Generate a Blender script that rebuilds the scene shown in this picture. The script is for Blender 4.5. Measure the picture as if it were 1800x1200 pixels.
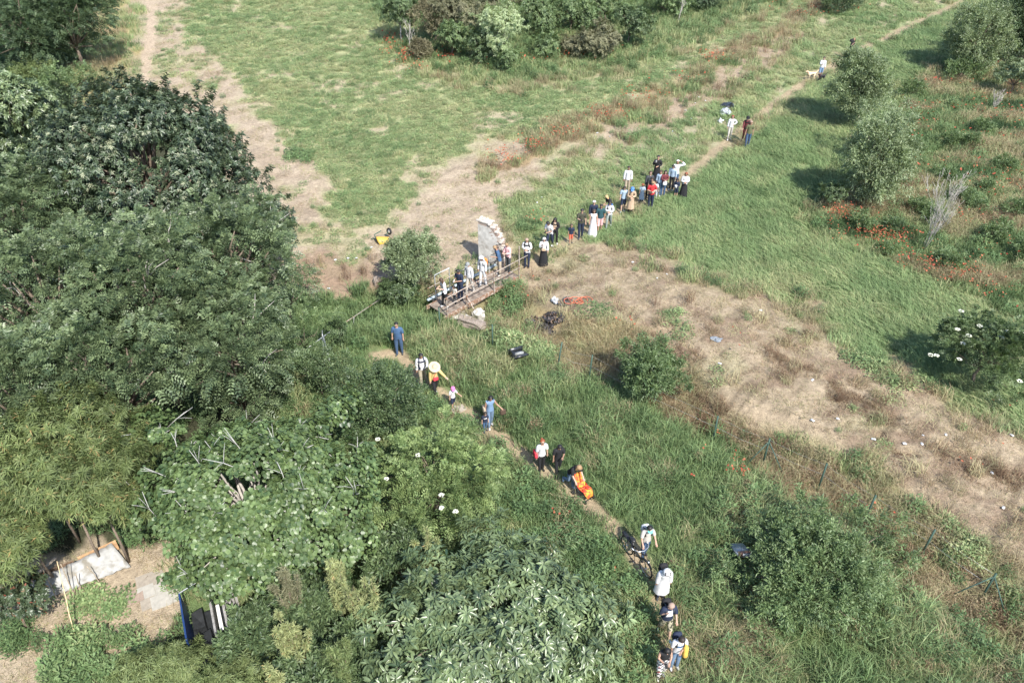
import bpy, bmesh, math, random
import numpy as np
from mathutils import Vector, Matrix, Euler

for o in list(bpy.data.objects):
    bpy.data.objects.remove(o)
SC = bpy.context.scene
COL = SC.collection
R = math.radians
rng = np.random.default_rng(7)
random.seed(7)

# ------------------------------------------------------------------ camera, sky, sun, exposure
CAM_H, PITCH, FPX, PW, PH = 22.0, R(38.0), 1400.0, 1800.0, 1200.0
cam = bpy.data.cameras.new('camera')
cam.sensor_width = 36.0
cam.lens = 36.0 * FPX / PW
cam.clip_start = 0.5
cam.clip_end = 3000
camo = bpy.data.objects.new('camera', cam)
COL.objects.link(camo)
camo.location = (0, 0, CAM_H)
camo.rotation_euler = (math.pi / 2 - PITCH, 0, 0)
SC.camera = camo

SUN_EL, SHADOW_LEFT = R(50), R(30)            # shadows fall away from the camera and to its left
sdir = Vector((-math.sin(SHADOW_LEFT) * math.cos(SUN_EL), math.cos(SHADOW_LEFT) * math.cos(SUN_EL), -math.sin(SUN_EL)))
sun = bpy.data.lights.new('sun', 'SUN')
sun.energy = 4.4
sun.angle = R(0.6)
sun.color = (1.0, 0.955, 0.88)
suno = bpy.data.objects.new('sun', sun)
COL.objects.link(suno)
suno.rotation_euler = sdir.to_track_quat('-Z', 'Y').to_euler()
suno.location = (30, -30, 60)

world = bpy.data.worlds.new('World')
SC.world = world
world.use_nodes = True
wn = world.node_tree.nodes
wl = world.node_tree.links
wn.clear()
sky = wn.new('ShaderNodeTexSky')
sky.sky_type = 'NISHITA'
sky.sun_disc = False
sky.sun_elevation = SUN_EL
tosun = -sdir
sky.sun_rotation = math.atan2(tosun.x, tosun.y)
bg = wn.new('ShaderNodeBackground')
bg.inputs['Strength'].default_value = 0.15
wo = wn.new('ShaderNodeOutputWorld')
wl.new(sky.outputs[0], bg.inputs['Color'])
wl.new(bg.outputs[0], wo.inputs['Surface'])

SC.view_settings.view_transform = 'Standard'
SC.view_settings.look = 'None'
SC.view_settings.gamma = 1.0
SC.view_settings.use_curve_mapping = False
SC.view_settings.exposure = 0.98
SC.render.engine = 'CYCLES'
SC.cycles.max_bounces = 6
SC.cycles.diffuse_bounces = 3
SC.cycles.glossy_bounces = 2
SC.cycles.transmission_bounces = 3

# ------------------------------------------------------------------ projection helpers
CP, SP = math.cos(PITCH), math.sin(PITCH)

def project(x, y, z):
    x = np.asarray(x, float); y = np.asarray(y, float); z = np.asarray(z, float)
    dz = z - CAM_H
    depth = np.maximum(y * CP - dz * SP, 0.5)
    up = y * SP + dz * CP
    return 900 + FPX * x / depth, 600 - FPX * up / depth

def unproj(px, py, z):
    u = (np.asarray(px, float) - 900) / FPX
    v = (np.asarray(py, float) - 600) / FPX
    dy = CP - v * SP
    dz = -SP - v * CP
    t = (z - CAM_H) / np.minimum(dz, -1e-3)
    return u * t, dy * t

def hash2(ix, iy, seed):
    n = (ix.astype(np.int64) * 374761393 + iy.astype(np.int64) * 668265263 + seed * 982451653) & 0xffffffff
    n = ((n ^ (n >> 13)) * 1274126177) & 0xffffffff
    return ((n ^ (n >> 16)) & 0xffff) / 65535.0

def vnoise(x, y, seed=0):
    x = np.asarray(x, float); y = np.asarray(y, float)
    ix = np.floor(x); iy = np.floor(y)
    fx = x - ix; fy = y - iy
    fx = fx * fx * (3 - 2 * fx); fy = fy * fy * (3 - 2 * fy)
    a = hash2(ix, iy, seed); b = hash2(ix + 1, iy, seed)
    c = hash2(ix, iy + 1, seed); d = hash2(ix + 1, iy + 1, seed)
    return (a * (1 - fx) + b * fx) * (1 - fy) + (c * (1 - fx) + d * fx) * fy

def fbm(x, y, seed=0, octv=4):
    s = 0; a = 0.5; t = 0
    for i in range(octv):
        s = s + a * vnoise(x * 2 ** i + 17.3 * i, y * 2 ** i - 9.1 * i, seed + i)
        t += a; a *= 0.5
    return s / t

def sstep(a, b, x):
    t = np.clip((x - a) / (b - a), 0, 1)
    return t * t * (3 - 2 * t)

def dist_poly(px, py, pts):
    d = np.full(px.shape, 1e9)
    for (x0, y0), (x1, y1) in zip(pts[:-1], pts[1:]):
        ex, ey = x1 - x0, y1 - y0
        t = np.clip(((px - x0) * ex + (py - y0) * ey) / (ex * ex + ey * ey + 1e-9), 0, 1)
        d = np.minimum(d, np.hypot(px - x0 - t * ex, py - y0 - t * ey))
    return d

def inside_sd(px, py, pts):
    """signed distance, positive inside"""
    ins = np.zeros(px.shape, bool)
    n = len(pts)
    for i in range(n):
        x0, y0 = pts[i]; x1, y1 = pts[(i + 1) % n]
        c = (y0 > py) != (y1 > py)
        ins ^= c & (px < (x1 - x0) * (py - y0) / ((y1 - y0) + 1e-12) + x0)
    d = dist_poly(px, py, list(pts) + [pts[0]])
    return np.where(ins, d, -d)

# ------------------------------------------------------------------ terrain
def wline(pts):
    return [tuple(float(q) for q in unproj(a, b, 0.0)) for a, b in pts]

DITCH = wline([(150, 640), (420, 590), (560, 560), (680, 545), (770, 528), (850, 522), (905, 545), (960, 590),
               (1050, 655), (1200, 720), (1290, 775), (1380, 830), (1480, 895), (1580, 965), (1680, 1040), (1850, 1150)])
SCARPS = [wline([(1455, 675), (1478, 700), (1520, 718), (1570, 745)]),
          wline([(1540, 780), (1570, 805), (1600, 812)]),
          wline([(1650, 795), (1690, 805), (1740, 822), (1800, 850)]),
          wline([(1080, 548), (1130, 590), (1180, 600), (1230, 640)]),
          wline([(1320, 600), (1380, 640), (1430, 660)])]

BRIDGE_END = wline([(900, 490)])[0]
BANKEDGE = wline([(905, 515), (930, 530), (1050, 575), (1130, 600), (1210, 650), (1250, 715), (1380, 755), (1480, 800), (1600, 865), (1700, 945), (1860, 1050)])
BANKPOLY = wline([(880, 480), (905, 515), (930, 530), (1050, 575), (1130, 600), (1210, 650), (1250, 715), (1380, 755), (1480, 800), (1600, 865), (1700, 945), (1860, 1050), (2100, 1000), (2100, 500), (1300, 300), (900, 380)])

def terrain(x, y):
    x = np.asarray(x, float); y = np.asarray(y, float)
    d = dist_poly(x, y, DITCH)
    z = -0.6 * (1 - sstep(0.3, 2.0, d))
    z = z + 0.22 * (fbm(x * 0.16, y * 0.16, 3, 3) - 0.5)
    z = z + 0.10 * (fbm(x * 0.9, y * 0.9, 11, 3) - 0.5)
    de = dist_poly(x, y, BANKEDGE)
    sd = np.where(inside_sd(x, y, BANKPOLY) > 0, de, -de)
    bx, by = BRIDGE_END
    z = z + 0.5 * sstep(-0.5, 0.7, sd) * (1 - sstep(2.0, 9.0, sd)) * sstep(1.2, 4.5, np.hypot(x - bx, y - by))
    for s in SCARPS:
        z = z - 0.30 * np.exp(-(dist_poly(x, y, s) / 0.16) ** 2)
    return z

def G(px, py, off=0.0):
    """ground point (plus off metres) seen at photograph pixel px, py"""
    z = 0.0
    for _ in range(5):
        x, y = unproj(px, py, z + off)
        z = float(terrain(np.array([x]), np.array([y]))[0])
    return Vector((float(x), float(y), z + off))

def GA(px, py):
    z = np.zeros(np.shape(px))
    for _ in range(4):
        x, y = unproj(px, py, z)
        z = terrain(x, y)
    return x, y, z

# ------------------------------------------------------------------ object helpers
def tag(o, label=None, cat=None, group=None, kind=None):
    if label: o['label'] = label
    if cat and not kind: o['kind'] = 'thing'
    if cat: o['category'] = cat
    if group: o['group'] = group
    if kind: o['kind'] = kind
    return o

def empty(name, loc=(0, 0, 0), rz=0.0, label=None, cat=None, group=None):
    o = bpy.data.objects.new(name, None)
    o.empty_display_size = 0.2
    COL.objects.link(o)
    o.location = loc
    o.rotation_euler = (0, 0, rz)
    return tag(o, label, cat, group)

def link(name, me, mat=None, parent=None, loc=None, rot=None, kind=None):
    o = bpy.data.objects.new(name, me)
    COL.objects.link(o)
    if mat is not None:
        mats = mat if isinstance(mat, (list, tuple)) else [mat]
        if len(me.materials) == 0:
            for m in mats: me.materials.append(m)
    if parent is not None: o.parent = parent
    if loc is not None: o.location = loc
    if rot is not None: o.rotation_euler = rot
    if kind: o['kind'] = kind
    return o

def mesh_np(name, V, F, tint=None, smooth=False, attr='tint'):
    """V (n,3), F (m,k) uniform polygons"""
    V = np.ascontiguousarray(V, np.float32); F = np.ascontiguousarray(F, np.int32)
    me = bpy.data.meshes.new(name)
    me.vertices.add(len(V)); me.vertices.foreach_set('co', V.ravel())
    m, k = F.shape
    me.loops.add(m * k); me.loops.foreach_set('vertex_index', F.ravel())
    me.polygons.add(m)
    me.polygons.foreach_set('loop_start', np.arange(0, m * k, k, dtype=np.int32))
    me.polygons.foreach_set('loop_total', np.full(m, k, np.int32))
    if tint is not None:
        a = me.attributes.new(attr, 'FLOAT', 'POINT')
        a.data.foreach_set('value', np.ascontiguousarray(tint, np.float32))
    me.update(calc_edges=True)
    if smooth: me.polygons.foreach_set('use_smooth', np.ones(m, bool))
    return me

class MB:
    """small mesh collector with mixed polygons"""
    def __init__(self): self.v = []; self.f = []; self.m = []
    def add(self, vs, fs, mi=0):
        b = len(self.v)
        self.v += [tuple(v) for v in vs]
        self.f += [tuple(b + i for i in f) for f in fs]
        self.m += [mi] * len(fs)
        return self
    def box(self, c, s, rot=None, mi=0, jit=0.0):
        c = Vector(c)
        vs = []
        for sz in (-1, 1):
            for sx, sy in ((-1, -1), (1, -1), (1, 1), (-1, 1)):
                p = Vector((sx * s[0] / 2, sy * s[1] / 2, sz * s[2] / 2))
                if jit: p += Vector((random.uniform(-jit, jit), random.uniform(-jit, jit), random.uniform(-jit, jit)))
                if rot is not None: p = rot @ p
                vs.append(c + p)
        return self.add(vs, [(3, 2, 1, 0), (4, 5, 6, 7), (0, 1, 5, 4), (1, 2, 6, 5), (2, 3, 7, 6), (3, 0, 4, 7)], mi)
    def tube(self, pts, rad, n=6, mi=0, cap=True):
        pts = [Vector(p) for p in pts]
        if not isinstance(rad, (list, tuple)): rad = [rad] * len(pts)
        vs = []; fs = []
        prev = None
        for i, p in enumerate(pts):
            t = (pts[min(i + 1, len(pts) - 1)] - pts[max(i - 1, 0)])
            if t.length < 1e-9: t = Vector((0, 0, 1))
            t.normalize()
            if prev is None:
                a = Vector((1, 0, 0)) if abs(t.x) < 0.8 else Vector((0, 1, 0))
                u = t.cross(a).normalized()
            else:
                u = (prev - t * prev.dot(t))
                u = u.normalized() if u.length > 1e-6 else t.orthogonal().normalized()
            prev = u
            w = t.cross(u)
            for k in range(n):
                a = 2 * math.pi * k / n
                vs.append(p + (u * math.cos(a) + w * math.sin(a)) * rad[i])
        for i in range(len(pts) - 1):
            for k in range(n):
                fs.append((i * n + k, i * n + (k + 1) % n, (i + 1) * n + (k + 1) % n, (i + 1) * n + k))
        if cap:
            fs.append(tuple(range(n - 1, -1, -1)))
            fs.append(tuple((len(pts) - 1) * n + k for k in range(n)))
        return self.add(vs, fs, mi)
    def ell(self, c, r, rot=None, nu=8, nv=6, mi=0, jit=0.0):
        c = Vector(c); vs = []; fs = []
        for j in range(nv + 1):
            ph = math.pi * j / nv
            for i in range(nu):
                a = 2 * math.pi * i / nu
                k = 1 + (random.uniform(-jit, jit) if jit else 0)
                p = Vector((r[0] * math.sin(ph) * math.cos(a) * k, r[1] * math.sin(ph) * math.sin(a) * k, r[2] * math.cos(ph) * k))
                if rot is not None: p = rot @ p
                vs.append(c + p)
        for j in range(nv):
            for i in range(nu):
                fs.append((j * nu + i, (j + 1) * nu + i, (j + 1) * nu + (i + 1) % nu, j * nu + (i + 1) % nu))
        return self.add(vs, fs, mi)
    def ring(self, c, Rm, r, axis='X', n=24, k=6, mi=0):
        """torus around axis"""
        pts = []
        c = Vector(c); vs = []; fs = []
        for i in range(n):
            a = 2 * math.pi * i / n
            for j in range(k):
                b = 2 * math.pi * j / k
                q = Rm + r * math.cos(b)
                p = (r * math.sin(b), q * math.cos(a), q * math.sin(a))
                if axis == 'Z': p = (q * math.cos(a), q * math.sin(a), r * math.sin(b))
                vs.append(c + Vector(p))
        for i in range(n):
            for j in range(k):
                fs.append((i * k + j, ((i + 1) % n) * k + j, ((i + 1) % n) * k + (j + 1) % k, i * k + (j + 1) % k))
        return self.add(vs, fs, mi)
    def mesh(self, name, smooth=True):
        me = bpy.data.meshes.new(name)
        me.from_pydata(self.v, [], self.f)
        if any(self.m): me.polygons.foreach_set('material_index', self.m)
        if smooth: me.polygons.foreach_set('use_smooth', [True] * len(self.f))
        me.update()
        return me
    def build(self, name, mat, parent=None, smooth=True, loc=None, rot=None, kind=None):
        return link(name, self.mesh(name, smooth), mat, parent, loc, rot, kind)

# ------------------------------------------------------------------ materials
MATS = {}

def base_mat(name):
    m = bpy.data.materials.new(name)
    m.use_nodes = True
    nt = m.node_tree
    nt.nodes.clear()
    out = nt.nodes.new('ShaderNodeOutputMaterial')
    return m, nt, out

def N(nt, t, **kw):
    n = nt.nodes.new(t)
    for k, v in kw.items(): setattr(n, k, v)
    return n

def mixrgb(nt, fac, a, b, blend='MIX'):
    n = N(nt, 'ShaderNodeMix', data_type='RGBA', blend_type=blend)
    for s, v in ((n.inputs[0], fac), (n.inputs[6], a), (n.inputs[7], b)):
        if hasattr(v, 'is_linked') or hasattr(v, 'links'): nt.links.new(v, s)
        elif isinstance(v, (tuple, list)): s.default_value = tuple(v) + (1,) * (4 - len(v))
        else: s.default_value = v
    return n.outputs[2]

def simple_mat(name, col, rough=0.7, var=0.18, scale=14.0, metal=0.0, bump=0.0, col2=None, spec=0.4, wear=None):
    if name in MATS: return MATS[name]
    m, nt, out = base_mat(name)
    b = N(nt, 'ShaderNodeBsdfPrincipled')
    tc = N(nt, 'ShaderNodeTexCoord')
    nz = N(nt, 'ShaderNodeTexNoise')
    nz.inputs['Scale'].default_value = scale
    nz.inputs['Detail'].default_value = 5
    nt.links.new(tc.outputs['Object'], nz.inputs['Vector'])
    dark = tuple(c * (1 - var) for c in col); lite = tuple(min(1, c * (1 + var)) for c in (col2 or col))
    rp = N(nt, 'ShaderNodeValToRGB')
    rp.color_ramp.elements[0].position = 0.3; rp.color_ramp.elements[1].position = 0.7
    rp.color_ramp.elements[0].color = dark + (1,); rp.color_ramp.elements[1].color = lite + (1,)
    nt.links.new(nz.outputs['Fac'], rp.inputs['Fac'])
    c = rp.outputs['Color']
    if wear:
        n2 = N(nt, 'ShaderNodeTexNoise'); n2.inputs['Scale'].default_value = scale * 0.45; n2.inputs['Detail'].default_value = 8
        nt.links.new(tc.outputs['Object'], n2.inputs['Vector'])
        r2 = N(nt, 'ShaderNodeValToRGB')
        r2.color_ramp.elements[0].position = 0.5; r2.color_ramp.elements[1].position = 0.62
        nt.links.new(n2.outputs['Fac'], r2.inputs['Fac'])
        c = mixrgb(nt, r2.outputs['Color'], c, wear)
    nt.links.new(c, b.inputs['Base Color'])
    b.inputs['Roughness'].default_value = rough
    b.inputs['Metallic'].default_value = metal
    b.inputs['Specular IOR Level'].default_value = spec
    if bump:
        bp = N(nt, 'ShaderNodeBump'); bp.inputs['Strength'].default_value = bump; bp.inputs['Distance'].default_value = 0.02
        nt.links.new(nz.outputs['Fac'], bp.inputs['Height']); nt.links.new(bp.outputs[0], b.inputs['Normal'])
    nt.links.new(b.outputs[0], out.inputs['Surface'])
    MATS[name] = m
    return m

def leaf_mat(name, c1, c2, trans=0.25, rough=0.5, spec=0.4, c3=None):
    if name in MATS: return MATS[name]
    m, nt, out = base_mat(name)
    at = N(nt, 'ShaderNodeAttribute'); at.attribute_name = 'tint'
    rp = N(nt, 'ShaderNodeValToRGB')
    rp.color_ramp.elements[0].color = tuple(c1) + (1,)
    rp.color_ramp.elements[1].color = tuple(c2) + (1,)
    if c3:
        rp.color_ramp.elements[1].position = 0.85
        e = rp.color_ramp.elements.new(0.93); e.color = tuple(c3) + (1,)
    nt.links.new(at.outputs['Fac'], rp.inputs['Fac'])
    tc = N(nt, 'ShaderNodeTexCoord')
    nz = N(nt, 'ShaderNodeTexNoise'); nz.inputs['Scale'].default_value = 0.9; nz.inputs['Detail'].default_value = 3
    nt.links.new(tc.outputs['Object'], nz.inputs['Vector'])
    mr = N(nt, 'ShaderNodeMapRange')
    mr.inputs['From Min'].default_value = 0.3; mr.inputs['From Max'].default_value = 0.7
    mr.inputs['To Min'].default_value = 0.72; mr.inputs['To Max'].default_value = 1.25
    nt.links.new(nz.outputs['Fac'], mr.inputs['Value'])
    c = mixrgb(nt, 1.0, rp.outputs['Color'], mr.outputs['Result'], 'MULTIPLY')
    b = N(nt, 'ShaderNodeBsdfPrincipled')
    nt.links.new(c, b.inputs['Base Color'])
    b.inputs['Roughness'].default_value = rough
    b.inputs['Specular IOR Level'].default_value = spec
    tr = N(nt, 'ShaderNodeBsdfTranslucent')
    c2_ = mixrgb(nt, 1.0, c, (1.25, 1.3, 0.6), 'MULTIPLY')
    nt.links.new(c2_, tr.inputs['Color'])
    mx = N(nt, 'ShaderNodeMixShader'); mx.inputs[0].default_value = trans
    nt.links.new(b.outputs[0], mx.inputs[1]); nt.links.new(tr.outputs[0], mx.inputs[2])
    nt.links.new(mx.outputs[0], out.inputs['Surface'])
    MATS[name] = m
    return m

def grass_mat(name):
    """one material for all grass: the instance's own 'tone' runs from lush green over yellow green and straw to brown"""
    m, nt, out = base_mat(name)
    at = N(nt, 'ShaderNodeAttribute'); at.attribute_type = 'INSTANCER'; at.attribute_name = 'tone'
    bl = N(nt, 'ShaderNodeAttribute'); bl.attribute_name = 'tint'
    ad = N(nt, 'ShaderNodeMath', operation='ADD')
    sc = N(nt, 'ShaderNodeMath', operation='MULTIPLY_ADD')
    sc.inputs[1].default_value = 0.22; sc.inputs[2].default_value = -0.11
    nt.links.new(bl.outputs['Fac'], sc.inputs[0])
    nt.links.new(at.outputs['Fac'], ad.inputs[0]); nt.links.new(sc.outputs[0], ad.inputs[1])
    rp = N(nt, 'ShaderNodeValToRGB')
    cr = rp.color_ramp
    stops = [(0.0, (0.058, 0.100, 0.042)), (0.22, (0.112, 0.184, 0.074)), (0.45, (0.208, 0.285, 0.122)), (0.62, (0.345, 0.355, 0.18)),
             (0.8, (0.40, 0.335, 0.205)), (0.91, (0.27, 0.188, 0.115)), (1.0, (0.16, 0.095, 0.06))]
    cr.elements[0].position, cr.elements[0].color = stops[0][0], stops[0][1] + (1,)
    cr.elements[1].position, cr.elements[1].color = stops[-1][0], stops[-1][1] + (1,)
    for p, c in stops[1:-1]:
        e = cr.elements.new(p); e.color = c + (1,)
    nt.links.new(ad.outputs[0], rp.inputs['Fac'])
    oi = N(nt, 'ShaderNodeObjectInfo')
    mr = N(nt, 'ShaderNodeMapRange'); mr.inputs['To Min'].default_value = 0.75; mr.inputs['To Max'].default_value = 1.25
    nt.links.new(oi.outputs['Random'], mr.inputs['Value'])
    c = mixrgb(nt, 1.0, rp.outputs['Color'], mr.outputs['Result'], 'MULTIPLY')
    b = N(nt, 'ShaderNodeBsdfPrincipled')
    nt.links.new(c, b.inputs['Base Color'])
    b.inputs['Roughness'].default_value = 0.55; b.inputs['Specular IOR Level'].default_value = 0.3
    tr = N(nt, 'ShaderNodeBsdfTranslucent'); nt.links.new(c, tr.inputs['Color'])
    mx = N(nt, 'ShaderNodeMixShader'); mx.inputs[0].default_value = 0.3
    nt.links.new(b.outputs[0], mx.inputs[1]); nt.links.new(tr.outputs[0], mx.inputs[2])
    nt.links.new(mx.outputs[0], out.inputs['Surface'])
    return m

# ------------------------------------------------------------------ zones of the ground (pixel outlines, laid on the terrain)
POLY = {
 'soil': [(235, -80), (700, -80), (700, 150), (850, 235), (960, 262), (1080, 225), (1120, 225), (1090, 255), (985, 300), (905, 350), (880, 400), (900, 455), (840, 480), (790, 500),
          (700, 500), (660, 515), (520, 522), (470, 540), (380, 320), (300, 220), (235, 180)],
 'clover': [(345, -80), (640, -80), (668, 60), (700, 112), (770, 146), (900, 160), (1080, 140), (1230, 75), (1390, 5), (1440, -30), (1420, 20), (1370, 60), (1240, 118),
            (1120, 168), (1040, 200), (930, 235), (860, 268), (730, 305), (705, 345), (700, 400), (610, 405), (575, 385), (560, 350), (600, 322), (545, 280),
            (485, 232), (430, 170), (385, 110), (325, 70), (330, 20)],
 'strip': [(985, 300), (1090, 255), (1130, 215), (1240, 150), (1370, 62), (1412, 48), (1400, 80), (1270, 165), (1170, 225), (1060, 270)],
 'brownsoil': [(500, 450), (560, 440), (640, 470), (690, 490), (660, 512), (560, 518), (490, 530)],
 'verge': [(150, -80), (262, -80), (255, 110), (245, 175), (140, 190), (80, 140), (165, 90)],
 'copse': [(640, -80), (1300, -80), (1390, 0), (1230, 72), (1080, 132), (900, 150), (770, 138), (705, 108), (665, 60)],
 'bank': [(900, 492), (935, 452), (1000, 432), (1090, 430), (1170, 470), (1240, 515), (1340, 520), (1430, 545), (1480, 600), (1580, 655), (1680, 712), (1880, 790),
          (1880, 1040), (1700, 945), (1600, 865), (1480, 800), (1380, 755), (1250, 715), (1210, 650), (1130, 600), (1050, 575), (1000, 548), (930, 530)],
 'straw': [(925, 575), (985, 545), (1090, 572), (1150, 610), (1120, 640), (1080, 665), (1000, 655), (940, 620)],
 'meadow': [(975, 435), (1100, 380), (1230, 300), (1420, 160), (1560, 80), (1700, 0), (1800, -80), (1950, -80), (1950, 100), (1620, 130), (1560, 200), (1400, 390),
            (1500, 430), (1600, 480), (1700, 520), (1880, 590), (1880, 800), (1680, 712), (1580, 655), (1480, 600), (1430, 545), (1250, 500), (1180, 460), (1090, 425)],
 'weeds': [(905, 440), (885, 390), (905, 345), (970, 305), (1110, 245), (1270, 180), (1400, 85), (1440, -20), (1500, -80), (1760, -80), (1690, 0), (1520, 90), (1330, 205), (1200, 305),
           (1080, 370), (980, 430)],
 'poppyfield': [(1400, 390), (1480, 300), (1560, 200), (1620, 140), (1700, 125), (1950, 60), (1950, 620), (1700, 525), (1600, 482), (1480, 425)],
 'lush': [(700, 560), (900, 580), (940, 620), (1080, 665), (1200, 700), (1290, 760), (1460, 870), (1660, 1015), (1900, 1140), (1900, 1400), (1150, 1400), (1165, 1100), (1110, 960),
          (930, 805), (800, 710), (715, 620)],
 'nearleft': [(560, 640), (690, 622), (735, 665), (800, 715), (930, 808), (1060, 905), (1150, 1030), (1160, 1400), (300, 1400), (330, 1000), (430, 700)],
 'ditchgrass': [(505, 522), (660, 512), (760, 525), (800, 570), (720, 600), (690, 618), (560, 640), (430, 640)],
 'garden': [(-150, 1000), (330, 950), (345, 1085), (250, 1125), (200, 1400), (-150, 1400)],
}
PATH_NEAR = [(655, 630), (700, 620), (735, 660), (800, 712), (870, 762), (930, 806), (1000, 856), (1060, 908), (1110, 962), (1150, 1025), (1168, 1100), (1172, 1160), (1165, 1230), (1160, 1400)]
PATH_FAR = [(925, 470), (960, 445), (1010, 418), (1080, 375), (1180, 325), (1240, 280), (1330, 205), (1420, 140), (1520, 85), (1690, 5), (1800, -60)]
PATH_FAR2 = [(1060, 395), (1200, 325), (1265, 272), (1355, 205), (1440, 148), (1530, 92)]
TRACK = [(262, -80), (266, 0), (266, 60), (258, 110), (252, 170)]
HEDGE = [(850, 300), (905, 285), (960, 258), (1040, 215), (1140, 172), (1260, 108), (1340, 70), (1400, 38), (1460, -10)]
BROWN = [(1160, 690), (1220, 715), (1290, 765), (1370, 815), (1460, 875), (1560, 945), (1660, 1020), (1720, 1090), (1850, 1160)]

def zones(px, py):
    """weights of each kind of ground at photograph pixels; later ones cover earlier ones"""
    px = np.asarray(px, float); py = np.asarray(py, float)
    sc = np.clip(0.4 + 0.6 * (py + 200) / 900, 0.25, 1.6)           # soft edges shrink with distance
    wx = px + sc * 62 * (fbm(px / (46 * sc), py / (30 * sc), 31, 4) - 0.5) * 2
    wy = py + sc * 34 * (fbm(px / (46 * sc), py / (30 * sc), 57, 4) - 0.5) * 2
    Z = {}
    def put(name, m):
        m = np.clip(m, 0, 1)
        for k in Z: Z[k] = Z[k] * (1 - m)
        Z[name] = Z.get(name, 0) + m
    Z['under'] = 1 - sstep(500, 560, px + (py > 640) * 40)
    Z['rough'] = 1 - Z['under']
    def pm(name, soft):
        return sstep(-soft, soft, inside_sd(wx, wy, POLY[name]) / sc)
    put('garden', pm('garden', 8))
    put('nearleft', pm('nearleft', 10))
    put('verge', pm('verge', 14))
    put('soil', pm('soil', 20))
    put('copse', pm('copse', 12))
    put('clover', pm('clover', 22))
    put('weeds', pm('weeds', 18))
    put('strip', pm('strip', 12))
    put('brownsoil', pm('brownsoil', 14) * .8)
    put('meadow', pm('meadow', 20))
    put('poppyfield', pm('poppyfield', 8))
    put('lush', pm('lush', 10))
    put('ditchgrass', pm('ditchgrass', 9))
    put('bank', pm('bank', 16))
    put('straw', pm('straw', 9))
    wpx = px + sc * 8 * (fbm(px / (14 * sc), py / (10 * sc), 77, 3) - 0.5) * 2
    put('hedge', 1 - sstep(9, 17, dist_poly(wpx, wy, HEDGE) / np.clip(sc, 0.5, 2)))
    put('brown', 1 - sstep(14, 32, dist_poly(wx, wy, BROWN) / sc))
    put('track', 1 - sstep(7, 13, dist_poly(wpx, py, TRACK)))
    put('path', (1 - sstep(6.0, 12.0, dist_poly(wpx, py, PATH_FAR) / np.clip(sc, 0.6, 2))) * 0.95)
    put('path', (1 - sstep(3.5, 7.5, dist_poly(wpx, py, PATH_FAR2) / np.clip(sc, 0.55, 2))) * 0.55)
    put('path', 1 - sstep(8, 15, dist_poly(wpx, py, PATH_NEAR) / np.clip(sc, 0.5, 2)))
    return Z

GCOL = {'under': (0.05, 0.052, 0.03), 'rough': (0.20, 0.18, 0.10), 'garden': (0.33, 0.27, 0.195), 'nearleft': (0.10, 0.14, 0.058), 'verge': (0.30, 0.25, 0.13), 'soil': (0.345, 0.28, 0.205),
        'copse': (0.20, 0.215, 0.105), 'clover': (0.285, 0.295, 0.155), 'weeds': (0.22, 0.25, 0.125), 'meadow': (0.16, 0.21, 0.09), 'poppyfield': (0.20, 0.20, 0.105),
        'lush': (0.10, 0.135, 0.058), 'ditchgrass': (0.10, 0.15, 0.055), 'bank': (0.305, 0.243, 0.168), 'straw': (0.33, 0.25, 0.14), 'hedge': (0.28, 0.21, 0.125),
        'brown': (0.20, 0.15, 0.095), 'strip': (0.30, 0.235, 0.17), 'brownsoil': (0.24, 0.165, 0.115), 'track': (0.37, 0.295, 0.215), 'path': (0.30, 0.235, 0.155)}

def patchy(x, y):
    """green growing back over the bare earth, 0..1, in world metres"""
    n = fbm(x * 0.35, y * 0.35, 5, 4)
    return sstep(0.56, 0.70, n)

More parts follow.
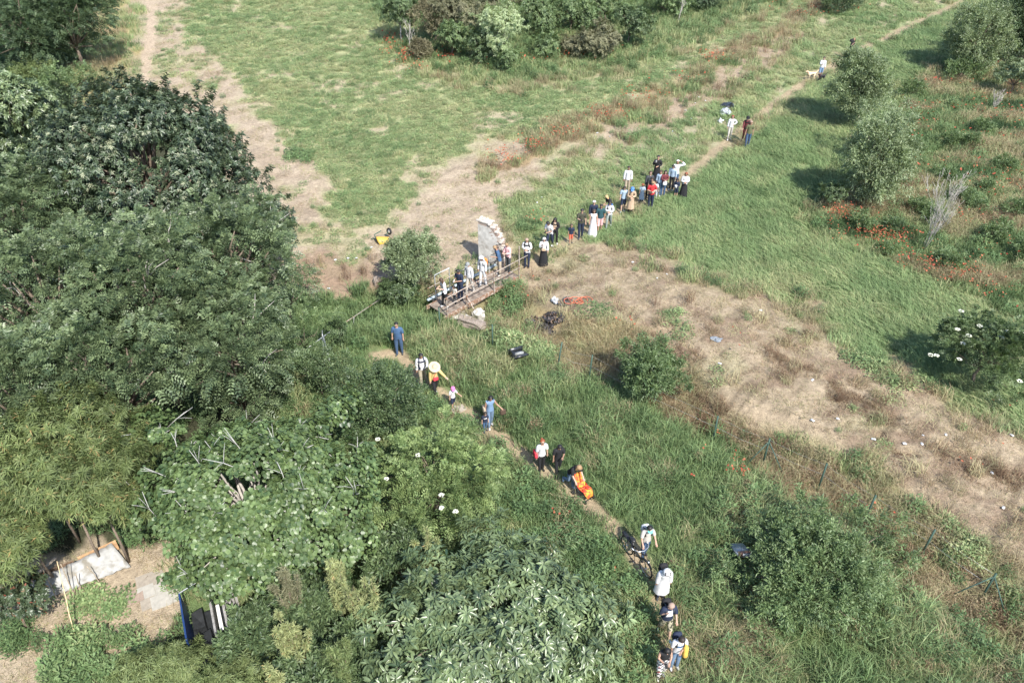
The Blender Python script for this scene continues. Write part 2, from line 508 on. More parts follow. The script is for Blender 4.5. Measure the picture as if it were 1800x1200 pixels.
# ------------------------------------------------------------------ ground sheet
def build_ground():
    vs = np.arange(660, -661, -4.0)
    yr = np.array([float(unproj(900, 600 + v, 0.0)[1]) for v in vs])
    near = np.linspace(-14, yr[0] - 0.4, 24)
    far = np.geomspace(yr[-1] + 3, 1100, 24)
    Y = np.concatenate([near, yr, far])
    us = np.arange(-1080, 1081, 5.0)
    out = np.geomspace(1110, 6000, 12)
    U = np.concatenate([-out[::-1], us, out])
    YY, UU = np.meshgrid(Y, U, indexing='ij')
    D = YY * CP + CAM_H * SP
    XX = UU / FPX * D
    z = terrain(XX, YY)
    inview = (YY > 8) & (YY < 150)
    px, py = project(XX, YY, z)
    px = np.where(inview, px, np.clip(px, -150, 1950)); 
    Zs = zones(np.clip(px, -120, 1840), np.clip(py, -70, 1350))
    bankw = Zs['bank'] + Zs['soil'] * 0.6
    z = z + bankw * 0.13 * (fbm(XX * 1.7, YY * 2.3, 91, 4) - 0.5)
    C = np.zeros(XX.shape + (3,))
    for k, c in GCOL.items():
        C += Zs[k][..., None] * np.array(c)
    # green regrowth on the earth and browner, darker crumbs in it
    pt = patchy(XX, YY)[..., None]
    earth = (Zs['soil'] + Zs['bank'] * 0.55 + Zs['path'] * 0.2)[..., None]
    C = C * (1 - 0.42 * pt * earth) + np.array((0.25, 0.28, 0.135)) * 0.42 * pt * earth
    br = sstep(0.46, 0.68, fbm(XX * 0.8, YY * 1.3, 15, 5))[..., None] * (Zs['bank'] * 0.75 + Zs['soil'] * 0.3)[..., None]
    C = C * (1 - br) + np.array((0.19, 0.135, 0.095)) * br
    bare = np.maximum(sstep(0.57, 0.72, fbm(XX * 0.45 + 50, YY * 0.45, 23, 5)), sstep(.5, .62, fbm(XX * 1.1, YY * 1.1, 29, 4)) * (Zs['clover'] < .93))[..., None] * (Zs['clover'] * 0.75 + Zs['weeds'] * 0.8 + Zs['copse'] * 0.35 + Zs['meadow'] * 0.25)[..., None]
    C = C * (1 - bare) + np.array((0.33, 0.27, 0.19)) * bare
    band = fbm(XX * .22 + 9, YY * .6, 71, 4)[..., None]
    pf = Zs['poppyfield'][..., None] * sstep(.5, .62, band)
    C = C * (1 - .7 * pf) + np.array((.29, .22, .125)) * .7 * pf
    C *= (0.80 + 0.40 * fbm(XX * 2.1, YY * 2.1, 41, 4))[..., None]
    rut = sstep(.55, .8, fbm(XX * .6 + YY * .5, (YY - XX) * 3.0, 87, 4))[..., None] * (Zs['bank'] + Zs['soil'] * .5)[..., None]
    C = C * (1 - .4 * rut)
    ny, nx = XX.shape
    V = np.stack([XX, YY, z], -1).reshape(-1, 3)
    i = np.arange(ny - 1)[:, None] * nx + np.arange(nx - 1)[None, :]
    F = np.stack([i, i + 1, i + nx + 1, i + nx], -1).reshape(-1, 4)
    me = mesh_np('ground', V, F, smooth=True)
    a = me.attributes.new('earth_colour', 'FLOAT_COLOR', 'POINT')
    a.data.foreach_set('color', np.concatenate([C.reshape(-1, 3), np.ones((ny * nx, 1))], 1).astype(np.float32).ravel())
    m, nt, out_ = base_mat('earth_and_turf')
    at = N(nt, 'ShaderNodeAttribute'); at.attribute_name = 'earth_colour'
    tc = N(nt, 'ShaderNodeTexCoord')
    n1 = N(nt, 'ShaderNodeTexNoise'); n1.inputs['Scale'].default_value = 5.0; n1.inputs['Detail'].default_value = 8; n1.inputs['Roughness'].default_value = 0.7
    n2 = N(nt, 'ShaderNodeTexNoise'); n2.inputs['Scale'].default_value = 26.0; n2.inputs['Detail'].default_value = 4
    for n_ in (n1, n2): nt.links.new(tc.outputs['Object'], n_.inputs['Vector'])
    r1 = N(nt, 'ShaderNodeMapRange'); r1.inputs['From Min'].default_value = 0.3; r1.inputs['From Max'].default_value = 0.7; r1.inputs['To Min'].default_value = 0.68; r1.inputs['To Max'].default_value = 1.28
    r2 = N(nt, 'ShaderNodeMapRange'); r2.inputs['From Min'].default_value = 0.3; r2.inputs['From Max'].default_value = 0.7; r2.inputs['To Min'].default_value = 0.78; r2.inputs['To Max'].default_value = 1.2
    nt.links.new(n1.outputs['Fac'], r1.inputs['Value']); nt.links.new(n2.outputs['Fac'], r2.inputs['Value'])
    c = mixrgb(nt, 1.0, at.outputs['Color'], r1.outputs['Result'], 'MULTIPLY')
    c = mixrgb(nt, 1.0, c, r2.outputs['Result'], 'MULTIPLY')
    b = N(nt, 'ShaderNodeBsdfPrincipled'); b.inputs['Roughness'].default_value = 0.95; b.inputs['Specular IOR Level'].default_value = 0.1
    nt.links.new(c, b.inputs['Base Color'])
    ad = N(nt, 'ShaderNodeMath', operation='ADD'); nt.links.new(n1.outputs['Fac'], ad.inputs[0]); nt.links.new(n2.outputs['Fac'], ad.inputs[1])
    bp = N(nt, 'ShaderNodeBump'); bp.inputs['Strength'].default_value = 0.7; bp.inputs['Distance'].default_value = 0.06
    nt.links.new(ad.outputs[0], bp.inputs['Height']); nt.links.new(bp.outputs[0], b.inputs['Normal'])
    nt.links.new(b.outputs[0], out_.inputs['Surface'])
    g = link('ground', me, m)
    tag(g, 'tan earth and green turf sloping across the whole site', None, None, 'structure')
    return g

build_ground()
# ------------------------------------------------------------------ grass: clumps instanced as ground cover
def blades(n, rad, h0, h1, w, lean=0.25, bend=0.5, dirx=0.0):
    a = rng.uniform(0, 2 * np.pi, n); r = rad * np.sqrt(rng.uniform(0, 1, n))
    bx, by = r * np.cos(a), r * np.sin(a)
    h = rng.uniform(h0, h1, n)
    d = rng.uniform(0, 2 * np.pi, n)
    lx = np.cos(d) * lean + dirx; ly = np.sin(d) * lean
    k = rng.uniform(0.5, 1.5, n)
    m = np.stack([bx + lx * h * 0.45 * k, by + ly * h * 0.45 * k, h * 0.62], 1)
    t = np.stack([bx + lx * h * (1 + bend) * k, by + ly * h * (1 + bend) * k, h * (1.0 - 0.25 * bend * k)], 1)
    f = rng.uniform(0, 2 * np.pi, n)
    s = np.stack([np.cos(f), np.sin(f), np.zeros(n)], 1) * (w * rng.uniform(0.7, 1.3, n) / 2)[:, None]
    b = np.stack([bx, by, np.full(n, -0.03)], 1)
    V = np.stack([b - s, b + s, m + s * 0.8, m - s * 0.8, t], 1).reshape(-1, 3)
    o = (np.arange(n) * 5)[:, None]
    F = np.concatenate([o + np.array([[0, 1, 2]]), o + np.array([[0, 2, 3]]), o + np.array([[3, 2, 4]])], 0)
    return V, F, np.repeat(rng.uniform(0, 1, n), 5)

def weedleaves(n, rad, h0, h1, L, W):
    a = rng.uniform(0, 2 * np.pi, n); r = rad * np.sqrt(rng.uniform(0, 1, n))
    c = np.stack([r * np.cos(a), r * np.sin(a), rng.uniform(h0, h1, n) * (1 - 0.5 * (r / rad) ** 2)], 1)
    d = rng.uniform(0, 2 * np.pi, n)
    up = rng.uniform(-0.1, 0.6, n)
    ax = np.stack([np.cos(d), np.sin(d), up], 1)
    sd = np.stack([-np.sin(d), np.cos(d), rng.uniform(-0.3, 0.3, n)], 1)
    L_ = (L * rng.uniform(0.6, 1.3, n))[:, None]; W_ = (W * rng.uniform(0.6, 1.3, n))[:, None]
    up3 = np.array([[0, 0, 1.0]])
    V = np.stack([c, c + ax * L_ * 0.5 + sd * W_ / 2 + up3 * W_ * 0.15, c + ax * L_, c + ax * L_ * 0.5 - sd * W_ / 2 + up3 * W_ * 0.15], 1).reshape(-1, 3)
    o = (np.arange(n) * 4)[:, None]
    F = np.concatenate([o + np.array([[0, 2, 1]]), o + np.array([[0, 3, 2]])], 0)
    return V, F, np.repeat(rng.uniform(0, 1, n), 4)

def cat_vf(parts):
    Vs = []; Fs = []; Ts = []; b = 0
    for V, F, T in parts:
        Vs.append(V); Fs.append(F + b); Ts.append(T); b += len(V)
    return np.concatenate(Vs), np.concatenate(Fs), np.concatenate(Ts)

GRASS = grass_mat('grass_blades')

def proto(name, fn, variants=3):
    c = bpy.data.collections.new(name + '_clumps')          # never linked to the scene: only the source of the ground cover
    for i in range(variants):
        V, F, T = fn()
        me = mesh_np(name, V, F, T)
        me.materials.append(GRASS)
        o = bpy.data.objects.new(name, me)
        c.objects.link(o)
    return c

PROTO = {
 'short': proto('short', lambda: blades(70, 0.34, 0.05, 0.16, 0.018, 0.4, 0.5)),
 'mid': proto('mid', lambda: blades(80, 0.36, 0.16, 0.42, 0.018, 0.35, 0.6)),
 'combed': proto('combed', lambda: blades(80, 0.38, 0.14, 0.36, 0.02, 0.25, 0.7, 0.55)),
 'tall': proto('tall', lambda: cat_vf([blades(52, 0.32, 0.35, 0.85, 0.022, 0.35, 0.9), blades(50, 0.34, 0.2, 0.5, 0.016, 0.4, 0.6)])),
 'straw': proto('straw', lambda: blades(70, 0.30, 0.25, 0.62, 0.013, 0.45, 0.9, 0.25)),
 'litter': proto('litter', lambda: blades(46, 0.40, 0.02, 0.09, 0.014, 1.6, 0.8)),
 'leafy': proto('leafy', lambda: weedleaves(80, 0.34, 0.02, 0.15, 0.085, 0.045)),
 'herb': proto('herb', lambda: cat_vf([weedleaves(110, 0.32, 0.1, 0.62, 0.11, 0.042), blades(25, 0.28, 0.3, 0.7, 0.016, 0.3, 0.5)])),
 'dock': proto('dock', lambda: cat_vf([weedleaves(90, 0.26, 0.25, 0.72, 0.035, 0.03), blades(26, 0.22, 0.45, 0.8, 0.01, 0.25, 0.3)])),
}

def gn_scatter(name, coll):
    ng = bpy.data.node_groups.new(name + '_cover', 'GeometryNodeTree')
    ng.interface.new_socket('Geometry', in_out='INPUT', socket_type='NodeSocketGeometry')
    ng.interface.new_socket('Geometry', in_out='OUTPUT', socket_type='NodeSocketGeometry')
    gi = ng.nodes.new('NodeGroupInput'); go = ng.nodes.new('NodeGroupOutput')
    ip = ng.nodes.new('GeometryNodeInstanceOnPoints')
    ci = ng.nodes.new('GeometryNodeCollectionInfo')
    ci.inputs['Collection'].default_value = coll
    ci.inputs['Separate Children'].default_value = True
    ci.inputs['Reset Children'].default_value = True
    ip.inputs['Pick Instance'].default_value = True
    def at(nm, ty):
        n = ng.nodes.new('GeometryNodeInputNamedAttribute'); n.data_type = ty; n.inputs['Name'].default_value = nm
        return n.outputs['Attribute']
    e2r = ng.nodes.new('FunctionNodeEulerToRotation')
    L = ng.links.new
    L(gi.outputs[0], ip.inputs['Points'])
    L(ci.outputs[0], ip.inputs['Instance'])
    L(at('turn', 'FLOAT_VECTOR'), e2r.inputs[0]); L(e2r.outputs[0], ip.inputs['Rotation'])
    L(at('size', 'FLOAT_VECTOR'), ip.inputs['Scale'])
    L(at('pick', 'INT'), ip.inputs['Instance Index'])
    L(ip.outputs[0], go.inputs[0])
    return ng

def cover(name, label, kind, P, size, tone, turn=None, zs=1.0):
    n = len(P)
    if n == 0: return
    me = bpy.data.meshes.new(name)
    me.vertices.add(n); me.vertices.foreach_set('co', np.ascontiguousarray(P, np.float32).ravel())
    def A(nm, ty, key, arr, dt=np.float32):
        a = me.attributes.new(nm, ty, 'POINT'); a.data.foreach_set(key, np.ascontiguousarray(arr, dt).ravel())
    if turn is None: turn = rng.uniform(0, 2 * np.pi, n)
    A('turn', 'FLOAT_VECTOR', 'vector', np.stack([rng.normal(0, 0.06, n), rng.normal(0, 0.06, n), turn], 1))
    A('size', 'FLOAT_VECTOR', 'vector', np.stack([size, size, size * zs], 1))
    A('tone', 'FLOAT', 'value', tone)
    A('pick', 'INT', 'value', rng.integers(0, 3, n), np.int32)
    me.update()
    o = link(name, me)
    md = o.modifiers.new('cover', 'NODES'); md.node_group = gn_scatter(name, PROTO[kind])
    tag(o, label, None, None, 'stuff')
    return o

def candidates(dens):
    """jittered points over the ground in view, dens per square metre"""
    s = 1 / math.sqrt(dens)
    ys = np.arange(9.5, 104, s)
    out = []
    for y in ys:
        hw = 0.80 * (y * CP + CAM_H * SP)
        xs = np.arange(-hw, hw, s)
        out.append(np.stack([xs + rng.uniform(-.5, .5, len(xs)) * s, y + rng.uniform(-.5, .5, len(xs)) * s], 1))
    P = np.concatenate(out)
    z = terrain(P[:, 0], P[:, 1])
    return P[:, 0], P[:, 1], z

GX, GY, GZ = candidates(9.0)
gpx, gpy = project(GX, GY, GZ)
ZN = zones(np.clip(gpx, -120, 1840), np.clip(gpy, -70, 1350))
DIST = np.hypot(GX, GY)
LOD = np.clip(42.0 / DIST, 0.35, 1.0)           # fewer, larger clumps far off
GROW = np.clip((DIST / 42.0), 1, 2.2) ** 0.45
PT = patchy(GX, GY)
BARE = sstep(0.57, 0.72, fbm(GX * 0.45 + 50, GY * 0.45, 23, 5))
LF = fbm(GX * 0.22, GY * 0.22, 63, 4)           # slow drift of colour
MF = fbm(GX * 0.9, GY * 0.9, 67, 3)
KEEP = np.ones(len(GX))                          # cleared later for the bridge and the garden slabs

def scatter(name, label, kind, dens, size, tone, zs=1.0, turn=None):
    """dens, size and tone are arrays over the candidate points"""
    pr = np.clip(dens * KEEP / 9.0, 0, 1) * LOD
    sel = rng.uniform(0, 1, len(GX)) < pr
    sz = (np.broadcast_to(size, GX.shape) * GROW * rng.uniform(0.75, 1.3, len(GX)))[sel]
    tn = np.clip(np.broadcast_to(tone, GX.shape) + rng.normal(0, 0.045, len(GX)), 0, 1)[sel]
    t = None if turn is None else (np.broadcast_to(turn, GX.shape) + rng.normal(0, 0.5, len(GX)))[sel]
    return cover(name, label, kind, np.stack([GX, GY, GZ], 1)[sel], sz, tn, t, zs)

PN = dist_poly(gpx, gpy, PATH_NEAR)
KEEP *= sstep(10, 22, PN) * .8 + .2
KEEP *= np.where(inside_sd(gpx, gpy, [(1082, 935), (1150, 930), (1150, 1010), (1105, 1015)]) > 0, .15, 1.0)
PF = np.minimum(dist_poly(gpx, gpy, PATH_FAR), dist_poly(gpx, gpy, PATH_FAR2) + 3)
KEEP *= .12 + .88 * sstep(6, 16, PF / np.clip(0.4 + 0.6 * (gpy + 200) / 900, .5, 2))
KEEP *= np.where(inside_sd(gpx, gpy, [(928, 545), (985, 518), (1050, 520), (1045, 548), (1000, 570), (975, 600), (930, 590)]) > 0, .12, 1.0)
KEEP *= np.where(inside_sd(gpx, gpy, [(785, 550), (870, 545), (868, 592), (812, 592)]) > 0, .25, 1.0)
def bridge_clear():
    a = Vector((*unproj(784, 555, .12), .12)); b = Vector((*unproj(913, 485, .12), .12))
    ax = (b - a); ax.z = 0; L = ax.length; ax.normalize()
    nx, ny = -ax.y, ax.x
    s = (GX - a.x) * ax.x + (GY - a.y) * ax.y
    t = (GX - a.x) * nx + (GY - a.y) * ny
    return np.where((s > -0.4) & (s < L + 0.3) & (t > -0.25) & (t < 1.6), 0.0, 1.0)
KEEP *= bridge_clear()
SLABS = [(40, 1045), (220, 968), (255, 1005), (330, 1060), (275, 1090), (235, 1060), (60, 1058)]
KEEP *= np.where(inside_sd(gpx, gpy, SLABS) > -4, 0.0, 1.0)
KEEP *= np.where(inside_sd(gpx, gpy, [(338, 1060), (420, 1050), (425, 1150), (360, 1150)]) > -4, 0.0, 1.0)
z = ZN
cm = z['clover']
CLO = cm * sstep(.25, .6, cm * 1.25 - .62 * fbm(GX * .8, GY * .8, 33, 4))
BAND = fbm(GX * .22 + 9, GY * .6, 71, 4)
scatter('clover_field', 'low leafy clover and weeds carpeting the pale green field', 'leafy', CLO * 9 * (1 - 0.6 * BARE) + z['soil'] * 2.8 * PT + z['weeds'] * 5 * (1 - .8 * BARE) + z['bank'] * 1.1 * PT * (LF > .45), .85, 0.46 + 0.30 * (LF - .5) + 0.24 * (MF - .5))
scatter('short_grass', 'short yellow green grass between the clover and the bare earth', 'short', CLO * 2.5 * (1 - 0.5 * BARE) + z['soil'] * 1.6 * np.clip(PT + .12, 0, 1) + z['copse'] * 3 + z['strip'] * .9 + z['weeds'] * 3.5 * (1 - .7 * BARE) + z['bank'] * 0.7 * PT + z['path'] * .35, 1.0, 0.53 + 0.3 * (LF - .5))
scatter('meadow_grass', 'combed green grass of the meadow right of the far path', 'combed', z['meadow'] * 9 * (1 - .45 * BARE) + z['weeds'] * 1.6, 1.0, 0.43 + 0.4 * (LF - .5) + 0.22 * (MF - .5), 0.85, turn=2.2)
scatter('rough_grass', 'rough grass mixed with seed heads among the poppies', 'mid', z['poppyfield'] * 6 + z['copse'] * 3.5 + z['verge'] * 2.2 + z['hedge'] * 1.6 + z['brown'] * .8 + z['rough'] * 2.6 + z['strip'] * .4, 1.15, np.where(z['poppyfield'] > .5, 0.46 + 1.5 * (BAND - .5) + .5 * (MF - .5), 0.52 + 0.25 * (LF - .5)))
scatter('tall_grass', 'tall arching green grass beside the near path', 'tall', z['lush'] * 3.6 * sstep(.36, .56, MF) + z['ditchgrass'] * 5, 1.0, 0.35 + 0.4 * (LF - .5) + .34 * (MF - .5))
scatter('bank_grass', 'knee high green grass on both sides of the near path', 'mid', z['lush'] * 6 + z['nearleft'] * 8 + z['ditchgrass'] * 5, 1.0, 0.45 + 0.5 * (LF - .5) + .3 * (MF - .5))
scatter('nettles', 'leafy green nettles and herbs in the near grass', 'herb', z['lush'] * 2.6 * sstep(.5, .62, LF) + z['nearleft'] * 2.2 + z['poppyfield'] * 1.3 * sstep(.5, .6, MF) + z['copse'] * 1.6 + z['brown'] * 0.2 + z['rough'] * .7 + z['under'] * 2.5, 1.0, 0.24 + 0.3 * (MF - .5))
scatter('straw_grass', 'dry straw coloured grass lying over the slope', 'straw', z['straw'] * 9 + z['bank'] * .9 * sstep(.5, .62, MF) + z['verge'] * 3.6 * sstep(.4, .6, MF) + z['brown'] * 5.5 + z['hedge'] * 3 + z['poppyfield'] * 3.2 * sstep(.45, .6, BAND) + z['lush'] * 1.9 * sstep(.5, .62, LF) + z['lush'] * .25 + z['nearleft'] * .3 + z['rough'] * 4 * sstep(.35, .5, LF), 1.0, 0.77 + 0.12 * (MF - .5))
scatter('dry_thatch', 'flattened dry stalks scattered over the bare tan earth', 'litter', z['bank'] * 6.5 + z['soil'] * 2.4 + z['straw'] * 3 + z['hedge'] * 2 + z['strip'] * 4 + z['garden'] * 7, 1.0, np.where(z['bank'] > .5, 0.82 + 0.22 * (MF - .5), 0.76))
scatter('rusty_weeds', 'rust brown dry dock stems along the ditch and hedge strip', 'dock', z['brown'] * 4.5 + z['hedge'] * 2.6 + z['brownsoil'] * 1.2 + z['poppyfield'] * 1.6 * sstep(.5, .62, BAND) + z['bank'] * 0.5 * (MF > .58) + z['strip'] * .8 + z['lush'] * .5 * (MF > .55), 1.0, 0.93 + 0.1 * (MF - .5))

scatter('weed_tufts', 'single dark green weed tufts dotted over field and bare earth', 'herb', (cm * .5 + z['soil'] * .22 + z['bank'] * .2 + z['strip'] * .5 + z['weeds'] * .5) * (MF > .52), .48, 0.34 + .3 * (LF - .5))
scatter('yellow_tufts', 'pale yellow green grass tufts standing in the meadow and clover', 'mid', cm * .35 + z['meadow'] * .5 + z['weeds'] * .5, .7, 0.60)
# extra patches: (name, label, kind, outline in pixels, per m2, size, tone)
def patch(name, label, kind, pts, dens, size, tone, zs=1.0):
    x0, x1 = min(p[0] for p in pts), max(p[0] for p in pts); y0, y1 = min(p[1] for p in pts), max(p[1] for p in pts)
    corners = [G(a, b) for a, b in pts]
    X0, X1 = min(c.x for c in corners), max(c.x for c in corners); Y0, Y1 = min(c.y for c in corners), max(c.y for c in corners)
    n = int((X1 - X0) * (Y1 - Y0) * dens)
    x = rng.uniform(X0, X1, n); y = rng.uniform(Y0, Y1, n); zz = terrain(x, y)
    px, py = project(x, y, zz)
    sd = inside_sd(px + rng.normal(0, 5, n), py + rng.normal(0, 4, n), pts)
    s = sd > 0
    x, y, zz = x[s], y[s], zz[s]
    return cover(name, label, kind, np.stack([x, y, zz], 1), size * rng.uniform(.7, 1.3, len(x)), np.clip(tone + rng.normal(0, .05, len(x)), 0, 1), None, zs)

patch('straw_grass', 'pale yellow long grass right of the man in the blue shirt', 'tall', [(705, 585), (790, 590), (900, 640), (880, 690), (800, 660), (740, 625)], 6, .9, .62)
patch('straw_grass', 'pale dry grass beside the path at the bottom', 'straw', [(1215, 1090), (1330, 1095), (1370, 1160), (1290, 1200), (1220, 1180)], 9, 1.0, .76)
patch('straw_grass', 'reddish dry grass below the fence corner', 'straw', [(1600, 990), (1680, 1030), (1760, 1090), (1700, 1120), (1610, 1060)], 8, 1.0, .82)
patch('leafy_weeds', 'dark green leafy patch lying on the pale earth', 'leafy', [(510, 265), (545, 262), (553, 275), (530, 286), (508, 280)], 14, 1.2, .3)
patch('leafy_weeds', 'bright green weeds growing in a tongue across the tan bank', 'leafy', [(1160, 545), (1195, 548), (1225, 590), (1205, 600), (1170, 565)], 10, 1.0, .45)
patch('leafy_weeds', 'green weeds beside the orange net on the tan bank', 'leafy', [(1010, 535), (1045, 533), (1090, 550), (1080, 560), (1020, 548)], 14, 1.0, .33)
patch('leafy_weeds', 'green weeds at the foot of the white flowered bush', 'leafy', [(1470, 610), (1560, 640), (1640, 690), (1600, 690), (1490, 640)], 8, 1.3, .42)
patch('yellow_weeds', 'yellow green leafy weeds beyond the fence at lower right', 'herb', [(1600, 900), (1680, 920), (1760, 990), (1790, 1060), (1720, 1020), (1640, 950)], 6, 1.0, .55)
patch('leafy_weeds', 'low green plants growing out of the ditch beside the bridge', 'herb', [(868, 520), (905, 490), (925, 520), (900, 560), (860, 560)], 9, 1.1, .28)
patch('creeper', 'light green creeper hanging over the ditch edge', 'leafy', [(868, 590), (905, 592), (940, 612), (985, 630), (960, 640), (900, 620)], 22, 1.5, .5, 2.0)
patch('leafy_weeds', 'green weeds near the dark pillar shadow', 'herb', [(820, 455), (850, 455), (852, 478), (825, 480)], 9, .6, .35)
patch('leafy_weeds', 'green clump right of the brick pillar', 'herb', [(905, 395), (945, 385), (950, 410), (915, 420)], 9, .8, .33)
patch('garden_herbs', 'leafy green vegetable plants in the garden corner', 'herb', [(90, 1130), (180, 1105), (250, 1120), (270, 1200), (120, 1230), (60, 1210)], 10, 1.1, .36)
patch('garden_herbs', 'green ferny plants at the left edge of the garden', 'herb', [(0, 1100), (60, 1095), (80, 1140), (0, 1150)], 10, 1.0, .22)
patch('garden_herbs', 'green weeds between the slabs and the white sheet', 'leafy', [(130, 1045), (190, 1035), (230, 1050), (225, 1085), (150, 1080)], 12, 1.2, .38)

for s_ in ([(1450, 672), (1480, 690), (1520, 708), (1575, 738), (1570, 752), (1515, 728), (1472, 706)], [(1640, 788), (1700, 800), (1760, 818), (1810, 845), (1800, 860), (1720, 830), (1660, 812)],
           [(1535, 776), (1575, 800), (1605, 806), (1600, 816), (1565, 810)], [(1120, 580), (1180, 596), (1235, 632), (1225, 644), (1170, 608)], [(1315, 596), (1385, 632), (1435, 655), (1430, 666), (1375, 645)]):  # near-black stalks: debris that also colours in the furrows' shade lines
    patch('furrow_shade_stalks', 'dark dead stalks added to deepen the shade line of a bank furrow', 'litter', s_, 26, .8, .97, 2.2)
    patch('furrow_shade_stalks', 'dark dead stalks added to deepen the shade line of a bank furrow', 'dock', s_, 4, .5, .97)
# poppies
def poppies():
    pts = []
    def clump(px, py, n, sx, sy, h0=.35, h1=.7):
        if px > 1600 and py < 460 and n > 20: n = int(n * .55)
        for _ in range(n):
            g = G(px + random.gauss(0, sx), py + random.gauss(0, sy))
            pts.append((g.x, g.y, g.z + random.uniform(h0, h1)))
            if n >= 40: pts.append((g.x + random.gauss(0, .12), g.y + random.gauss(0, .12), g.z + random.uniform(h0, h1)))
    for px, py, n, sx, sy in [(885, 285, 60, 14, 9), (935, 265, 60, 16, 7), (990, 240, 40, 22, 8), (1060, 208, 60, 26, 7), (1130, 175, 40, 25, 6), (1250, 108, 45, 12, 5), (1190, 140, 25, 25, 6),
                              (940, 395, 25, 12, 8), (1480, 385, 90, 16, 8), (1530, 420, 120, 28, 9), (1570, 430, 60, 18, 8), (1620, 470, 60, 25, 8), (1680, 490, 60, 25, 9), (1740, 520, 30, 25, 9),
                              (1660, 150, 40, 30, 5), (1710, 190, 60, 40, 8), (1640, 200, 40, 30, 6), (1760, 205, 40, 25, 8), (1620, 225, 40, 20, 6), (1690, 245, 50, 40, 8), (1780, 240, 40, 20, 8), (1735, 320, 70, 40, 10),
                              (1790, 310, 50, 15, 10), (1690, 390, 50, 20, 10), (1760, 350, 60, 30, 10), (1750, 440, 50, 30, 10), (1620, 300, 40, 20, 8), (1700, 300, 40, 30, 8),
                              (1285, 825, 22, 10, 9), (1265, 775, 6, 6, 4), (1300, 840, 16, 8, 6), (1210, 850, 3, 3, 3), (1240, 800, 3, 4, 3), (980, 920, 5, 10, 5), (1080, 1016, 2, 3, 3), (890, 640, 2, 3, 3),
                              (690, 80, 60, 10, 10), (715, 105, 60, 14, 8), (735, 125, 30, 10, 5), (790, 100, 40, 10, 8), (850, 112, 30, 8, 8), (1000, 100, 40, 25, 8), (1050, 95, 30, 20, 5), (930, 108, 30, 20, 6),
                              (1330, 10, 30, 40, 8), (1465, 20, 40, 30, 5), (1420, 30, 25, 25, 5), (900, 520, 8, 10, 8), (890, 545, 5, 6, 5), (935, 505, 10, 20, 10), (1300, 605, 5, 20, 10), (1790, 720, 12, 25, 8), (1100, 585, 8, 20, 5),
                              (1730, 830, 6, 30, 10), (1540, 905, 8, 12, 8)]:
        clump(px, py, n, sx, sy)
    sel = rng.uniform(0, 1, len(GX)) < z['poppyfield'] * 0.02 * MF * 2
    for x, y, zz in zip(GX[sel], GY[sel], GZ[sel]):
        for _ in range(2): pts.append((x + random.gauss(0, .25), y + random.gauss(0, .25), zz + random.uniform(.35, .7)))
    P = np.array(pts); n = len(P)
    r = rng.uniform(0.018, 0.054, n) * np.clip(np.hypot(P[:, 0], P[:, 1]) / 42, 1, 1.5)
    a0 = rng.uniform(0, 6.28, n); tx = rng.normal(0, .35, n); ty = rng.normal(0, .35, n)
    V = np.zeros((n, 6, 3)); V[:, 0] = P
    for k in range(5):
        a = a0 + k * 2 * np.pi / 5
        dx, dy = r * np.cos(a), r * np.sin(a)
        V[:, k + 1] = P + np.stack([dx, dy, r * .45 + dx * tx + dy * ty], 1)
    o = (np.arange(n) * 6)[:, None]
    F = np.concatenate([o + np.array([[0, 1 + k, 1 + (k + 1) % 5]]) for k in range(5)])
    me = mesh_np('poppies', V.reshape(-1, 3), F, np.repeat(rng.uniform(0, 1, n), 6))
    ob = link('poppies', me, leaf_mat('poppy_petals', (.34, .06, .04), (.50, .17, .095), .3, .6, .2))
    tag(ob, 'orange red wild poppies dotted through grass and hedge strip', None, None, 'stuff')
poppies()
# ------------------------------------------------------------------ trees and bushes
def unit(v): return v / np.maximum(np.linalg.norm(v, axis=-1, keepdims=True), 1e-9)

def rand_dirs(n):
    v = rng.normal(0, 1, (n, 3)); return unit(v)

def leaf_arrays(c, d, nrm, L, W, fold=0.18, droop=0.0):
    """pointed leaves folded along the midrib: base c, axis d, face normal nrm"""
    d = unit(d); s = unit(np.cross(d, nrm)); n = np.cross(s, d)
    L = L[:, None]; W = W[:, None]
    down = np.array([[0, 0, -1.0]])
    mid = c + d * L * 0.45
    V = np.stack([c, mid + s * W / 2 + n * W * fold, c + d * L + down * L * droop, mid - s * W / 2 + n * W * fold], 1)
    k = len(c); o = (np.arange(k) * 4)[:, None]
    F = np.concatenate([o + np.array([[0, 2, 1]]), o + np.array([[0, 3, 2]])])
    return V.reshape(-1, 3), F

def big_leaf_arrays(c, d, nrm, L, W, lobed=False, droop=0.25):
    """broad leaves with a midrib: 8 points, 8 triangles"""
    d = unit(d); s = unit(np.cross(d, nrm)); n = np.cross(s, d)
    L = L[:, None]; W = W[:, None]
    dn = np.array([[0, 0, -1.0]])
    def P(t, w, h): return c + d * L * t + s * W * w + n * W * h + dn * L * droop * t * t
    if lobed:
        pts = [P(0, 0, 0), P(.22, .52, .10), P(.62, .48, .12), P(1.0, 0, 0), P(.62, -.48, .12), P(.22, -.52, .10), P(.3, 0, -.02), P(.65, 0, -.02)]
    else:
        pts = [P(0, 0, 0), P(.3, .40, .14), P(.68, .42, .14), P(1.0, 0, 0), P(.68, -.42, .14), P(.3, -.40, .14), P(.32, 0, -.03), P(.68, 0, -.03)]
    V = np.stack(pts, 1)
    k = len(c); o = (np.arange(k) * 8)[:, None]
    tr = [(0, 6, 1), (1, 6, 2), (6, 7, 2), (2, 7, 3), (0, 5, 6), (5, 4, 6), (6, 4, 7), (4, 3, 7)]
    F = np.concatenate([o + np.array([t]) for t in tr])
    return V.reshape(-1, 3), F

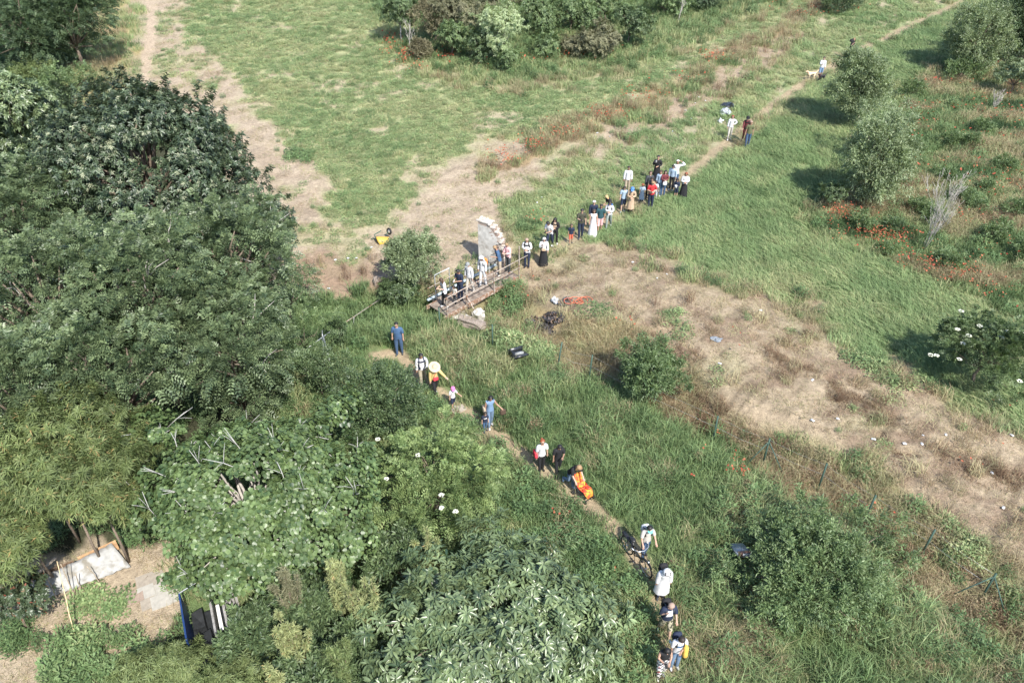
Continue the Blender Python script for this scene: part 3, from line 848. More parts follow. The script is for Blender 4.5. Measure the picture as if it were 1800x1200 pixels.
def cone_blobs(c, rx, rz, n, rsub):
    out = []
    for i in range(n):
        t = rng.uniform(0, 1) ** 1.2; a = rng.uniform(0, 6.28); q = rx * (1 - .85 * t) * rng.uniform(.3, 1)
        out.append((np.array([c[0] + q * math.cos(a), c[1] + q * math.sin(a), c[2] - rz + 2.2 * rz * t]), rsub * rng.uniform(.6, 1.2) * (1 - .45 * t)))
    return out

def make_blobs(c, rx, rz, n, rsub, flat=0.35, ry=None):
    ry = ry or rx
    out = []
    for i in range(n):
        u = rand_dirs(1)[0]
        if u[2] < -flat: u[2] = -u[2] * 0.6
        k = rng.uniform(0.55, 0.85)
        out.append((np.array([c[0] + u[0] * rx * k, c[1] + u[1] * ry * k, c[2] + u[2] * rz * k]), rsub * rng.uniform(0.65, 1.25)))
    return out

SHOOTS = 5

def crown_points(blobs, dens, core=None):
    """cluster centres and outward directions on the lumpy surface of the crown"""
    C = []; U = []
    for c, r in blobs:
        n = max(6, int(dens * 4 * math.pi * r * r))
        u = rand_dirs(n)
        u = u[(u[:, 2] > -0.35) | (rng.uniform(0, 1, n) < 0.35)]
        k = rng.uniform(0.0, 1, len(u)) ** 0.5 * 0.55 + 0.52
        C.append(c + u * (r * k)[:, None] * np.array([1, 1, .85])); U.append(u)
        for _ in range(SHOOTS):                 # shoots that stand out of the outline
            s = rand_dirs(1)[0]; s[2] = abs(s[2]) * .8 + .1
            t = rng.uniform(.9, 1.0 + rng.uniform(.2, .75), max(3, int(dens * r * 1.2)))
            C.append(c + s * (r * t)[:, None] + rng.normal(0, .05 * r, (len(t), 3))); U.append(np.repeat(unit(s[None]), len(t), 0))
    C = np.concatenate(C); U = np.concatenate(U)
    inside = np.zeros(len(C), int)
    for c, r in blobs:
        inside += (np.linalg.norm(C - c, axis=1) < r * 0.48)
    keep = inside == 0
    C, U = C[keep], U[keep]
    if core is not None:
        cc = unit(C - np.array(core)); U = unit(U + cc * 0.5)
    return C, U

UP = np.array([[0, 0, 1.0]])

def foliage(style, C, U, L, W, per, twig, tmix=0.0):
    """leaves for every twig: returns V, F, tint"""
    K = len(C)
    ax = unit(U + UP * 0.25 + rand_dirs(K) * 0.55)
    ct = rng.uniform(0, 1, K)
    cI = np.repeat(np.arange(K), per)
    A = ax[cI]; base = C[cI]; n = len(cI)
    jit = rand_dirs(n)
    side = unit(np.cross(A, unit(U[cI] + UP * .6 + rand_dirs(K)[cI] * .4)))
    nrm = unit(np.cross(side, A))
    j = np.tile(np.arange(per), K)
    sz = rng.uniform(0.7, 1.25, n)
    if style == 'pinnate':                      # leaflets in pairs along a rachis
        t = (j // 2 + 1) / (per / 2)
        sg = np.where(j % 2 == 0, 1.0, -1.0)[:, None]
        bend = -UP * (t[:, None] ** 2) * 0.35
        c = base + (A + bend) * (t * twig)[:, None]
        d = unit(A * 0.55 + side * sg + jit * 0.12)
        V, F = leaf_arrays(c, d, unit(nrm + jit * .25), L * sz * (1 - .3 * t), W * sz, .12, .1)
        per_v = 4
    elif style == 'rosette':                    # long leaves radiating from a shoot
        a = 2 * np.pi * j / per + rng.uniform(0, 6.28, K)[cI] + rng.normal(0, .25, n)
        rad = side * np.cos(a)[:, None] + nrm * 0 + np.cross(A, side) * np.sin(a)[:, None]
        d = unit(rad + A * rng.uniform(.15, .6, n)[:, None])
        c = base + A * (rng.uniform(-.5, .5, n) * twig)[:, None]
        V, F = leaf_arrays(c, d, unit(A + jit * .2), L * sz, W * sz, .15, .22)
        per_v = 4
    else:                                       # leaves spread along a twig
        t = rng.uniform(0, 1, n)
        c = base + A * (t * twig)[:, None] + jit * (0.10 * twig)
        d = unit(A * 0.6 + jit * 0.9)
        V, F = leaf_arrays(c, d, unit(nrm + UP * .5 + rand_dirs(n) * .5), L * sz, W * sz, .15, .12)
        per_v = 4
    tint = np.clip(ct[cI] * 0.65 + rng.uniform(0, .35, n), 0, 1)
    return V, F, np.repeat(tint, per_v)

BARK = simple_mat('bark', (.16, .125, .095), .9, .35, 22, bump=.5)
PALEBARK = simple_mat('pale_bark', (.36, .335, .30), .85, .25, 18, bump=.3)

def limbs(base, C, blobs, r0, mat, parent, crook=0.18, nlimb=None):
    mb = MB()
    base = Vector(base); C = Vector(C)
    fork = base + (C - base) * 0.55
    mid = base + (C - base) * 0.28 + Vector((random.uniform(-.1, .1), random.uniform(-.1, .1), 0))
    mb.tube([base - Vector((0, 0, .12)), mid, fork], [r0, r0 * .82, r0 * .66], 8)
    sel = blobs if nlimb is None else random.sample(blobs, min(nlimb, len(blobs)))
    for c, r in sel:
        e = Vector(c)
        d = e - fork
        s = Vector((random.uniform(-1, 1), random.uniform(-1, 1), random.uniform(-.3, 1))) * crook * d.length
        mb.tube([fork, fork + d * .35 + s * .6, fork + d * .7 + s * .5, e], [r0 * .5, r0 * .36, r0 * .24, r0 * .1], 5)
    return mb.build('trunk', mat, parent)

def tree(name, label, cat, px, py, hc, rx, rz, style, mat, L, W, per, twig, dens, nb, rsub, group=None, r0=.12, bark=None, lean=(0, 0), blobs_extra=None, flat=.35, ry=None, limbn=None, tint_shift=0.0, cone=False):
    """crown centre seen at pixel (px, py), hc metres above the ground below it"""
    c = G(px, py, hc)
    base = Vector((c.x - lean[0], c.y - lean[1], 0)); base.z = float(terrain(np.array([base.x]), np.array([base.y]))[0])
    root = empty(name, base, 0, label, cat, group)
    bl = cone_blobs(c, rx, rz, nb, rsub) if cone else make_blobs(c, rx, rz, nb, rsub, flat, ry)
    if blobs_extra:
        for ex, ey, eh, er in blobs_extra:
            g = G(ex, ey, eh); bl.append((np.array(g), er))
    C, U = crown_points(bl, dens, tuple(c))
    V, F, T = foliage(style, C, U, L, W, per, twig)
    V = V - np.array(base)
    o = link('crown', mesh_np('crown', V, F, np.clip(T + tint_shift, 0, 1)), mat, root, kind='stuff')
    limbs((0, 0, 0), c - base, [(b - np.array(base), r) for b, r in bl], r0, bark or BARK, root, nlimb=limbn)
    return root, bl, C, U

def plume(name, label, cat, px, py, H, spread, nst, mat, L, W, group=None, side=.34):
    """feathery shrub: thin stems fanning up from the foot, each set with short rising sprigs; top seen at px, py"""
    t = G(px, py, H)
    base = Vector((t.x, t.y, float(terrain(np.array([t.x]), np.array([t.y]))[0])))
    root = empty(name, base, 0, label, cat, group)
    C = []; U = []; mb = MB()
    for k in range(nst):
        a = random.uniform(0, 6.28); s = random.uniform(.1, 1) * spread
        h = H * random.uniform(.72, 1.0) * (1 - .25 * s / max(spread, .01) * random.random())
        top = Vector((math.cos(a) * s, math.sin(a) * s, h)); bend = Vector((math.cos(a) * s * .3, math.sin(a) * s * .3, h * .5))
        mb.tube([(0, 0, -.05), bend, top], [.018, .012, .004], 4)
        for q in range(30):
            f = random.uniform(.42, 1.0)
            p = (Vector((0, 0, 0)).lerp(bend, f * 2) if f < .5 else bend.lerp(top, f * 2 - 1))
            d = Vector((random.uniform(-1, 1), random.uniform(-1, 1), random.uniform(.4, 1.3))).normalized()
            reach = side * (1.08 - f) * random.uniform(.5, 1)
            for w in range(4):
                C.append(p + d * reach * (w + 1) / 4); U.append(d)
    C = np.array([tuple(c) for c in C]); U = np.array([tuple(u) for u in U])
    V, F, T = foliage('spread', C, unit(U + UP * .5), L, W, 5, .10)
    link('crown', mesh_np('crown', V, F, T), mat, root, kind='stuff')
    mb.build('stem', BARK, root)
    return root

LM = {
 'dark': leaf_mat('dark_leaves', (.020, .036, .022), (.105, .145, .078), .16, .40, .5),
 'ash': leaf_mat('ash_leaves', (.030, .056, .031), (.195, .252, .125), .24, .42, .45),
 'farwood': leaf_mat('far_leaves', (.026, .052, .028), (.125, .175, .085), .22, .5, .35),
 'loquat': leaf_mat('loquat_leaves', (.026, .054, .028), (.215, .275, .13), .14, .34, .55),
 'fig': leaf_mat('fig_leaves', (.022, .050, .020), (.160, .225, .085), .2, .42, .45),
 'bamboo': leaf_mat('bamboo_leaves', (.050, .082, .028), (.215, .265, .105), .3, .5, .3, (.34, .25, .11)),
 'elder': leaf_mat('elder_leaves', (.075, .13, .046), (.275, .345, .145), .28, .5, .35),
 'small': leaf_mat('small_leaves', (.032, .062, .030), (.165, .225, .10), .22, .45, .4),
 'willow': leaf_mat('willow_leaves', (.054, .10, .042), (.215, .285, .125), .25, .45, .4),
 'olive': leaf_mat('olive_leaves', (.078, .115, .055), (.32, .385, .215), .26, .42, .45),
 'pale': leaf_mat('pale_leaves', (.19, .27, .125), (.50, .56, .35), .3, .5, .35),
 'feather': leaf_mat('feathery_leaves', (.17, .20, .085), (.38, .41, .20), .3, .55, .25, (.46, .32, .15)),
 'olivebrown': leaf_mat('olive_brown_leaves', (0.101, 0.111, 0.064), (0.247, 0.236, 0.141), .22, .55, .3),
 'hemp': leaf_mat('hemp_leaves', (.085, .125, .048), (.245, .295, .125), .3, .5, .3),
 'red': leaf_mat('reddish_leaves', (0.036, 0.058, 0.031), (0.100, 0.136, 0.074), .2, .35, .5, (0.261, 0.068, 0.046)),
 'bloom': leaf_mat('cream_blossom', (0.238, 0.274, 0.168), (0.456, 0.473, 0.341), .3, .6, .2),
 'white': leaf_mat('white_blossom', (0.716, 0.716, 0.628), (0.847, 0.847, 0.786), .3, .6, .2),
 'dead': leaf_mat('dead_leaves', (.12, .115, .07), (.25, .225, .14), .2, .6, .2),
}

# --- the wood on the left
tree('tree', 'dark dense tree at the top left corner, left of its neighbour', 'tree', 25, 40, 3.9, 4.2, 3.9, 'pinnate', LM['farwood'], .19, .085, 8, .40, 10, 24, 1.6, 'trees of the left wood', .2, flat=.8)
tree('tree', 'dark tree with drooping skirt beside the dry verge at top left', 'tree', 122, 48, 3.3, 2.9, 3.3, 'pinnate', LM['farwood'], .19, .08, 8, .38, 11, 22, 1.3, 'trees of the left wood', .18, flat=.9)
tree('tree', 'pale leaved tree at the left edge below the dark top corner trees', 'tree', 30, 205, 3.6, 2.6, 2.6, 'rosette', LM['loquat'], .24, .09, 8, .2, 10, 24, 1.0, 'trees of the left wood', .16, flat=.9)
tree('bush', 'light green low bush behind the cream tipped tree', 'bush', 120, 150, 1.0, 2.0, 1.0, 'spread', LM['willow'], .15, .06, 8, .3, 12, 9, .8, None, .06)
tree('bush', 'low yellowish green bush on the verge behind the dark crown', 'bush', 55, 140, .9, 1.6, .9, 'spread', LM['hemp'], .15, .06, 8, .3, 12, 8, .7, None, .06)
rt, bl, C, U = tree('tree', 'big dark evergreen tree with cream flower tips over the pale earth', 'tree', 250, 285, 5.6, 5.0, 3.6, 'rosette', LM['dark'], .17, .07, 7, .16, 14, 62, 1.0, 'trees of the left wood', .3,
     blobs_extra=[(395, 300, 4.6, 1.2), (440, 330, 3.6, 1.0), (470, 390, 3.0, 1.1), (440, 400, 3.2, 1.2), (490, 405, 2.6, .8), (410, 350, 3.8, 1.3), (350, 260, 5.2, 1.1), (470, 392, 3.0, 1.0), (490, 425, 2.4, .9), (270, 395, 4.4, 1.2), (205, 395, 4.5, 1.2), (330, 415, 3.8, 1.1), (140, 375, 4.6, 1.2), (380, 430, 3.2, 1.0), (260, 430, 3.6, 1.0), (320, 370, 4.6, 1.0), (215, 175, 7.6, 1.0), (150, 180, 7.2, 1.1), (280, 195, 7.6, 1.0)])
sel = rng.uniform(0, 1, len(C)) < 0.085 * (0.4 + 1.6 * (fbm(C[:, 0] * .5, C[:, 1] * .5, 8, 3) > .5)) * (U[:, 2] > 0)
V, F, T = foliage('rosette', C[sel] + U[sel] * .16, U[sel], .13, .035, 7, .12)
link('blossom', mesh_np('blossom', V - np.array(rt.location), F, T), LM['bloom'], rt, kind='stuff')

ash = []
for i, (px, py, hc, rx, rz, nb, lab) in enumerate([
     (385, 455, 5.0, 3.2, 2.4, 20, 'feathery grey green tree below the dark crown, nearest the pale earth'),
     (250, 520, 5.4, 2.9, 2.5, 18, 'feathery grey green tree in the middle of the left wood with dead twigs'),
     (90, 520, 5.2, 3.0, 2.6, 20, 'feathery grey green tree at the left edge above the bamboo'),
     (400, 600, 4.2, 2.6, 1.9, 16, 'feathery grey green tree just above the fig tree'),
     (190, 650, 4.6, 2.5, 2.0, 16, 'feathery green tree between the bamboo and the dead twigs'),
     (40, 680, 4.6, 2.0, 1.6, 12, 'feathery green tree at the left edge directly above the bamboo'),
     (30, 390, 5.2, 2.5, 2.4, 14, 'feathery dark tree at the left edge beside the cream tipped tree')]):
    rt, bl, C, U = tree('tree', lab, 'tree', px, py, hc, rx, rz, 'pinnate', LM['ash'], .16, .062, 10, .44, 9.5, int(nb * 2.9), .70, 'trees of the left wood', .2, flat=.75)
    if i in (0, 1, 2, 3):
        for q in range(10 if i < 2 else 5):
            mb = MB()
            k = random.randrange(len(C)); p = Vector(C[k]) - rt.location; u = Vector(U[k])
            if u.z < 0: continue
            a = p - u * .5
            for w in range(3):
                d = (u + Vector((random.uniform(-1, 1), random.uniform(-1, 1), random.uniform(-.3, .6))) * .9).normalized()
                Lk = random.uniform(.6, 1.3)
                mb.tube([a, a + d * Lk * .5 + Vector((0, 0, .06)), a + d * Lk + Vector((random.uniform(-.15, .15), 0, random.uniform(-.1, .1)))], [.025, .018, .006], 4)
            mb.build('dead_branch', PALEBARK, rt)
tree('bush', 'thin scrubby bush of pale twigs left of the leaning wire frame', 'bush', 530, 590, 1.5, 1.2, 1.2, 'pinnate', LM['willow'], .12, .04, 8, .4, 9, 10, .6, None, .05)
tree('bush', 'ragged green bush under the grey green trees by the ditch', 'bush', 500, 510, 2.2, 1.3, 1.2, 'pinnate', LM['ash'], .12, .045, 8, .4, 10, 8, .7, None, .07)
tree('bush', 'feathery grey green bush in the gap above the fig tree', 'bush', 425, 690, 2.0, 1.5, 1.0, 'pinnate', LM['ash'], .15, .058, 10, .40, 11, 16, .6, None, .08, flat=.7)
tree('bush', 'green scrub left of the dark rounded bush', 'bush', 560, 655, 1.3, 1.0, .9, 'spread', LM['small'], .10, .04, 10, .35, 14, 8, .5, None, .05)
tree('bush', 'dark rounded small leaved bush left of the man in the dark vest', 'bush', 655, 705, 1.5, 1.45, 1.1, 'spread', LM['small'], .085, .045, 10, .28, 26, 14, .62, None, .07, tint_shift=-.1)
rt, bl, C, U = tree('elder_bush', 'broad light green elder bush with a few white flower heads', 'bush', 762, 845, 1.8, 1.85, 1.25, 'pinnate', LM['elder'], .15, .05, 8, .3, 17, 24, .75, None, .08)

def flower_heads(root, pts, r=.12):
    K = []; D = []
    for px, py, h in pts:
        g = G(px, py, h)
        for _ in range(26):
            a = random.uniform(0, 6.28); q = r * math.sqrt(random.random())
            K.append((g.x + q * math.cos(a), g.y + q * math.sin(a), g.z + .03 * (1 - (q / r) ** 2))); D.append((math.cos(a), math.sin(a), .2))
    K = np.array(K); D = np.array(D)
    V, F = leaf_arrays(K, D, np.repeat(UP, len(K), 0), np.full(len(K), .06), np.full(len(K), .06), 0, 0)
    link('blossom', mesh_np('blossom', V - np.array(root.location), F, np.repeat(rng.uniform(0, 1, len(K)), 4)), LM['white'], root, kind='stuff')
flower_heads(rt, [(811, 822, 2.6), (776, 870, 2.9), (776, 893, 2.9), (801, 899, 2.7), (679, 842, 2.6), (664, 772, 2.6), (735, 800, 3.2)], .045)

# --- bamboo
for px, py, hc, rx, rz, lab in [(60, 800, 4.2, 1.5, 1.7, 'yellow green bamboo clump at the left edge, the tallest one'),
                           (165, 770, 4.0, 1.4, 1.5, 'yellow green bamboo clump next to the fig tree, upper one'),
                           (25, 890, 3.8, 1.2, 1.4, 'yellow green bamboo clump above the dark end of the plank'),
                           (165, 858, 3.6, 1.2, 1.1, 'yellow green bamboo clump hanging over the brown plank'),
                           (8, 965, 3.2, .8, 1.0, 'yellow green bamboo clump at the left end of the white sheet'),
                           (110, 850, 3.9, 1.3, 1.3, 'yellow green bamboo clump in the middle of its stand')]:
    tree('bamboo_clump', lab, 'bamboo', px, py, hc, rx, rz, 'rosette', LM['bamboo'], .20, .026, 9, .25, 30, 13, .62, 'bamboo by the garden', .05, flat=.6)

# --- feathery pale shrubs
for px, py, H, sp, ns, k, lab in [(498, 1088, 3.9, .75, 16, 'feather', 'pale yellow feathery shrub at the bottom, the broadest one'),
        (492, 992, 4.0, .5, 10, 'olivebrown', 'brownish feathery shrub rising just above the pale yellow one'),
        (578, 972, 4.3, .6, 11, 'feather', 'pale green feathery shrub with an upright tip left of the glossy leaves'),
        (750, 925, 3.4, .5, 9, 'feather', 'pale feathery shrub poking up between elder and glossy long leaves'),
        (640, 1025, 3.7, .8, 9, 'feather', 'low pale feathery shrub with orange tips among the glossy leaves'),
        (585, 1110, 3.9, .65, 13, 'hemp', 'fresh green feathery shrub right of the pale yellow one'),
        (468, 1160, 3.8, .35, 7, 'feather', 'small yellow feathery shrub at the bottom edge'),
        (780, 1010, 3.7, .25, 5, 'hemp', 'small yellow green plant growing through the glossy leaves')]:
    plume('feathery_shrub', lab, 'shrub', px, py, H, sp, ns, LM[k], .12, .022, 'pale feathery shrubs')
SHOOTS = 5
for px, py, hc, rx, rz, k, lab in [(318, 1172, 1.2, .7, .6, 'hemp', 'yellow green leafy plant below the dark open shed'),
        (265, 1190, 1.3, .8, .7, 'hemp', 'yellow green leafy plant left of the shed at the bottom edge'),
        (415, 1210, 1.4, .8, .7, 'hemp', 'yellow green leafy plant at the bottom edge under the shed'),
        (545, 1070, 1.4, .9, .7, 'small', 'dark leafy bush in the gap between the feathery shrubs'),
        (440, 1130, 1.3, .8, .7, 'small', 'dark leafy bush between the shed and the pale yellow shrub'),
        (640, 1165, 1.4, .8, .7, 'small', 'dark leafy bush left of the glossy leaves at the bottom'),
        (700, 985, 1.4, .8, .7, 'small', 'dark leafy bush between the fig and the glossy leaves'),
        (540, 1225, 2.0, .9, .7, 'small', 'dark green bush at the bottom edge under the feathery shrubs')]:
    tree('leafy_shrub', lab, 'shrub', px, py, hc, rx, rz, 'spread' if k == 'small' else 'rosette', LM[k], .15, .05 if k == 'small' else .028, 8, .24, 34, 18, .34, 'leafy shrubs by the shed', .03, flat=.6)
tree('photinia_bush', 'dark bush with red young leaves at the left edge of the garden', 'bush', 25, 1060, 1.3, .95, .9, 'rosette', LM['red'], .11, .05, 7, .12, 40, 10, .45, None, .05)

# --- fig and loquat: broad leaves, the largest in view as single parts
def big_leaf_tree(name, label, px, py, hc, rx, rz, nb, rsub, mat, L, W, per, dens, lobed, rosette, bark, r0, ry=None, extra=None, clearance=0.0):
    c = G(px, py, hc)
    base = Vector((c.x, c.y, float(terrain(np.array([c.x]), np.array([c.y]))[0])))
    root = empty(name, base, 0, label, 'tree')
    bl = make_blobs(c, rx, rz, nb, rsub, .2, ry)
    for ex, ey, eh, er in (extra or []): bl.append((np.array(G(ex, ey, eh)), er))
    C, U = crown_points(bl, dens, tuple(c))
    K = len(C)
    ax = unit(U + UP * .45 + rand_dirs(K) * .4)
    cI = np.repeat(np.arange(K), per); n = len(cI); j = np.tile(np.arange(per), K)
    A = ax[cI]; s0 = unit(np.cross(A, rand_dirs(K)[cI])); s1 = np.cross(A, s0)
    a = 2 * np.pi * j / per + rng.uniform(0, 6.28, K)[cI] + rng.normal(0, .3, n)
    rad = s0 * np.cos(a)[:, None] + s1 * np.sin(a)[:, None]
    el = rng.uniform(.1, .75, n) if rosette else rng.uniform(-.25, .55, n)
    d = unit(rad + A * el[:, None])
    cc = C[cI] + A * rng.uniform(-.1, .08, n)[:, None] + rad * (0.02 if rosette else 0.07)
    nrm = unit(A + UP * .5 + rand_dirs(n) * (.3 if rosette else .8))
    sz = rng.uniform(.7, 1.2, n)
    tint = np.clip(np.repeat(rng.uniform(0, .6, K), per) + rng.uniform(0, .4, n), 0, 1)
    # leaves nearest the camera and on top show largest
    camv = np.array([0, 0, CAM_H]) - cc
    pxs, pys = project(cc[:, 0], cc[:, 1], cc[:, 2])
    show = (np.abs((nrm * unit(camv)).sum(1)) * sz * W * L) / (np.linalg.norm(camv, axis=1) ** 2) * (U[cI][:, 2] > 0.1) * (pxs > 0) * (pxs < 1800) * (pys > 0) * (pys < 1200)
    order = np.argsort(-show)
    single = order[:1200:4]; rest = np.setdiff1d(np.arange(n), single)
    V, F = big_leaf_arrays(cc[rest], d[rest], nrm[rest], L * sz[rest], W * sz[rest], lobed, .3 if rosette else .2)
    o = link('foliage', mesh_np('foliage', V - np.array(base), F, np.repeat(tint[rest], 8)), mat, root, kind='stuff')
    protos = []
    for k in range(5):
        v, f = big_leaf_arrays(np.zeros((1, 3)), np.array([[0, 1.0, 0]]), np.array([[0, 0, 1.0]]), np.array([L]), np.array([W]), lobed, 0.0)
        v[:, 2] -= (.3 if rosette else .2) * v[:, 1] ** 2 / L
        protos.append(mesh_np('leaf', v, f, np.full(8, .15 + .18 * k)))
        protos[-1].materials.append(mat)
    for q in single:
        y = Vector(d[q]); zz = Vector(nrm[q]); x = y.cross(zz).normalized(); zz = x.cross(y)
        M = Matrix((x, y, zz)).transposed().to_4x4() @ Matrix.Scale(float(sz[q]), 4)
        M.translation = Vector(cc[q]) - base
        lo = bpy.data.objects.new('leaf', protos[int(tint[q] * 4.99)])
        COL.objects.link(lo); lo.parent = root; lo.matrix_local = M
    limbs((0, 0, 0), c - base, [(b - np.array(base), r) for b, r in bl], r0, bark, root)
    return root, bl, C, U

rt, bl, C, U = big_leaf_tree('fig_tree', 'broad fig tree with round pale leaves and bare whitish branches', 430, 860, 3.4, 3.1, 1.7, 64, .46, LM['fig'], .125, .12, 6, 19, True, False, PALEBARK, .13,
                             extra=[(355, 1000, 2.6, .7), (395, 1025, 2.4, .55), (255, 905, 2.9, .6), (620, 820, 3.0, .8), (590, 720, 3.2, .7), (560, 900, 3.0, .7), (610, 900, 2.8, .7), (560, 960, 2.6, .7), (630, 950, 2.4, .6), (500, 950, 2.8, .8), (540, 850, 3.3, .8), (480, 1000, 2.4, .6), (270, 760, 3.6, .8)])
for q in range(64):
    mb = MB()
    k = random.randrange(len(C)); u = Vector(U[k])
    if u.z < .1: continue
    p = Vector(C[k]) - rt.location
    d = (u * .6 + Vector((random.uniform(-1, 1), random.uniform(-1, 1), random.uniform(.2, .9)))).normalized()
    Lk = random.uniform(.6, 1.3); a = p - u * .45
    side = Vector((random.uniform(-1, 1), random.uniform(-1, 1), random.uniform(-.2, .4)))
    mid = a + d * Lk * .5 + side * .12
    mb.tube([a, mid, a + d * Lk], [.016, .012, .006], 5)
    for w in range(2):
        e = mid + (d + Vector((random.uniform(-1, 1), random.uniform(-1, 1), random.uniform(-.2, .5)))).normalized() * Lk * .5
        mb.tube([mid, (mid + e) / 2 + Vector((0, 0, .04)), e], [.010, .008, .004], 4)
    mb.build('bare_branch', simple_mat('grey_white_bark', (.36, .355, .33), .8, .25, 20), rt)

big_leaf_tree('loquat_tree', 'loquat tree with long glossy ribbed leaves at the bottom centre', 880, 1095, 2.1, 3.1, .95, 75, .50, LM['loquat'], .24, .072, 8, 10, False, True, BARK, .12,
              extra=[(850, 950, 2.2, .7), (760, 1000, 2.4, .7), (700, 1080, 2.4, .6), (1060, 1080, 1.8, .6), (1050, 1170, 2.0, .6), (960, 980, 1.9, .6), (690, 1180, 2.4, .6), (660, 1100, 2.2, .5)], ry=2.7)

# --- bushes right of the near path
tree('bush', 'broad willowy bush at the lower right, right of the silver sack', 'bush', 1425, 1005, 1.1, 2.0, .95, 'spread', LM['willow'], .12, .036, 9, .34, 26, 40, .42, None, .07,
     blobs_extra=[(1555, 935, 1.0, .4), (1290, 1010, .6, .4), (1345, 925, .9, .45), (1500, 1095, .5, .5), (1350, 1105, .5, .45), (1420, 905, 1.4, .45), (1480, 900, 1.5, .4), (1540, 1040, .7, .5), (1580, 985, .6, .35)])
tree('bush', 'round willowy bush on the ditch edge right of the path walkers', 'bush', 1142, 662, 1.4, .9, 1.2, 'spread', LM['willow'], .12, .036, 9, .32, 30, 30, .40, None, .07,
     blobs_extra=[(1190, 640, 1.4, .2), (1200, 680, 1.0, .2), (1105, 622, 2.0, .28), (1165, 606, 2.5, .22), (1130, 608, 2.4, .22)], tint_shift=-.1)
tree('bush', 'loose bush of olive leaves left of the bridge', 'bush', 724, 460, 1.5, 1.25, 1.4, 'spread', LM['olive'], .12, .04, 8, .32, 26, 34, .40, None, .08)
tree('bush', 'low dark foot of scrub between the olive bush and the ditch', 'bush', 705, 515, .8, .8, .5, 'rosette', LM['small'], .14, .05, 7, .16, 24, 9, .45, None, .05)
tree('conical_shrub', 'small dark conical shrub beside the thin rail', 'shrub', 594, 583, .75, .3, .65, 'spread', LM['small'], .07, .035, 9, .12, 60, 10, .25, None, .03, flat=.8, tint_shift=-.15)
rt, bl, C, U = tree('elder_bush', 'elder bush dotted with flat white flower heads at the right edge', 'bush', 1735, 622, 1.6, 1.7, 1.45, 'pinnate', LM['small'], .13, .045, 8, .28, 24, 24, .6, None, .08,
     blobs_extra=[(1660, 620, 1.0, .45), (1800, 620, 1.6, .6), (1770, 680, .9, .5)])
flower_heads(rt, [(1690, 547, 2.9), (1722, 573, 2.9), (1683, 579, 2.5), (1703, 590, 2.5), (1773, 583, 2.9), (1760, 593, 2.7), (1796, 585, 2.9), (1692, 604, 2.3), (1646, 625, 1.7), (1686, 632, 1.9), (1792, 670, 1.9), (1636, 624, 1.4)], .075)

# --- olive grey trees of the right meadow
tree('tree', 'olive grey tree leaning left beside the far path, the upper of the pair', 'tree', 1512, 150, 2.8, 1.6, 2.3, 'spread', LM['olive'], .17, .05, 8, .42, 15, 44, .55, 'olive grey trees of the meadow', .08, lean=(-.5, .1), tint_shift=-.05, flat=1.0)
tree('tree', 'olive grey tree beside the bare white tree, the lower of the pair', 'tree', 1545, 278, 2.9, 1.65, 2.4, 'spread', LM['olive'], .17, .05, 8, .42, 15, 46, .55, 'olive grey trees of the meadow', .08, flat=1.0, blobs_extra=[(1535, 205, 2.8, .8), (1560, 235, 2.4, .7), (1590, 200, 2.4, .5), (1500, 330, 1.0, .7), (1580, 330, 1.0, .6)])
tree('bush', 'small round grey green bush at the foot of the lower olive grey tree', 'bush', 1465, 345, .75, .6, .55, 'rosette', LM['small'], .12, .045, 7, .14, 26, 8, .35, None, .04)
tree('tree', 'olive grey tree at the top right where the far path leaves the picture', 'tree', 1722, 68, 2.6, 2.1, 2.4, 'spread', LM['olive'], .18, .05, 8, .44, 13, 44, .7, 'olive grey trees of the meadow', .1, lean=(-.5, 0), flat=1.0)
tree('tree', 'dark broad tree in the top right corner', 'tree', 1795, 40, 3.3, 2.6, 2.5, 'spread', LM['farwood'], .19, .07, 8, .44, 12, 36, .85, None, .12, flat=1.0)
tree('bush', 'grey green shrub at the right edge under the corner trees', 'bush', 1788, 135, 1.5, 1.3, 1.2, 'rosette', LM['olive'], .17, .055, 7, .16, 16, 12, .6, None, .06)
tree('bush', 'dark flat bush at the top edge left of the far path', 'bush', 1478, 2, .9, 1.9, .75, 'spread', LM['farwood'], .16, .06, 8, .3, 16, 12, .6, None, .06)
tree('bush', 'low dull green bush left of the right edge shrub', 'bush', 1690, 128, .7, 1.5, .6, 'spread', LM['willow'], .14, .05, 8, .25, 16, 10, .5, None, .04)
for px, py, r, lab in [(1602, 160, .7, 'dark low bush at the top left corner of the poppy meadow, alone'), (1515, 392, .55, 'small green bush standing among the thickest red poppies, left one'), (1752, 412, .6, 'small green bush right of the bare white tree near the right edge'),
        (1665, 462, .55, 'small green bush below and right of the foot of the bare white tree'), (1578, 402, .5, 'small green bush left of the foot of the bare white tree'), (1725, 225, .55, 'dark bush just below the small bare white tree'),
        (1700, 250, .6, 'dark green bush halfway between the two bare white trees'), (1640, 385, .55, 'dark bush behind the trunk of the bare white tree'), (1712, 365, .5, 'small bush right of the branches of the bare white tree'),
        (1785, 370, .6, 'dark bush at the right edge level with the bare white tree'), (1610, 265, .55, 'low green bush right of the lower olive grey tree'), (1560, 440, .3, 'tiny green plant in front of the red poppies at the meadow edge'),
        (1770, 290, .5, 'low bush near the right edge above the middle of the poppy meadow'), (1668, 250, .5, 'dark bush above the tip of the bare white tree'), (1735, 330, .4, 'small plant between the poppies right of the bare tree tip'),
        (1690, 345, .5, 'green bush touching the right branches of the bare white tree'), (1610, 365, .5, 'green bush touching the left branches of the bare white tree'), (1660, 310, .5, 'dark bush seen through the bare white branches'),
        (1790, 440, .6, 'dark bush at the right edge below the others')]:
    tree('low_bush', lab, 'bush', px, py, r * .7, r, r * .75, 'spread', LM['willow'], .12, .04, 7, .25, 22, 8, r * .5, 'small bushes in the poppy meadow', .03)

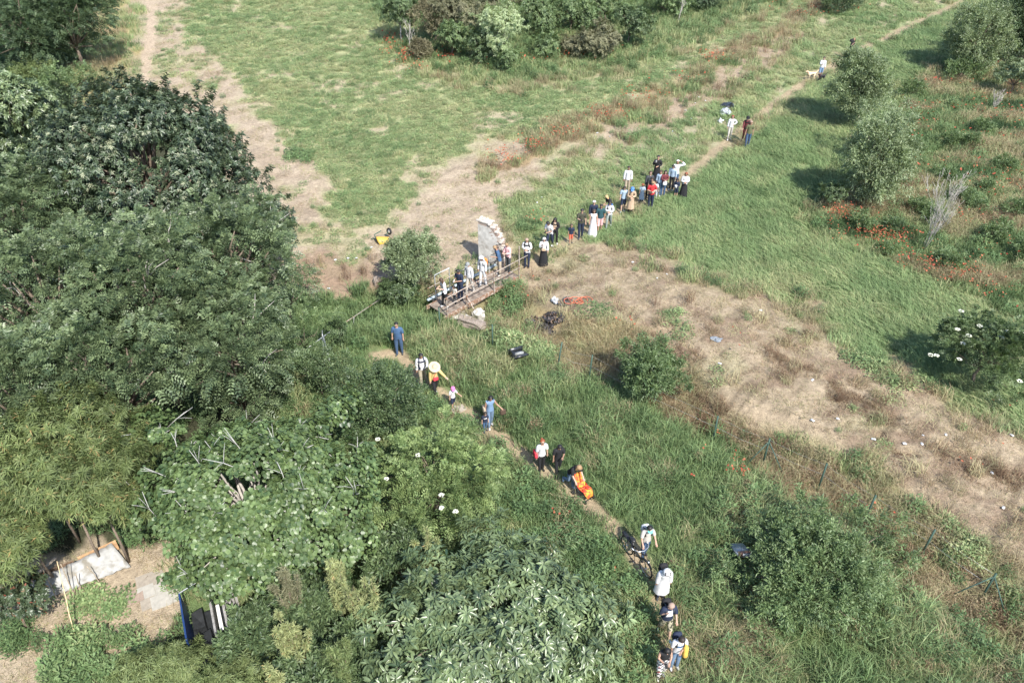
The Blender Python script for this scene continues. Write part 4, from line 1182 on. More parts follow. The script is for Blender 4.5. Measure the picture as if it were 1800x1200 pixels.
# --- copse at the top
for px, py, hc, rx, rz, k, dens, lab, bark, r0 in [
    (702, 18, 2.6, 1.2, 1.5, 'small', 14, 'dark green young tree with a white trunk at the left end of the copse', PALEBARK, .07),
    (765, 38, 1.9, 1.5, 1.4, 'dead', 9, 'grey brown half bare bush in the copse', BARK, .06),
    (795, 20, 2.6, 1.8, 1.6, 'olivebrown', 12, 'olive brown tree behind the pale bush in the copse', BARK, .08),
    (795, 70, 1.5, 1.0, 1.1, 'willow', 16, 'pale tipped upright bush in the copse, left of the bright tree', BARK, .06),
    (845, 82, 1.4, 1.1, .9, 'small', 16, 'dark green round bush under the bright tree', BARK, .06),
    (884, 55, 2.6, 1.3, 1.9, 'pale', 13, 'bright pale green tree with a white trunk in front of the copse', PALEBARK, .06),
    (893, 105, 1.0, .6, .7, 'willow', 18, 'green bush round the foot of the bright tree', BARK, .04),
    (945, 20, 1.8, 2.0, 1.3, 'willow', 11, 'green tree behind the bright tree at the top edge', BARK, .08),
    (1005, 28, 1.4, 1.7, 1.1, 'willow', 12, 'dull green bush in the middle of the copse', BARK, .06),
    (1052, 70, 1.4, 1.25, 1.25, 'olivebrown', 16, 'rounded olive bush with yellow top at the right of the copse', BARK, .06),
    (1108, 45, 1.8, 1.25, 1.5, 'small', 16, 'dark green rounded tree at the right end of the copse', BARK, .07),
    (1065, 10, 1.6, 1.9, 1.3, 'willow', 11, 'green tree at the top edge behind the olive bush', BARK, .07),
    (1170, 5, 1.2, 1.6, 1.0, 'willow', 11, 'loose green bush at the top edge right of the copse', BARK, .06),
    (1245, -8, 1.2, 1.6, 1.0, 'farwood', 11, 'green bush cut by the top edge, right of the loose one', BARK, .06),
    (860, 5, 2.6, 1.7, 1.6, 'olivebrown', 11, 'olive tree at the top edge behind the bright tree', BARK, .08),
    (740, 90, .6, .7, .5, 'dead', 12, 'small brown bush in front of the copse', BARK, .03),
    (960, 85, .7, 1.0, .55, 'willow', 14, 'low grey green bush in front of the copse', BARK, .03),
    (1010, 85, .6, .9, .5, 'olivebrown', 14, 'low olive bush left of the rounded one', BARK, .03)]:
    tree('tree' if hc > 1.7 else 'bush', lab, 'tree' if hc > 1.7 else 'bush', px, py, hc * 1.05, rx * 1.25, rz * 1.3, 'rosette' if k != 'dead' else 'spread', LM[k], .18, .06, 6, .18, dens, 16, .58 * rx, 'trees and bushes of the copse', r0, bark=bark, flat=.6)

def bare_tree(name, label, bpx, bpy_, H, lean, nst, mat, group=None, r=.045):
    b = G(bpx, bpy_)
    root = empty(name, b, 0, label, 'bare tree', group)
    mb = MB()
    def grow(p, d, L, rad, lv):
        q = p; pts = [p]; rr = [rad]
        n = 4
        for i in range(n):
            d = (d + Vector((random.uniform(-.12, .12), random.uniform(-.12, .12), .05))).normalized()
            q = q + d * L / n; pts.append(q); rr.append(max(rad * (1 - .8 * (i + 1) / n), .006))
        mb.tube(pts, rr, 5 if lv < 2 else 4)
        if lv < 3:
            for k in range(7 if lv == 0 else 4 if lv == 1 else 2):
                i = random.randint(1, n - 1)
                dd = (d + Vector((random.uniform(-.6, .6), random.uniform(-.6, .6), random.uniform(.0, .4)))).normalized()
                grow(pts[i], dd, L * random.uniform(.3, .5), rr[i] * .6, lv + 1)
    for k in range(nst):
        d = Vector((lean[0] + random.uniform(-.2, .2), lean[1] + random.uniform(-.2, .2), 1)).normalized()
        grow(Vector((random.uniform(-.06, .06), random.uniform(-.06, .06), -.05)), d, H * random.uniform(.75, 1.05), r * random.uniform(.7, 1.1), 0)
    mb.build('trunk', mat, root)
    return root
WHITEBARK = simple_mat('bleached_bark', (.40, .37, .33), .8, .25, 16)
bare_tree('bare_tree', 'tall leafless tree with bleached white branches in the poppy meadow', 1622, 440, 4.4, (.10, -.02), 5, WHITEBARK, r=.021)
bare_tree('bare_tree', 'small leafless white tree near the right edge above the tall one', 1742, 196, 1.6, (.1, 0), 4, WHITEBARK, r=.03)
bare_tree('bare_sapling', 'leafless sapling with a white stem in front of the copse', 724, 98, 3.0, (-.06, 0), 1, WHITEBARK, r=.05)
bare_tree('bare_sapling', 'thin leafless sapling right of the copse', 1191, 42, 2.4, (.03, 0), 1, WHITEBARK, r=.04)
bare_tree('bare_sapling', 'thin leafless sapling inside the copse, the leftmost behind', 748, 40, 3.0, (.0, 0), 1, WHITEBARK, r=.04)
# ------------------------------------------------------------------ footbridge
def rail(mb, a, b, r=.022, n=6): mb.tube([a, b], r, n)

RUSTY = simple_mat('rusty_pale_paint', (.38, .33, .28), .65, .2, 20, .2, .15, wear=(.23, .12, .07))
RUST = simple_mat('rusted_steel', (.22, .13, .085), .8, .35, 18, .1, .3, wear=(.42, .34, .28))
GALV = simple_mat('galvanised_steel', (.56, .57, .56), .45, .15, 12, .5)
DECK = simple_mat('worn_deck', (.22, .18, .145), .85, .35, 9, 0, .3, wear=(.13, .10, .08))
STONE = simple_mat('pale_stone', (.42, .39, .345), .9, .25, 7, 0, .5)
DARKSTONE = simple_mat('dark_stone', (.26, .22, .19), .9, .3, 8, 0, .5)

A = Vector((*unproj(784, 555, .12), .12))
B = Vector((*unproj(913, 485, .12), .12))
AX = (B - A); LB = AX.length; AX.normalize()
NX = Vector((-AX.y, AX.x, 0))
BW = 1.25
DECKZ = 0.12

def bp(s, t, z=0.0):          # along the bridge, across it (0 = near edge), above the deck
    return A + AX * s + NX * t + Vector((0, 0, z))

bridge = empty('footbridge', A, 0, 'narrow rusty footbridge with pipe railings over the overgrown ditch', 'footbridge')
BM = Matrix.Translation(-A)
def rel(v): return v - A
rotb = Matrix((AX, NX, Vector((0, 0, 1)))).transposed()
npl = 12
pm_ = []
for i in range(npl):
    s = LB * (i + .5) / npl
    if i < 3: pm_.append(MB().box((0, 0, 0), (LB / npl - .012, BW - .08, .05), rotb, 0, .004).mesh('deck_plate', False))
    o = link('deck_plate', pm_[i % 3], DECK, bridge, rel(bp(s, BW / 2, -.028 + random.uniform(-.004, .004))))
MB().box(rel(bp(LB / 2, .0, -.10)), (LB + .3, .06, .2), rotb).build('side_beam', RUST, bridge, False)
MB().box(rel(bp(LB / 2, BW, -.10)), (LB + .3, .06, .2), rotb).build('side_beam', RUST, bridge, False)
post_s = [0.05, LB * .26, LB * .63, LB * .985]
for i, s in enumerate(post_s):
    h = 1.0 if i < 3 else 1.75
    mb = MB(); mb.box(rel(bp(s, -.045, h / 2 - .1)), (.05, .05, h + .2), rotb); mb.build('rail_post', RUSTY, bridge, False)
for z_ in (.98, .52):
    mb = MB(); mb.tube([rel(bp(-.05, -.02, z_)), rel(bp(LB * .3, -.02, z_ + .01)), rel(bp(LB * .66, -.02, z_ - .01)), rel(bp(LB + (.55 if z_ > .7 else 0), -.02, z_))], .024, 6)
    mb.build('handrail', RUSTY, bridge)
mb = MB(); mb.tube([rel(bp(post_s[1], -.05, .55)), rel(bp(post_s[1] + .05, -.75, -.28))], .035, 6); mb.build('brace', RUSTY, bridge)
for s in (.95, 2.0, LB * .82):
    mb = MB(); mb.box(rel(bp(s, BW + .03, .45)), (.045, .045, 1.1), rotb); mb.build('rail_post', GALV, bridge, False)
for z_ in (.95, .5):
    mb = MB(); mb.tube([rel(bp(.0, BW + .02, z_ - .05)), rel(bp(LB * .5, BW + .02, z_)), rel(bp(LB * .92, BW + .02, z_))], .02, 6); mb.build('handrail', RUSTY, bridge)
mb = MB()
fa, fb = bp(.55, BW + .12), bp(1.45, BW + .12)
mb.tube([rel(fa), rel(fa + Vector((0, 0, 1.35))), rel(fb + Vector((0, 0, 1.35))), rel(fb)], .03, 4); mb.build('square_frame', GALV, bridge, False)
mb = MB(); mb.tube([rel(bp(.1, BW + .22, .1)), rel(bp(LB * .95, BW + .22, .1))], .07, 8); mb.build('water_pipe', simple_mat('blue_grey_pipe', (.33, .40, .44), .5, .15), bridge)

def rock(name, label, cat, px, py, size, mat, rz=0.0, off=0.0, group=None, flat=1.0):
    bm = bmesh.new()
    bmesh.ops.create_cube(bm, size=1.0)
    bmesh.ops.subdivide_edges(bm, edges=bm.edges[:], cuts=2, use_grid_fill=True)
    for v in bm.verts:
        v.co = Vector((v.co.x * size[0], v.co.y * size[1], v.co.z * size[2]))
        k = .14 * min(size)
        v.co += Vector((random.uniform(-k, k), random.uniform(-k, k), random.uniform(-k, k)))
    me = bpy.data.meshes.new(name); bm.to_mesh(me); bm.free()
    g = G(px, py)
    o = link(name, me, mat, None, g + Vector((0, 0, size[2] * .35 + off)), (random.uniform(-.1, .1), random.uniform(-.1, .1), rz))
    return tag(o, label, cat, group)
BR = math.atan2(AX.y, AX.x)
rock('concrete_kerb', 'brown brick kerb block tilted below the near end of the bridge', 'block', 829, 572, (1.3, .42, .3), simple_mat('brick_kerb', (.25, .205, .17), .9, .35, 20, 0, .5), BR - math.pi / 2 + .25, .05)
rock('stone_block', 'white stone block under the rusty bridge corner, on the right', 'stone', 841, 562, (.42, .40, .6), STONE, BR, 0)
rock('stone_block', 'flat white slab lying by the bridge entrance beside the walker', 'stone', 806, 558, (.75, .45, .3), STONE, BR + .2, 0)
rock('stone_block', 'long white slab at the foot of the first bridge post', 'stone', 818, 565, (.6, .35, .22), STONE, BR + .1, 0)
rock('stone_block', 'dark squared stone at the left corner of the bridge', 'stone', 776, 540, (.7, .5, .7), DARKSTONE, BR, 0)
rock('stone_block', 'round pale boulder at the ditch edge left of the olive bush', 'stone', 667, 500, (.5, .45, .4), DARKSTONE, .3, 0)
wl_ = MB(); wl_.box((0, 0, 0), (LB * .75, .3, .75), rotb, 0, .02)
o = wl_.build('abutment_wall', simple_mat('abutment', (.40, .34, .28), .9, .3, 6, 0, .4), None, False, bp(LB * .58, .62, -.62)); tag(o, 'low tan concrete wall in the shade under the bridge', 'wall')

# ------------------------------------------------------------------ ruined brick and plaster pillar
def pillar():
    bl = G(842, 461); br_ = G(889, 452)
    root = empty('ruined_wall', bl, 0, 'ruined wall stub with white plaster face and broken brick edge beside the bridge', 'ruined wall')
    d = Vector((br_.x - bl.x, br_.y - bl.y, 0)); d = Vector((1.0, -.42, 0)).normalized()
    w = 1.32; t = .42; H = 2.5
    n = Vector((-d.y, d.x, 0))      # away from the camera
    ang = math.atan2(d.y, d.x)
    rz = Matrix.Rotation(ang, 3, 'Z')
    PL = simple_mat('old_plaster', (.47, .455, .425), .9, .2, 5, 0, .3, wear=(.30, .28, .25))
    BK = [simple_mat('limewashed_brick_%d' % i, c, .9, .22, 25, 0, .4) for i, c in enumerate([(.42, .37, .32), (.33, .26, .215), (.48, .44, .39), (.28, .21, .175)])]
    def top(s): return H * (1.0 - .05 * s - .62 * max(0, (s - .48)) ** 1.1 * 1.25 / 1.0 - (.0 if s < .98 else .1))
    # core and plaster face
    core = MB(); ns = 12
    vs = []; fs = []
    for i in range(ns + 1):
        s = i / ns
        for tt in (0.04, t - .04):
            p = d * (s * (w - .16)) + n * tt
            vs.append(p + Vector((0, 0, -.2))); vs.append(p + Vector((0, 0, top(s) - .12)))
    for i in range(ns):
        a = i * 4; b = a + 4
        fs += [(a, b, b + 1, a + 1), (a + 2, a + 3, b + 3, b + 2), (a + 1, b + 1, b + 3, a + 3)]
    fs += [(0, 1, 3, 2), (ns * 4, ns * 4 + 2, ns * 4 + 3, ns * 4 + 1)]
    core.add(vs, fs).build('core', BK[1], root, False)
    pf = MB(); vs = []; fs = []; nx, nz = 10, 16
    for i in range(nx + 1):
        s = i / nx * .80
        for j in range(nz + 1):
            k = j / nz
            zz = -.15 + (top(s) - .10) * k + (.0)
            p = d * (s * w) + n * (-.012 - random.uniform(0, .012)) + Vector((0, 0, zz))
            if i == nx: p += d * random.uniform(-.14, .10) * (1 if j < nz else 0)
            vs.append(p)
    for i in range(nx):
        for j in range(nz):
            a = i * (nz + 1) + j; fs.append((a, a + nz + 1, a + nz + 2, a + 1))
    b = len(vs)
    pf.add(vs, fs); o = pf.build('plaster_face', PL, root, True)
    # loose bricks of the top and the broken right end, one by one
    bms = [MB().box((0, 0, 0), (.25, .12, .062), None, 0, .006).mesh('brick', False) for _ in range(4)]
    def brick(p, k, extra=0.0, sc=1.0):
        me = bms[k % 4]
        ob = bpy.data.objects.new('brick', me); COL.objects.link(ob); ob.parent = root
        if len(me.materials) == 0: me.materials.append(BK[k % 4])
        ob.location = p; ob.rotation_euler = (random.uniform(-.06, .06), random.uniform(-.06, .06), ang + extra + random.uniform(-.12, .12))
        ob.scale = (sc, 1, 1)
    rows = 30
    for r_ in range(rows):
        zz = .03 + r_ * .072
        s_end = None
        for s in np.linspace(1.0, 0.0, 60):
            if top(s) > zz + .06: s_end = s; break
        if s_end is None: continue
        for q in range(3):            # header bricks through the thickness at the broken end
            brick(d * (s_end * w - .06 - random.uniform(0, .07)) + n * (.07 + q * .14) + Vector((0, 0, zz)), random.randrange(4), 0, random.uniform(.7, 1.05))
        if zz > top(.3) - .5 or r_ % 2 == 0:
            brick(d * (s_end * w - .26) + n * (.045) + Vector((0, 0, zz)), random.randrange(4), 0, .9)
    for i in range(9):
        s = i / 8.5
        for q in range(3):
            brick(d * (s * w * .97 + .03) + n * (.06 + q * .14) + Vector((0, 0, top(s) - .09 + random.uniform(-.02, .02))), random.choice([0, 2, 2]), random.choice([0, 0, 1.57]))
pillar()

# ------------------------------------------------------------------ fences
GREENP = simple_mat('green_post', (.045, .085, .065), .6, .2, 20, .2)
def fence(name, label, pts, H, braces, mat, wires, lean=None, px_shift=None):
    gs = [G(a, b) for a, b in pts]
    root = empty(name, gs[0], 0, label, 'fence')
    tops = []
    for i, g in enumerate(gs):
        tl = lean[i] if lean else (0, 0)
        top = g + Vector((tl[0], tl[1], H))
        tops.append(top)
        mb = MB(); mb.tube([g - gs[0] - Vector((0, 0, .3)), top - gs[0]], .036, 6); mb.build('post', mat, root)
    for i, (dx, dy) in braces:
        g = gs[i]; mb = MB(); mb.tube([tops[i] - gs[0] - Vector((0, 0, .15)), g - gs[0] + Vector((dx, dy, -.1))], .022, 5); mb.build('brace', mat, root)
    if wires:
        for k in wires:
            mb = MB(); P = []
            for i in range(len(gs)):
                P.append(gs[i] - gs[0] + (tops[i] - gs[i]) * k)
                if i < len(gs) - 1: P.append(((gs[i] + gs[i + 1]) / 2 - gs[0]) + Vector((0, 0, H * k - .06)))
            mb.tube(P, .0035, 3); mb.build('wire', GALV, root)
    return root
fence('ditch_fence', 'line of thin green fence posts running along the ditch to the lower right', [(978, 652), (1034, 672), (1252, 778), (1340, 818), (1437, 862), (1517, 918), (1617, 978), (1722, 1055)], 1.45,
      [(3, (-.95, -.25)), (3, (.75, -.75)), (7, (-1.2, .1)), (7, (.55, -.9))], GREENP, (.95, .6), [(.2, .2), (.1, .1), (0, 0), (0, 0), (0, 0), (.05, 0), (.05, 0), (0, 0)])
fence('corner_posts', 'pair of green posts standing below the bridge end', [(774, 580), (866, 610)], 1.25, [], GREENP, None)
def wire_frame():
    g = G(578, 665)
    root = empty('wire_gate', g, 0, 'leaning galvanised wire frame with pale pipes near the dark round bush', 'wire frame')
    def P(px, py, h): return G(px, py, h) - g
    T = P(564, 585, 1.6)
    for a, b in [((571, 645, 0), (566, 580, 1.3)), ((590, 675, 0), (568, 590, 1.3))]:
        mb = MB(); mb.tube([P(*a), P(*b)], .028, 5); mb.build('pole', GALV, root)
    mb = MB()
    for k in range(6):
        f = k / 6
        mb.tube([P(571, 645, 0).lerp(P(566, 580, 1.3), f), P(590, 675, 0).lerp(P(568, 590, 1.3), f)], .006, 3)
    mb.build('mesh', GALV, root, kind='stuff')
    mb = MB(); mb.tube([P(540, 612, 1.2), P(580, 583, 1.2)], .022, 5); mb.build('crossbar', GALV, root)
wire_frame()
r0_ = G(605, 572, .9)
rr = empty('thin_rail', G(605, 572), 0, 'long thin pale rail above the green grass of the ditch', 'rail')
mb = MB(); mb.tube([G(604, 568, .8) - rr.location, G(622, 556, .85) - rr.location, G(672, 522, .8) - rr.location], .02, 5); mb.build('pipe', RUSTY, rr)
mb = MB(); mb.tube([G(621, 578, -.1) - rr.location, G(622, 556, .85) - rr.location], .022, 5); mb.build('post', GALV, rr)

# ------------------------------------------------------------------ garden corner
CREAM = simple_mat('white_sheet', (.30, .30, .29), .65, .2, 6, 0, .3, wear=(.19, .175, .145))
def sheet():
    c = [(45, 1050), (62, 1028), (205, 975), (232, 985), (195, 1015), (150, 1032), (110, 1050), (75, 1053)]
    a0, a1, b0, b1 = (40, 1052), (205, 973), (72, 1062), (232, 1000)
    nx, ny = 26, 7
    vs = []; fs = []
    for i in range(nx + 1):
        for j in range(ny + 1):
            s, t = i / nx, j / ny
            px = (a0[0] * (1 - s) + a1[0] * s) * (1 - t) + (b0[0] * (1 - s) + b1[0] * s) * t
            py = (a0[1] * (1 - s) + a1[1] * s) * (1 - t) + (b0[1] * (1 - s) + b1[1] * s) * t
            g = G(px, py)
            h = .10 + .38 * (1 - t) + .10 * fbm(np.array([s * 7]), np.array([t * 3]), 4, 3)[0] + (.0 if 0 < j < ny else random.uniform(-.03, .05))
            vs.append(g + Vector((0, 0, h)))
    for i in range(nx):
        for j in range(ny):
            a = i * (ny + 1) + j; fs.append((a, a + 1, a + ny + 2, a + ny + 1))
    org = vs[0].copy()
    mb = MB(); mb.add([v - org for v in vs], fs)
    o = mb.build('plastic_sheet', CREAM, None, True, org)
    md = o.modifiers.new('thickness', 'SOLIDIFY'); md.thickness = .012
    tag(o, 'long white plastic sheet draped over the garden bed below the brown plank', 'sheet')
sheet()
def beam(name, label, cat, p0, h0, p1, h1, th, ht, mat, group=None):
    a = G(*p0) + Vector((0, 0, h0)); b = G(*p1) + Vector((0, 0, h1))
    d = b - a; L = d.length; x = d.normalized(); y = Vector((0, 0, 1)).cross(x).normalized(); z_ = x.cross(y)
    rot = Matrix((x, y, z_)).transposed()
    mb = MB(); mb.box((0, 0, 0), (L, th, ht), rot, 0, .006)
    o = mb.build(name, mat, None, False, (a + b) / 2)
    return tag(o, label, cat, group)
PLANK = simple_mat('weathered_plank', (.42, .26, .14), .8, .3, 7, 0, .2)
beam('plank', 'brown wooden plank standing on edge behind the white sheet', 'plank', (146, 998), .35, (212, 968), .35, .05, .42, PLANK)
beam('plank', 'dark weathered plank in the shade behind the left of the white sheet', 'plank', (40, 1040), .32, (138, 1002), .32, .05, .40, simple_mat('dark_plank', (.15, .10, .065), .85, .3, 7))
def cane(label, pb, pt, h, r, mat, name='cane', cat='cane', group=None):
    a = G(*pb); b = G(pt[0], pt[1], h)
    mb = MB(); n = 9
    P = [Vector((0, 0, -.1)).lerp(b - a, i / n) + Vector((random.uniform(-.015, .015), random.uniform(-.015, .015), 0)) for i in range(n + 1)]
    mb.tube(P, [r * (1 - .4 * i / n) for i in range(n + 1)], 6)
    return tag(mb.build(name, mat, None, True, a), label, cat, group)
CANE = simple_mat('pale_cane', (.60, .47, .27), .6, .15, 10)
STICK = simple_mat('grey_stick', (.34, .28, .21), .85, .3, 12)
cane('long pale bamboo cane standing in the garden in front of the white sheet', (134, 1136), (100, 985), 2.3, .018, CANE)
for i, (b_, t_, h, lab) in enumerate([((102, 1055), (68, 988), 1.3, 'thin grey stick leaning over the white sheet, leftmost of four'), ((128, 1042), (107, 990), 1.2, 'thin grey stick leaning over the white sheet, left of the dark gap'),
                       ((142, 1036), (132, 1008), .9, 'short grey stick on the white sheet, third from the left'), ((178, 1024), (153, 995), 1.0, 'thin grey stick leaning over the white sheet, nearest the plank')]):
    cane(lab, b_, t_, h, .02, STICK, 'stick', 'stick', 'sticks leaning over the white sheet')
beam('board', 'grey board lying aslant across the left end of the white sheet', 'board', (62, 1040), .55, (110, 1000), .62, .09, .03, STICK)
SL = [simple_mat('pale_slab', (.34, .325, .29), .85, .12, 8, 0, .2), simple_mat('cream_slab', (.29, .255, .21), .85, .15, 8, 0, .2), simple_mat('brown_slab', (.27, .21, .17), .9, .2, 14, 0, .3)]
for px, py, sx, sy, mi, lab in [(256, 1022, .55, .5, 1, 'cream slab at the top of the paved patch under the fig'), (275, 1018, .5, .5, 1, 'cream slab beside the fig leaves at the top right of the paved patch'),
        (258, 1042, .5, .5, 0, 'white slab right of the brown slab in the paved patch'), (278, 1037, .5, .5, 0, 'white slab in the middle of the paved patch'), (238, 1050, .5, .48, 2, 'brown square slab at the left of the paved patch'),
        (283, 1058, .55, .5, 0, 'white slab at the front corner of the paved patch'), (306, 1048, .55, .5, 0, 'white slab at the right end of the paved patch, half under the leaves'), (262, 1062, .45, .4, 1, 'cream slab at the front left of the paved patch')]:
    g = G(px, py)
    o = MB().box((0, 0, 0), (sx, sy, .05), None, 0, .008).build('paving_slab', SL[mi], None, False, g + Vector((0, 0, .05 + random.uniform(0, .012))), (random.uniform(-.02, .02), random.uniform(-.02, .02), .48 + random.uniform(-.05, .05)))
    tag(o, lab, 'slab', 'slabs of the garden patch')
# open topped shed: blue side, dark hollow, grey boards
def shed():
    g = G(378, 1125)
    root = empty('garden_shed', g, 0, 'dark open shed with a blue side and grey boards half under the fig leaves', 'shed')
    x = Vector((.42, -.9, 0)).normalized(); y = Vector((.9, .42, 0)).normalized()
    rot = Matrix((x, y, Vector((0, 0, 1)))).transposed()
    BLUE = simple_mat('blue_plastic', (.015, .04, .13), .45, .15, 9)
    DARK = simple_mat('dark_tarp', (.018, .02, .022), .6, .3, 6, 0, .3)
    GREY = simple_mat('grey_board', (.26, .25, .24), .8, .3, 7, 0, .2)
    MB().box(y * -.55 + Vector((0, 0, .8)), (1.7, .05, 1.6), rot).build('blue_panel', BLUE, root, False)
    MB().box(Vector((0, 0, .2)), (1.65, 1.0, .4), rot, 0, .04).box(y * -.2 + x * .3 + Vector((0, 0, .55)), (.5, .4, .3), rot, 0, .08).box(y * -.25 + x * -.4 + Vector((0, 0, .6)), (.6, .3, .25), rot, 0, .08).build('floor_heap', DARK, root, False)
    MB().box(y * .22 + Vector((0, 0, 1.05)) + x * .1, (1.5, .07, .9), rot, 0, .02).build('inner_board', GREY, root, False)
    for k in range(5):
        MB().box(y * (.55 + .09 * k) + Vector((0, 0, 1.35 - .1 * k)) + x * .15, (1.5, .075, .05), rot, 0, .004).build('roof_slat', GREY, root, False)
    MB().box(y * .38 + Vector((0, 0, 1.25)) + x * .2, (.9, .10, .04), rot, 0, .01).build('white_strip', simple_mat('white_strip', (.7, .7, .68), .6, .08), root, False)
    MB().tube([y * -.55 + x * -.85 + Vector((0, 0, 1.62)), y * .1 + x * -.95 + Vector((0, 0, 1.75))], .02, 5).build('pole', GALV, root)
shed()
cane('pale stick beside the verge at the left edge of the dark trees, left one', (105, 122), (104, 105), .9, .03, PALEBARK, 'stick', 'stick')
cane('pale forked stick standing on the verge below the dark trees, right one', (106, 124), (109, 107), .8, .03, PALEBARK, 'stick', 'stick')

# ------------------------------------------------------------------ rubbish
def crumple(name, label, cat, px, py, sx, sy, sz, mat, group=None, off=0.0, n=40):
    pts = []
    bm = bmesh.new()
    bmesh.ops.create_icosphere(bm, subdivisions=2, radius=1)
    sd = random.uniform(0, 99)
    for v in bm.verts:
        k = .55 + .9 * random.random() ** 1.5
        v.co = Vector((v.co.x * sx * k, v.co.y * sy * k, max(v.co.z, -.3) * sz * k))
    me = bpy.data.meshes.new(name); bm.to_mesh(me); bm.free()
    o = link(name, me, mat, None, G(px, py) + Vector((0, 0, sz * .3 + off)), (0, 0, random.uniform(0, 6)))
    return tag(o, label, cat, group)
BLACKP = simple_mat('black_plastic', (.02, .022, .026), .3, .3, 10, 0, 0, spec=.7)
WHITEP = simple_mat('white_plastic', (.5, .51, .52), .5, .1, 10)
SILVER = simple_mat('silver_sack', (.24, .27, .30), .4, .3, 12, .2, .3)
crumple('rubbish_bag', 'torn black rubbish bag beside the far path, the upper one', 'rubbish bag', 1279, 190, .45, .4, .35, BLACKP)
crumple('rubbish_bag', 'shiny black rubbish bag beside the far path, the lower left one', 'rubbish bag', 1274, 202, .5, .35, .3, simple_mat('black_plastic_shine', (.06, .07, .08), .25, .6, 9, 0, 0, (.35, .37, .4), .8))
crumple('plastic_bag', 'white plastic bag left of the woman with red hair', 'plastic bag', 1266, 215, .22, .2, .2, WHITEP)
o = MB().box((0, 0, 0), (.46, .62, .16), None, 0, .03).build('sack', SILVER, None, True, G(1297, 985) + Vector((0, 0, .55)), (R(-22), .05, .12)); tag(o, 'grey silver sack lying in the tall grass right of the cyclist', 'sack')
MB().box((0, -.26, .03), (.40, .10, .15), None, 0, .01).build('label_band', simple_mat('brown_band', (.22, .12, .09), .7), o)
def heap(label, px, py, sx, sy, sz, cols, n):
    mb = MB()
    for _ in range(n):
        a = random.uniform(0, 6.28); q = math.sqrt(random.random())
        rot = Euler((random.uniform(-1, 1), random.uniform(-1, 1), random.uniform(0, 6))).to_matrix()
        s = random.uniform(.06, .2)
        mb.box((math.cos(a) * q * sx, math.sin(a) * q * sy, sz * (1 - q) * random.uniform(.3, 1)), (s, s * random.uniform(.3, .8), random.uniform(.01, .05)), rot, random.randrange(len(cols)), .03)
    o = link('ash_heap', mb.mesh('ash_heap', False), cols, None, G(px, py))
    return tag(o, label, 'burnt heap')
CH = [simple_mat('charred', (.02, .019, .022), .9, .5, 9), simple_mat('charred_grey', (.07, .065, .07), .9, .5, 9), simple_mat('charred_brown', (.13, .09, .065), .9, .4, 9)]
heap('heap of burnt black rubbish on the ditch slope right of the bridge, lower part', 963, 576, .65, .5, .3, [CH[0], CH[0], CH[1]], 190)
heap('heap of burnt grey rubbish on the ditch slope, upper right part', 980, 555, .65, .45, .25, [CH[0], CH[1], CH[2]], 150)
heap('brownish burnt scraps left of the black heap', 946, 564, .6, .4, .2, [CH[2], CH[1], CH[2]], 110)
heap('small dark scrap heap behind the white bag', 997, 530, .45, .25, .16, [CH[1], CH[2]], 60)
crumple('plastic_bag', 'white plastic bag above the burnt heap', 'plastic bag', 976, 530, .2, .24, .2, WHITEP)
ON = MB()
for k in range(5):
    a = k * .7; ON.ring((math.cos(a) * .3 * random.random() + (k % 2) * .5, math.sin(a) * .2, .05 + random.random() * .08), random.uniform(.16, .3), .014, 'Z', 14, 4)
o = ON.build('orange_net', simple_mat('orange_net', (.62, .16, .08), .6), None, True, G(1010, 533)); tag(o, 'tangle of orange netting on the tan bank above the burnt heap', 'netting')
o = MB().box((0, 0, 0), (.7, .5, .05), None, 0, .02).box((.0, .25, .12), (.7, .04, .22), None, 0, .02).box((-.33, 0, .12), (.04, .5, .22), None, 0, .02).box((-.05, .02, .08), (.36, .22, .10), None, 1, .05).mesh('crate')
o = link('crate', o, [BLACKP, simple_mat('grey_scrap', (.24, .25, .25), .5, .3, 10)], None, G(912, 640) + Vector((0, 0, .55)), (R(-15), .1, .5)); tag(o, 'broken black and grey crate hanging in the creeper below the bridge', 'crate')
mb = MB(); mb.ring((0, 0, .12), .20, .035, 'Z', 18, 5)
# yellow machine hood with a black wheel
def yellow():
    g = G(677, 424)
    root = empty('yellow_barrow', g, .3, 'yellow plastic barrow tipped over with its black wheel up beside the olive bush', 'barrow')
    Y = simple_mat('yellow_plastic', (.50, .32, .06), .45, .12, 8)
    mb = MB(); vs = []; fs = []; nu, nv = 12, 6
    for j in range(nv + 1):
        f = j / nv
        for i in range(nu + 1):
            a = math.pi * i / nu
            r = .30 * (1 - .25 * f * f)
            vs.append((-.36 + .68 * f - .1 * math.sin(a), math.cos(a) * r, .02 + math.sin(a) * .32 * (1 - .45 * f)))
    for j in range(nv):
        for i in range(nu):
            a = j * (nu + 1) + i; fs.append((a, a + 1, a + nu + 2, a + nu + 1))
    fs.append(tuple(range(nu, -1, -1))); fs.append(tuple(nv * (nu + 1) + i for i in range(nu + 1)))
    mb.add(vs, fs).build('tray', Y, root)
    wr = MB(); wr.ring((0, 0, 0), .15, .05, 'X', 18, 6); w = wr.build('wheel', simple_mat('rubber', (.02, .02, .02), .7), root, True, (.28, .1, .50), (.2, .2, .5))
    h = MB(); h.ell((0, 0, 0), (.05, .10, .10)); h.build('hub', GALV, w)
    mb = MB(); mb.tube([(.05, .1, .3), (.28, .1, .5)], .02, 5); mb.tube([(-.35, .38, .05), (-.7, .42, .02)], .02, 5); mb.build('frame', simple_mat('dark_green_tube', (.03, .09, .06), .5), root)
    mb = MB(); mb.tube([(-.38, -.3, .1), (-.5, .3, .32), (-.1, .42, .42)], .025, 5); mb.build('handle', simple_mat('dark_green_tube', (.03, .09, .06), .5), root)
yellow()
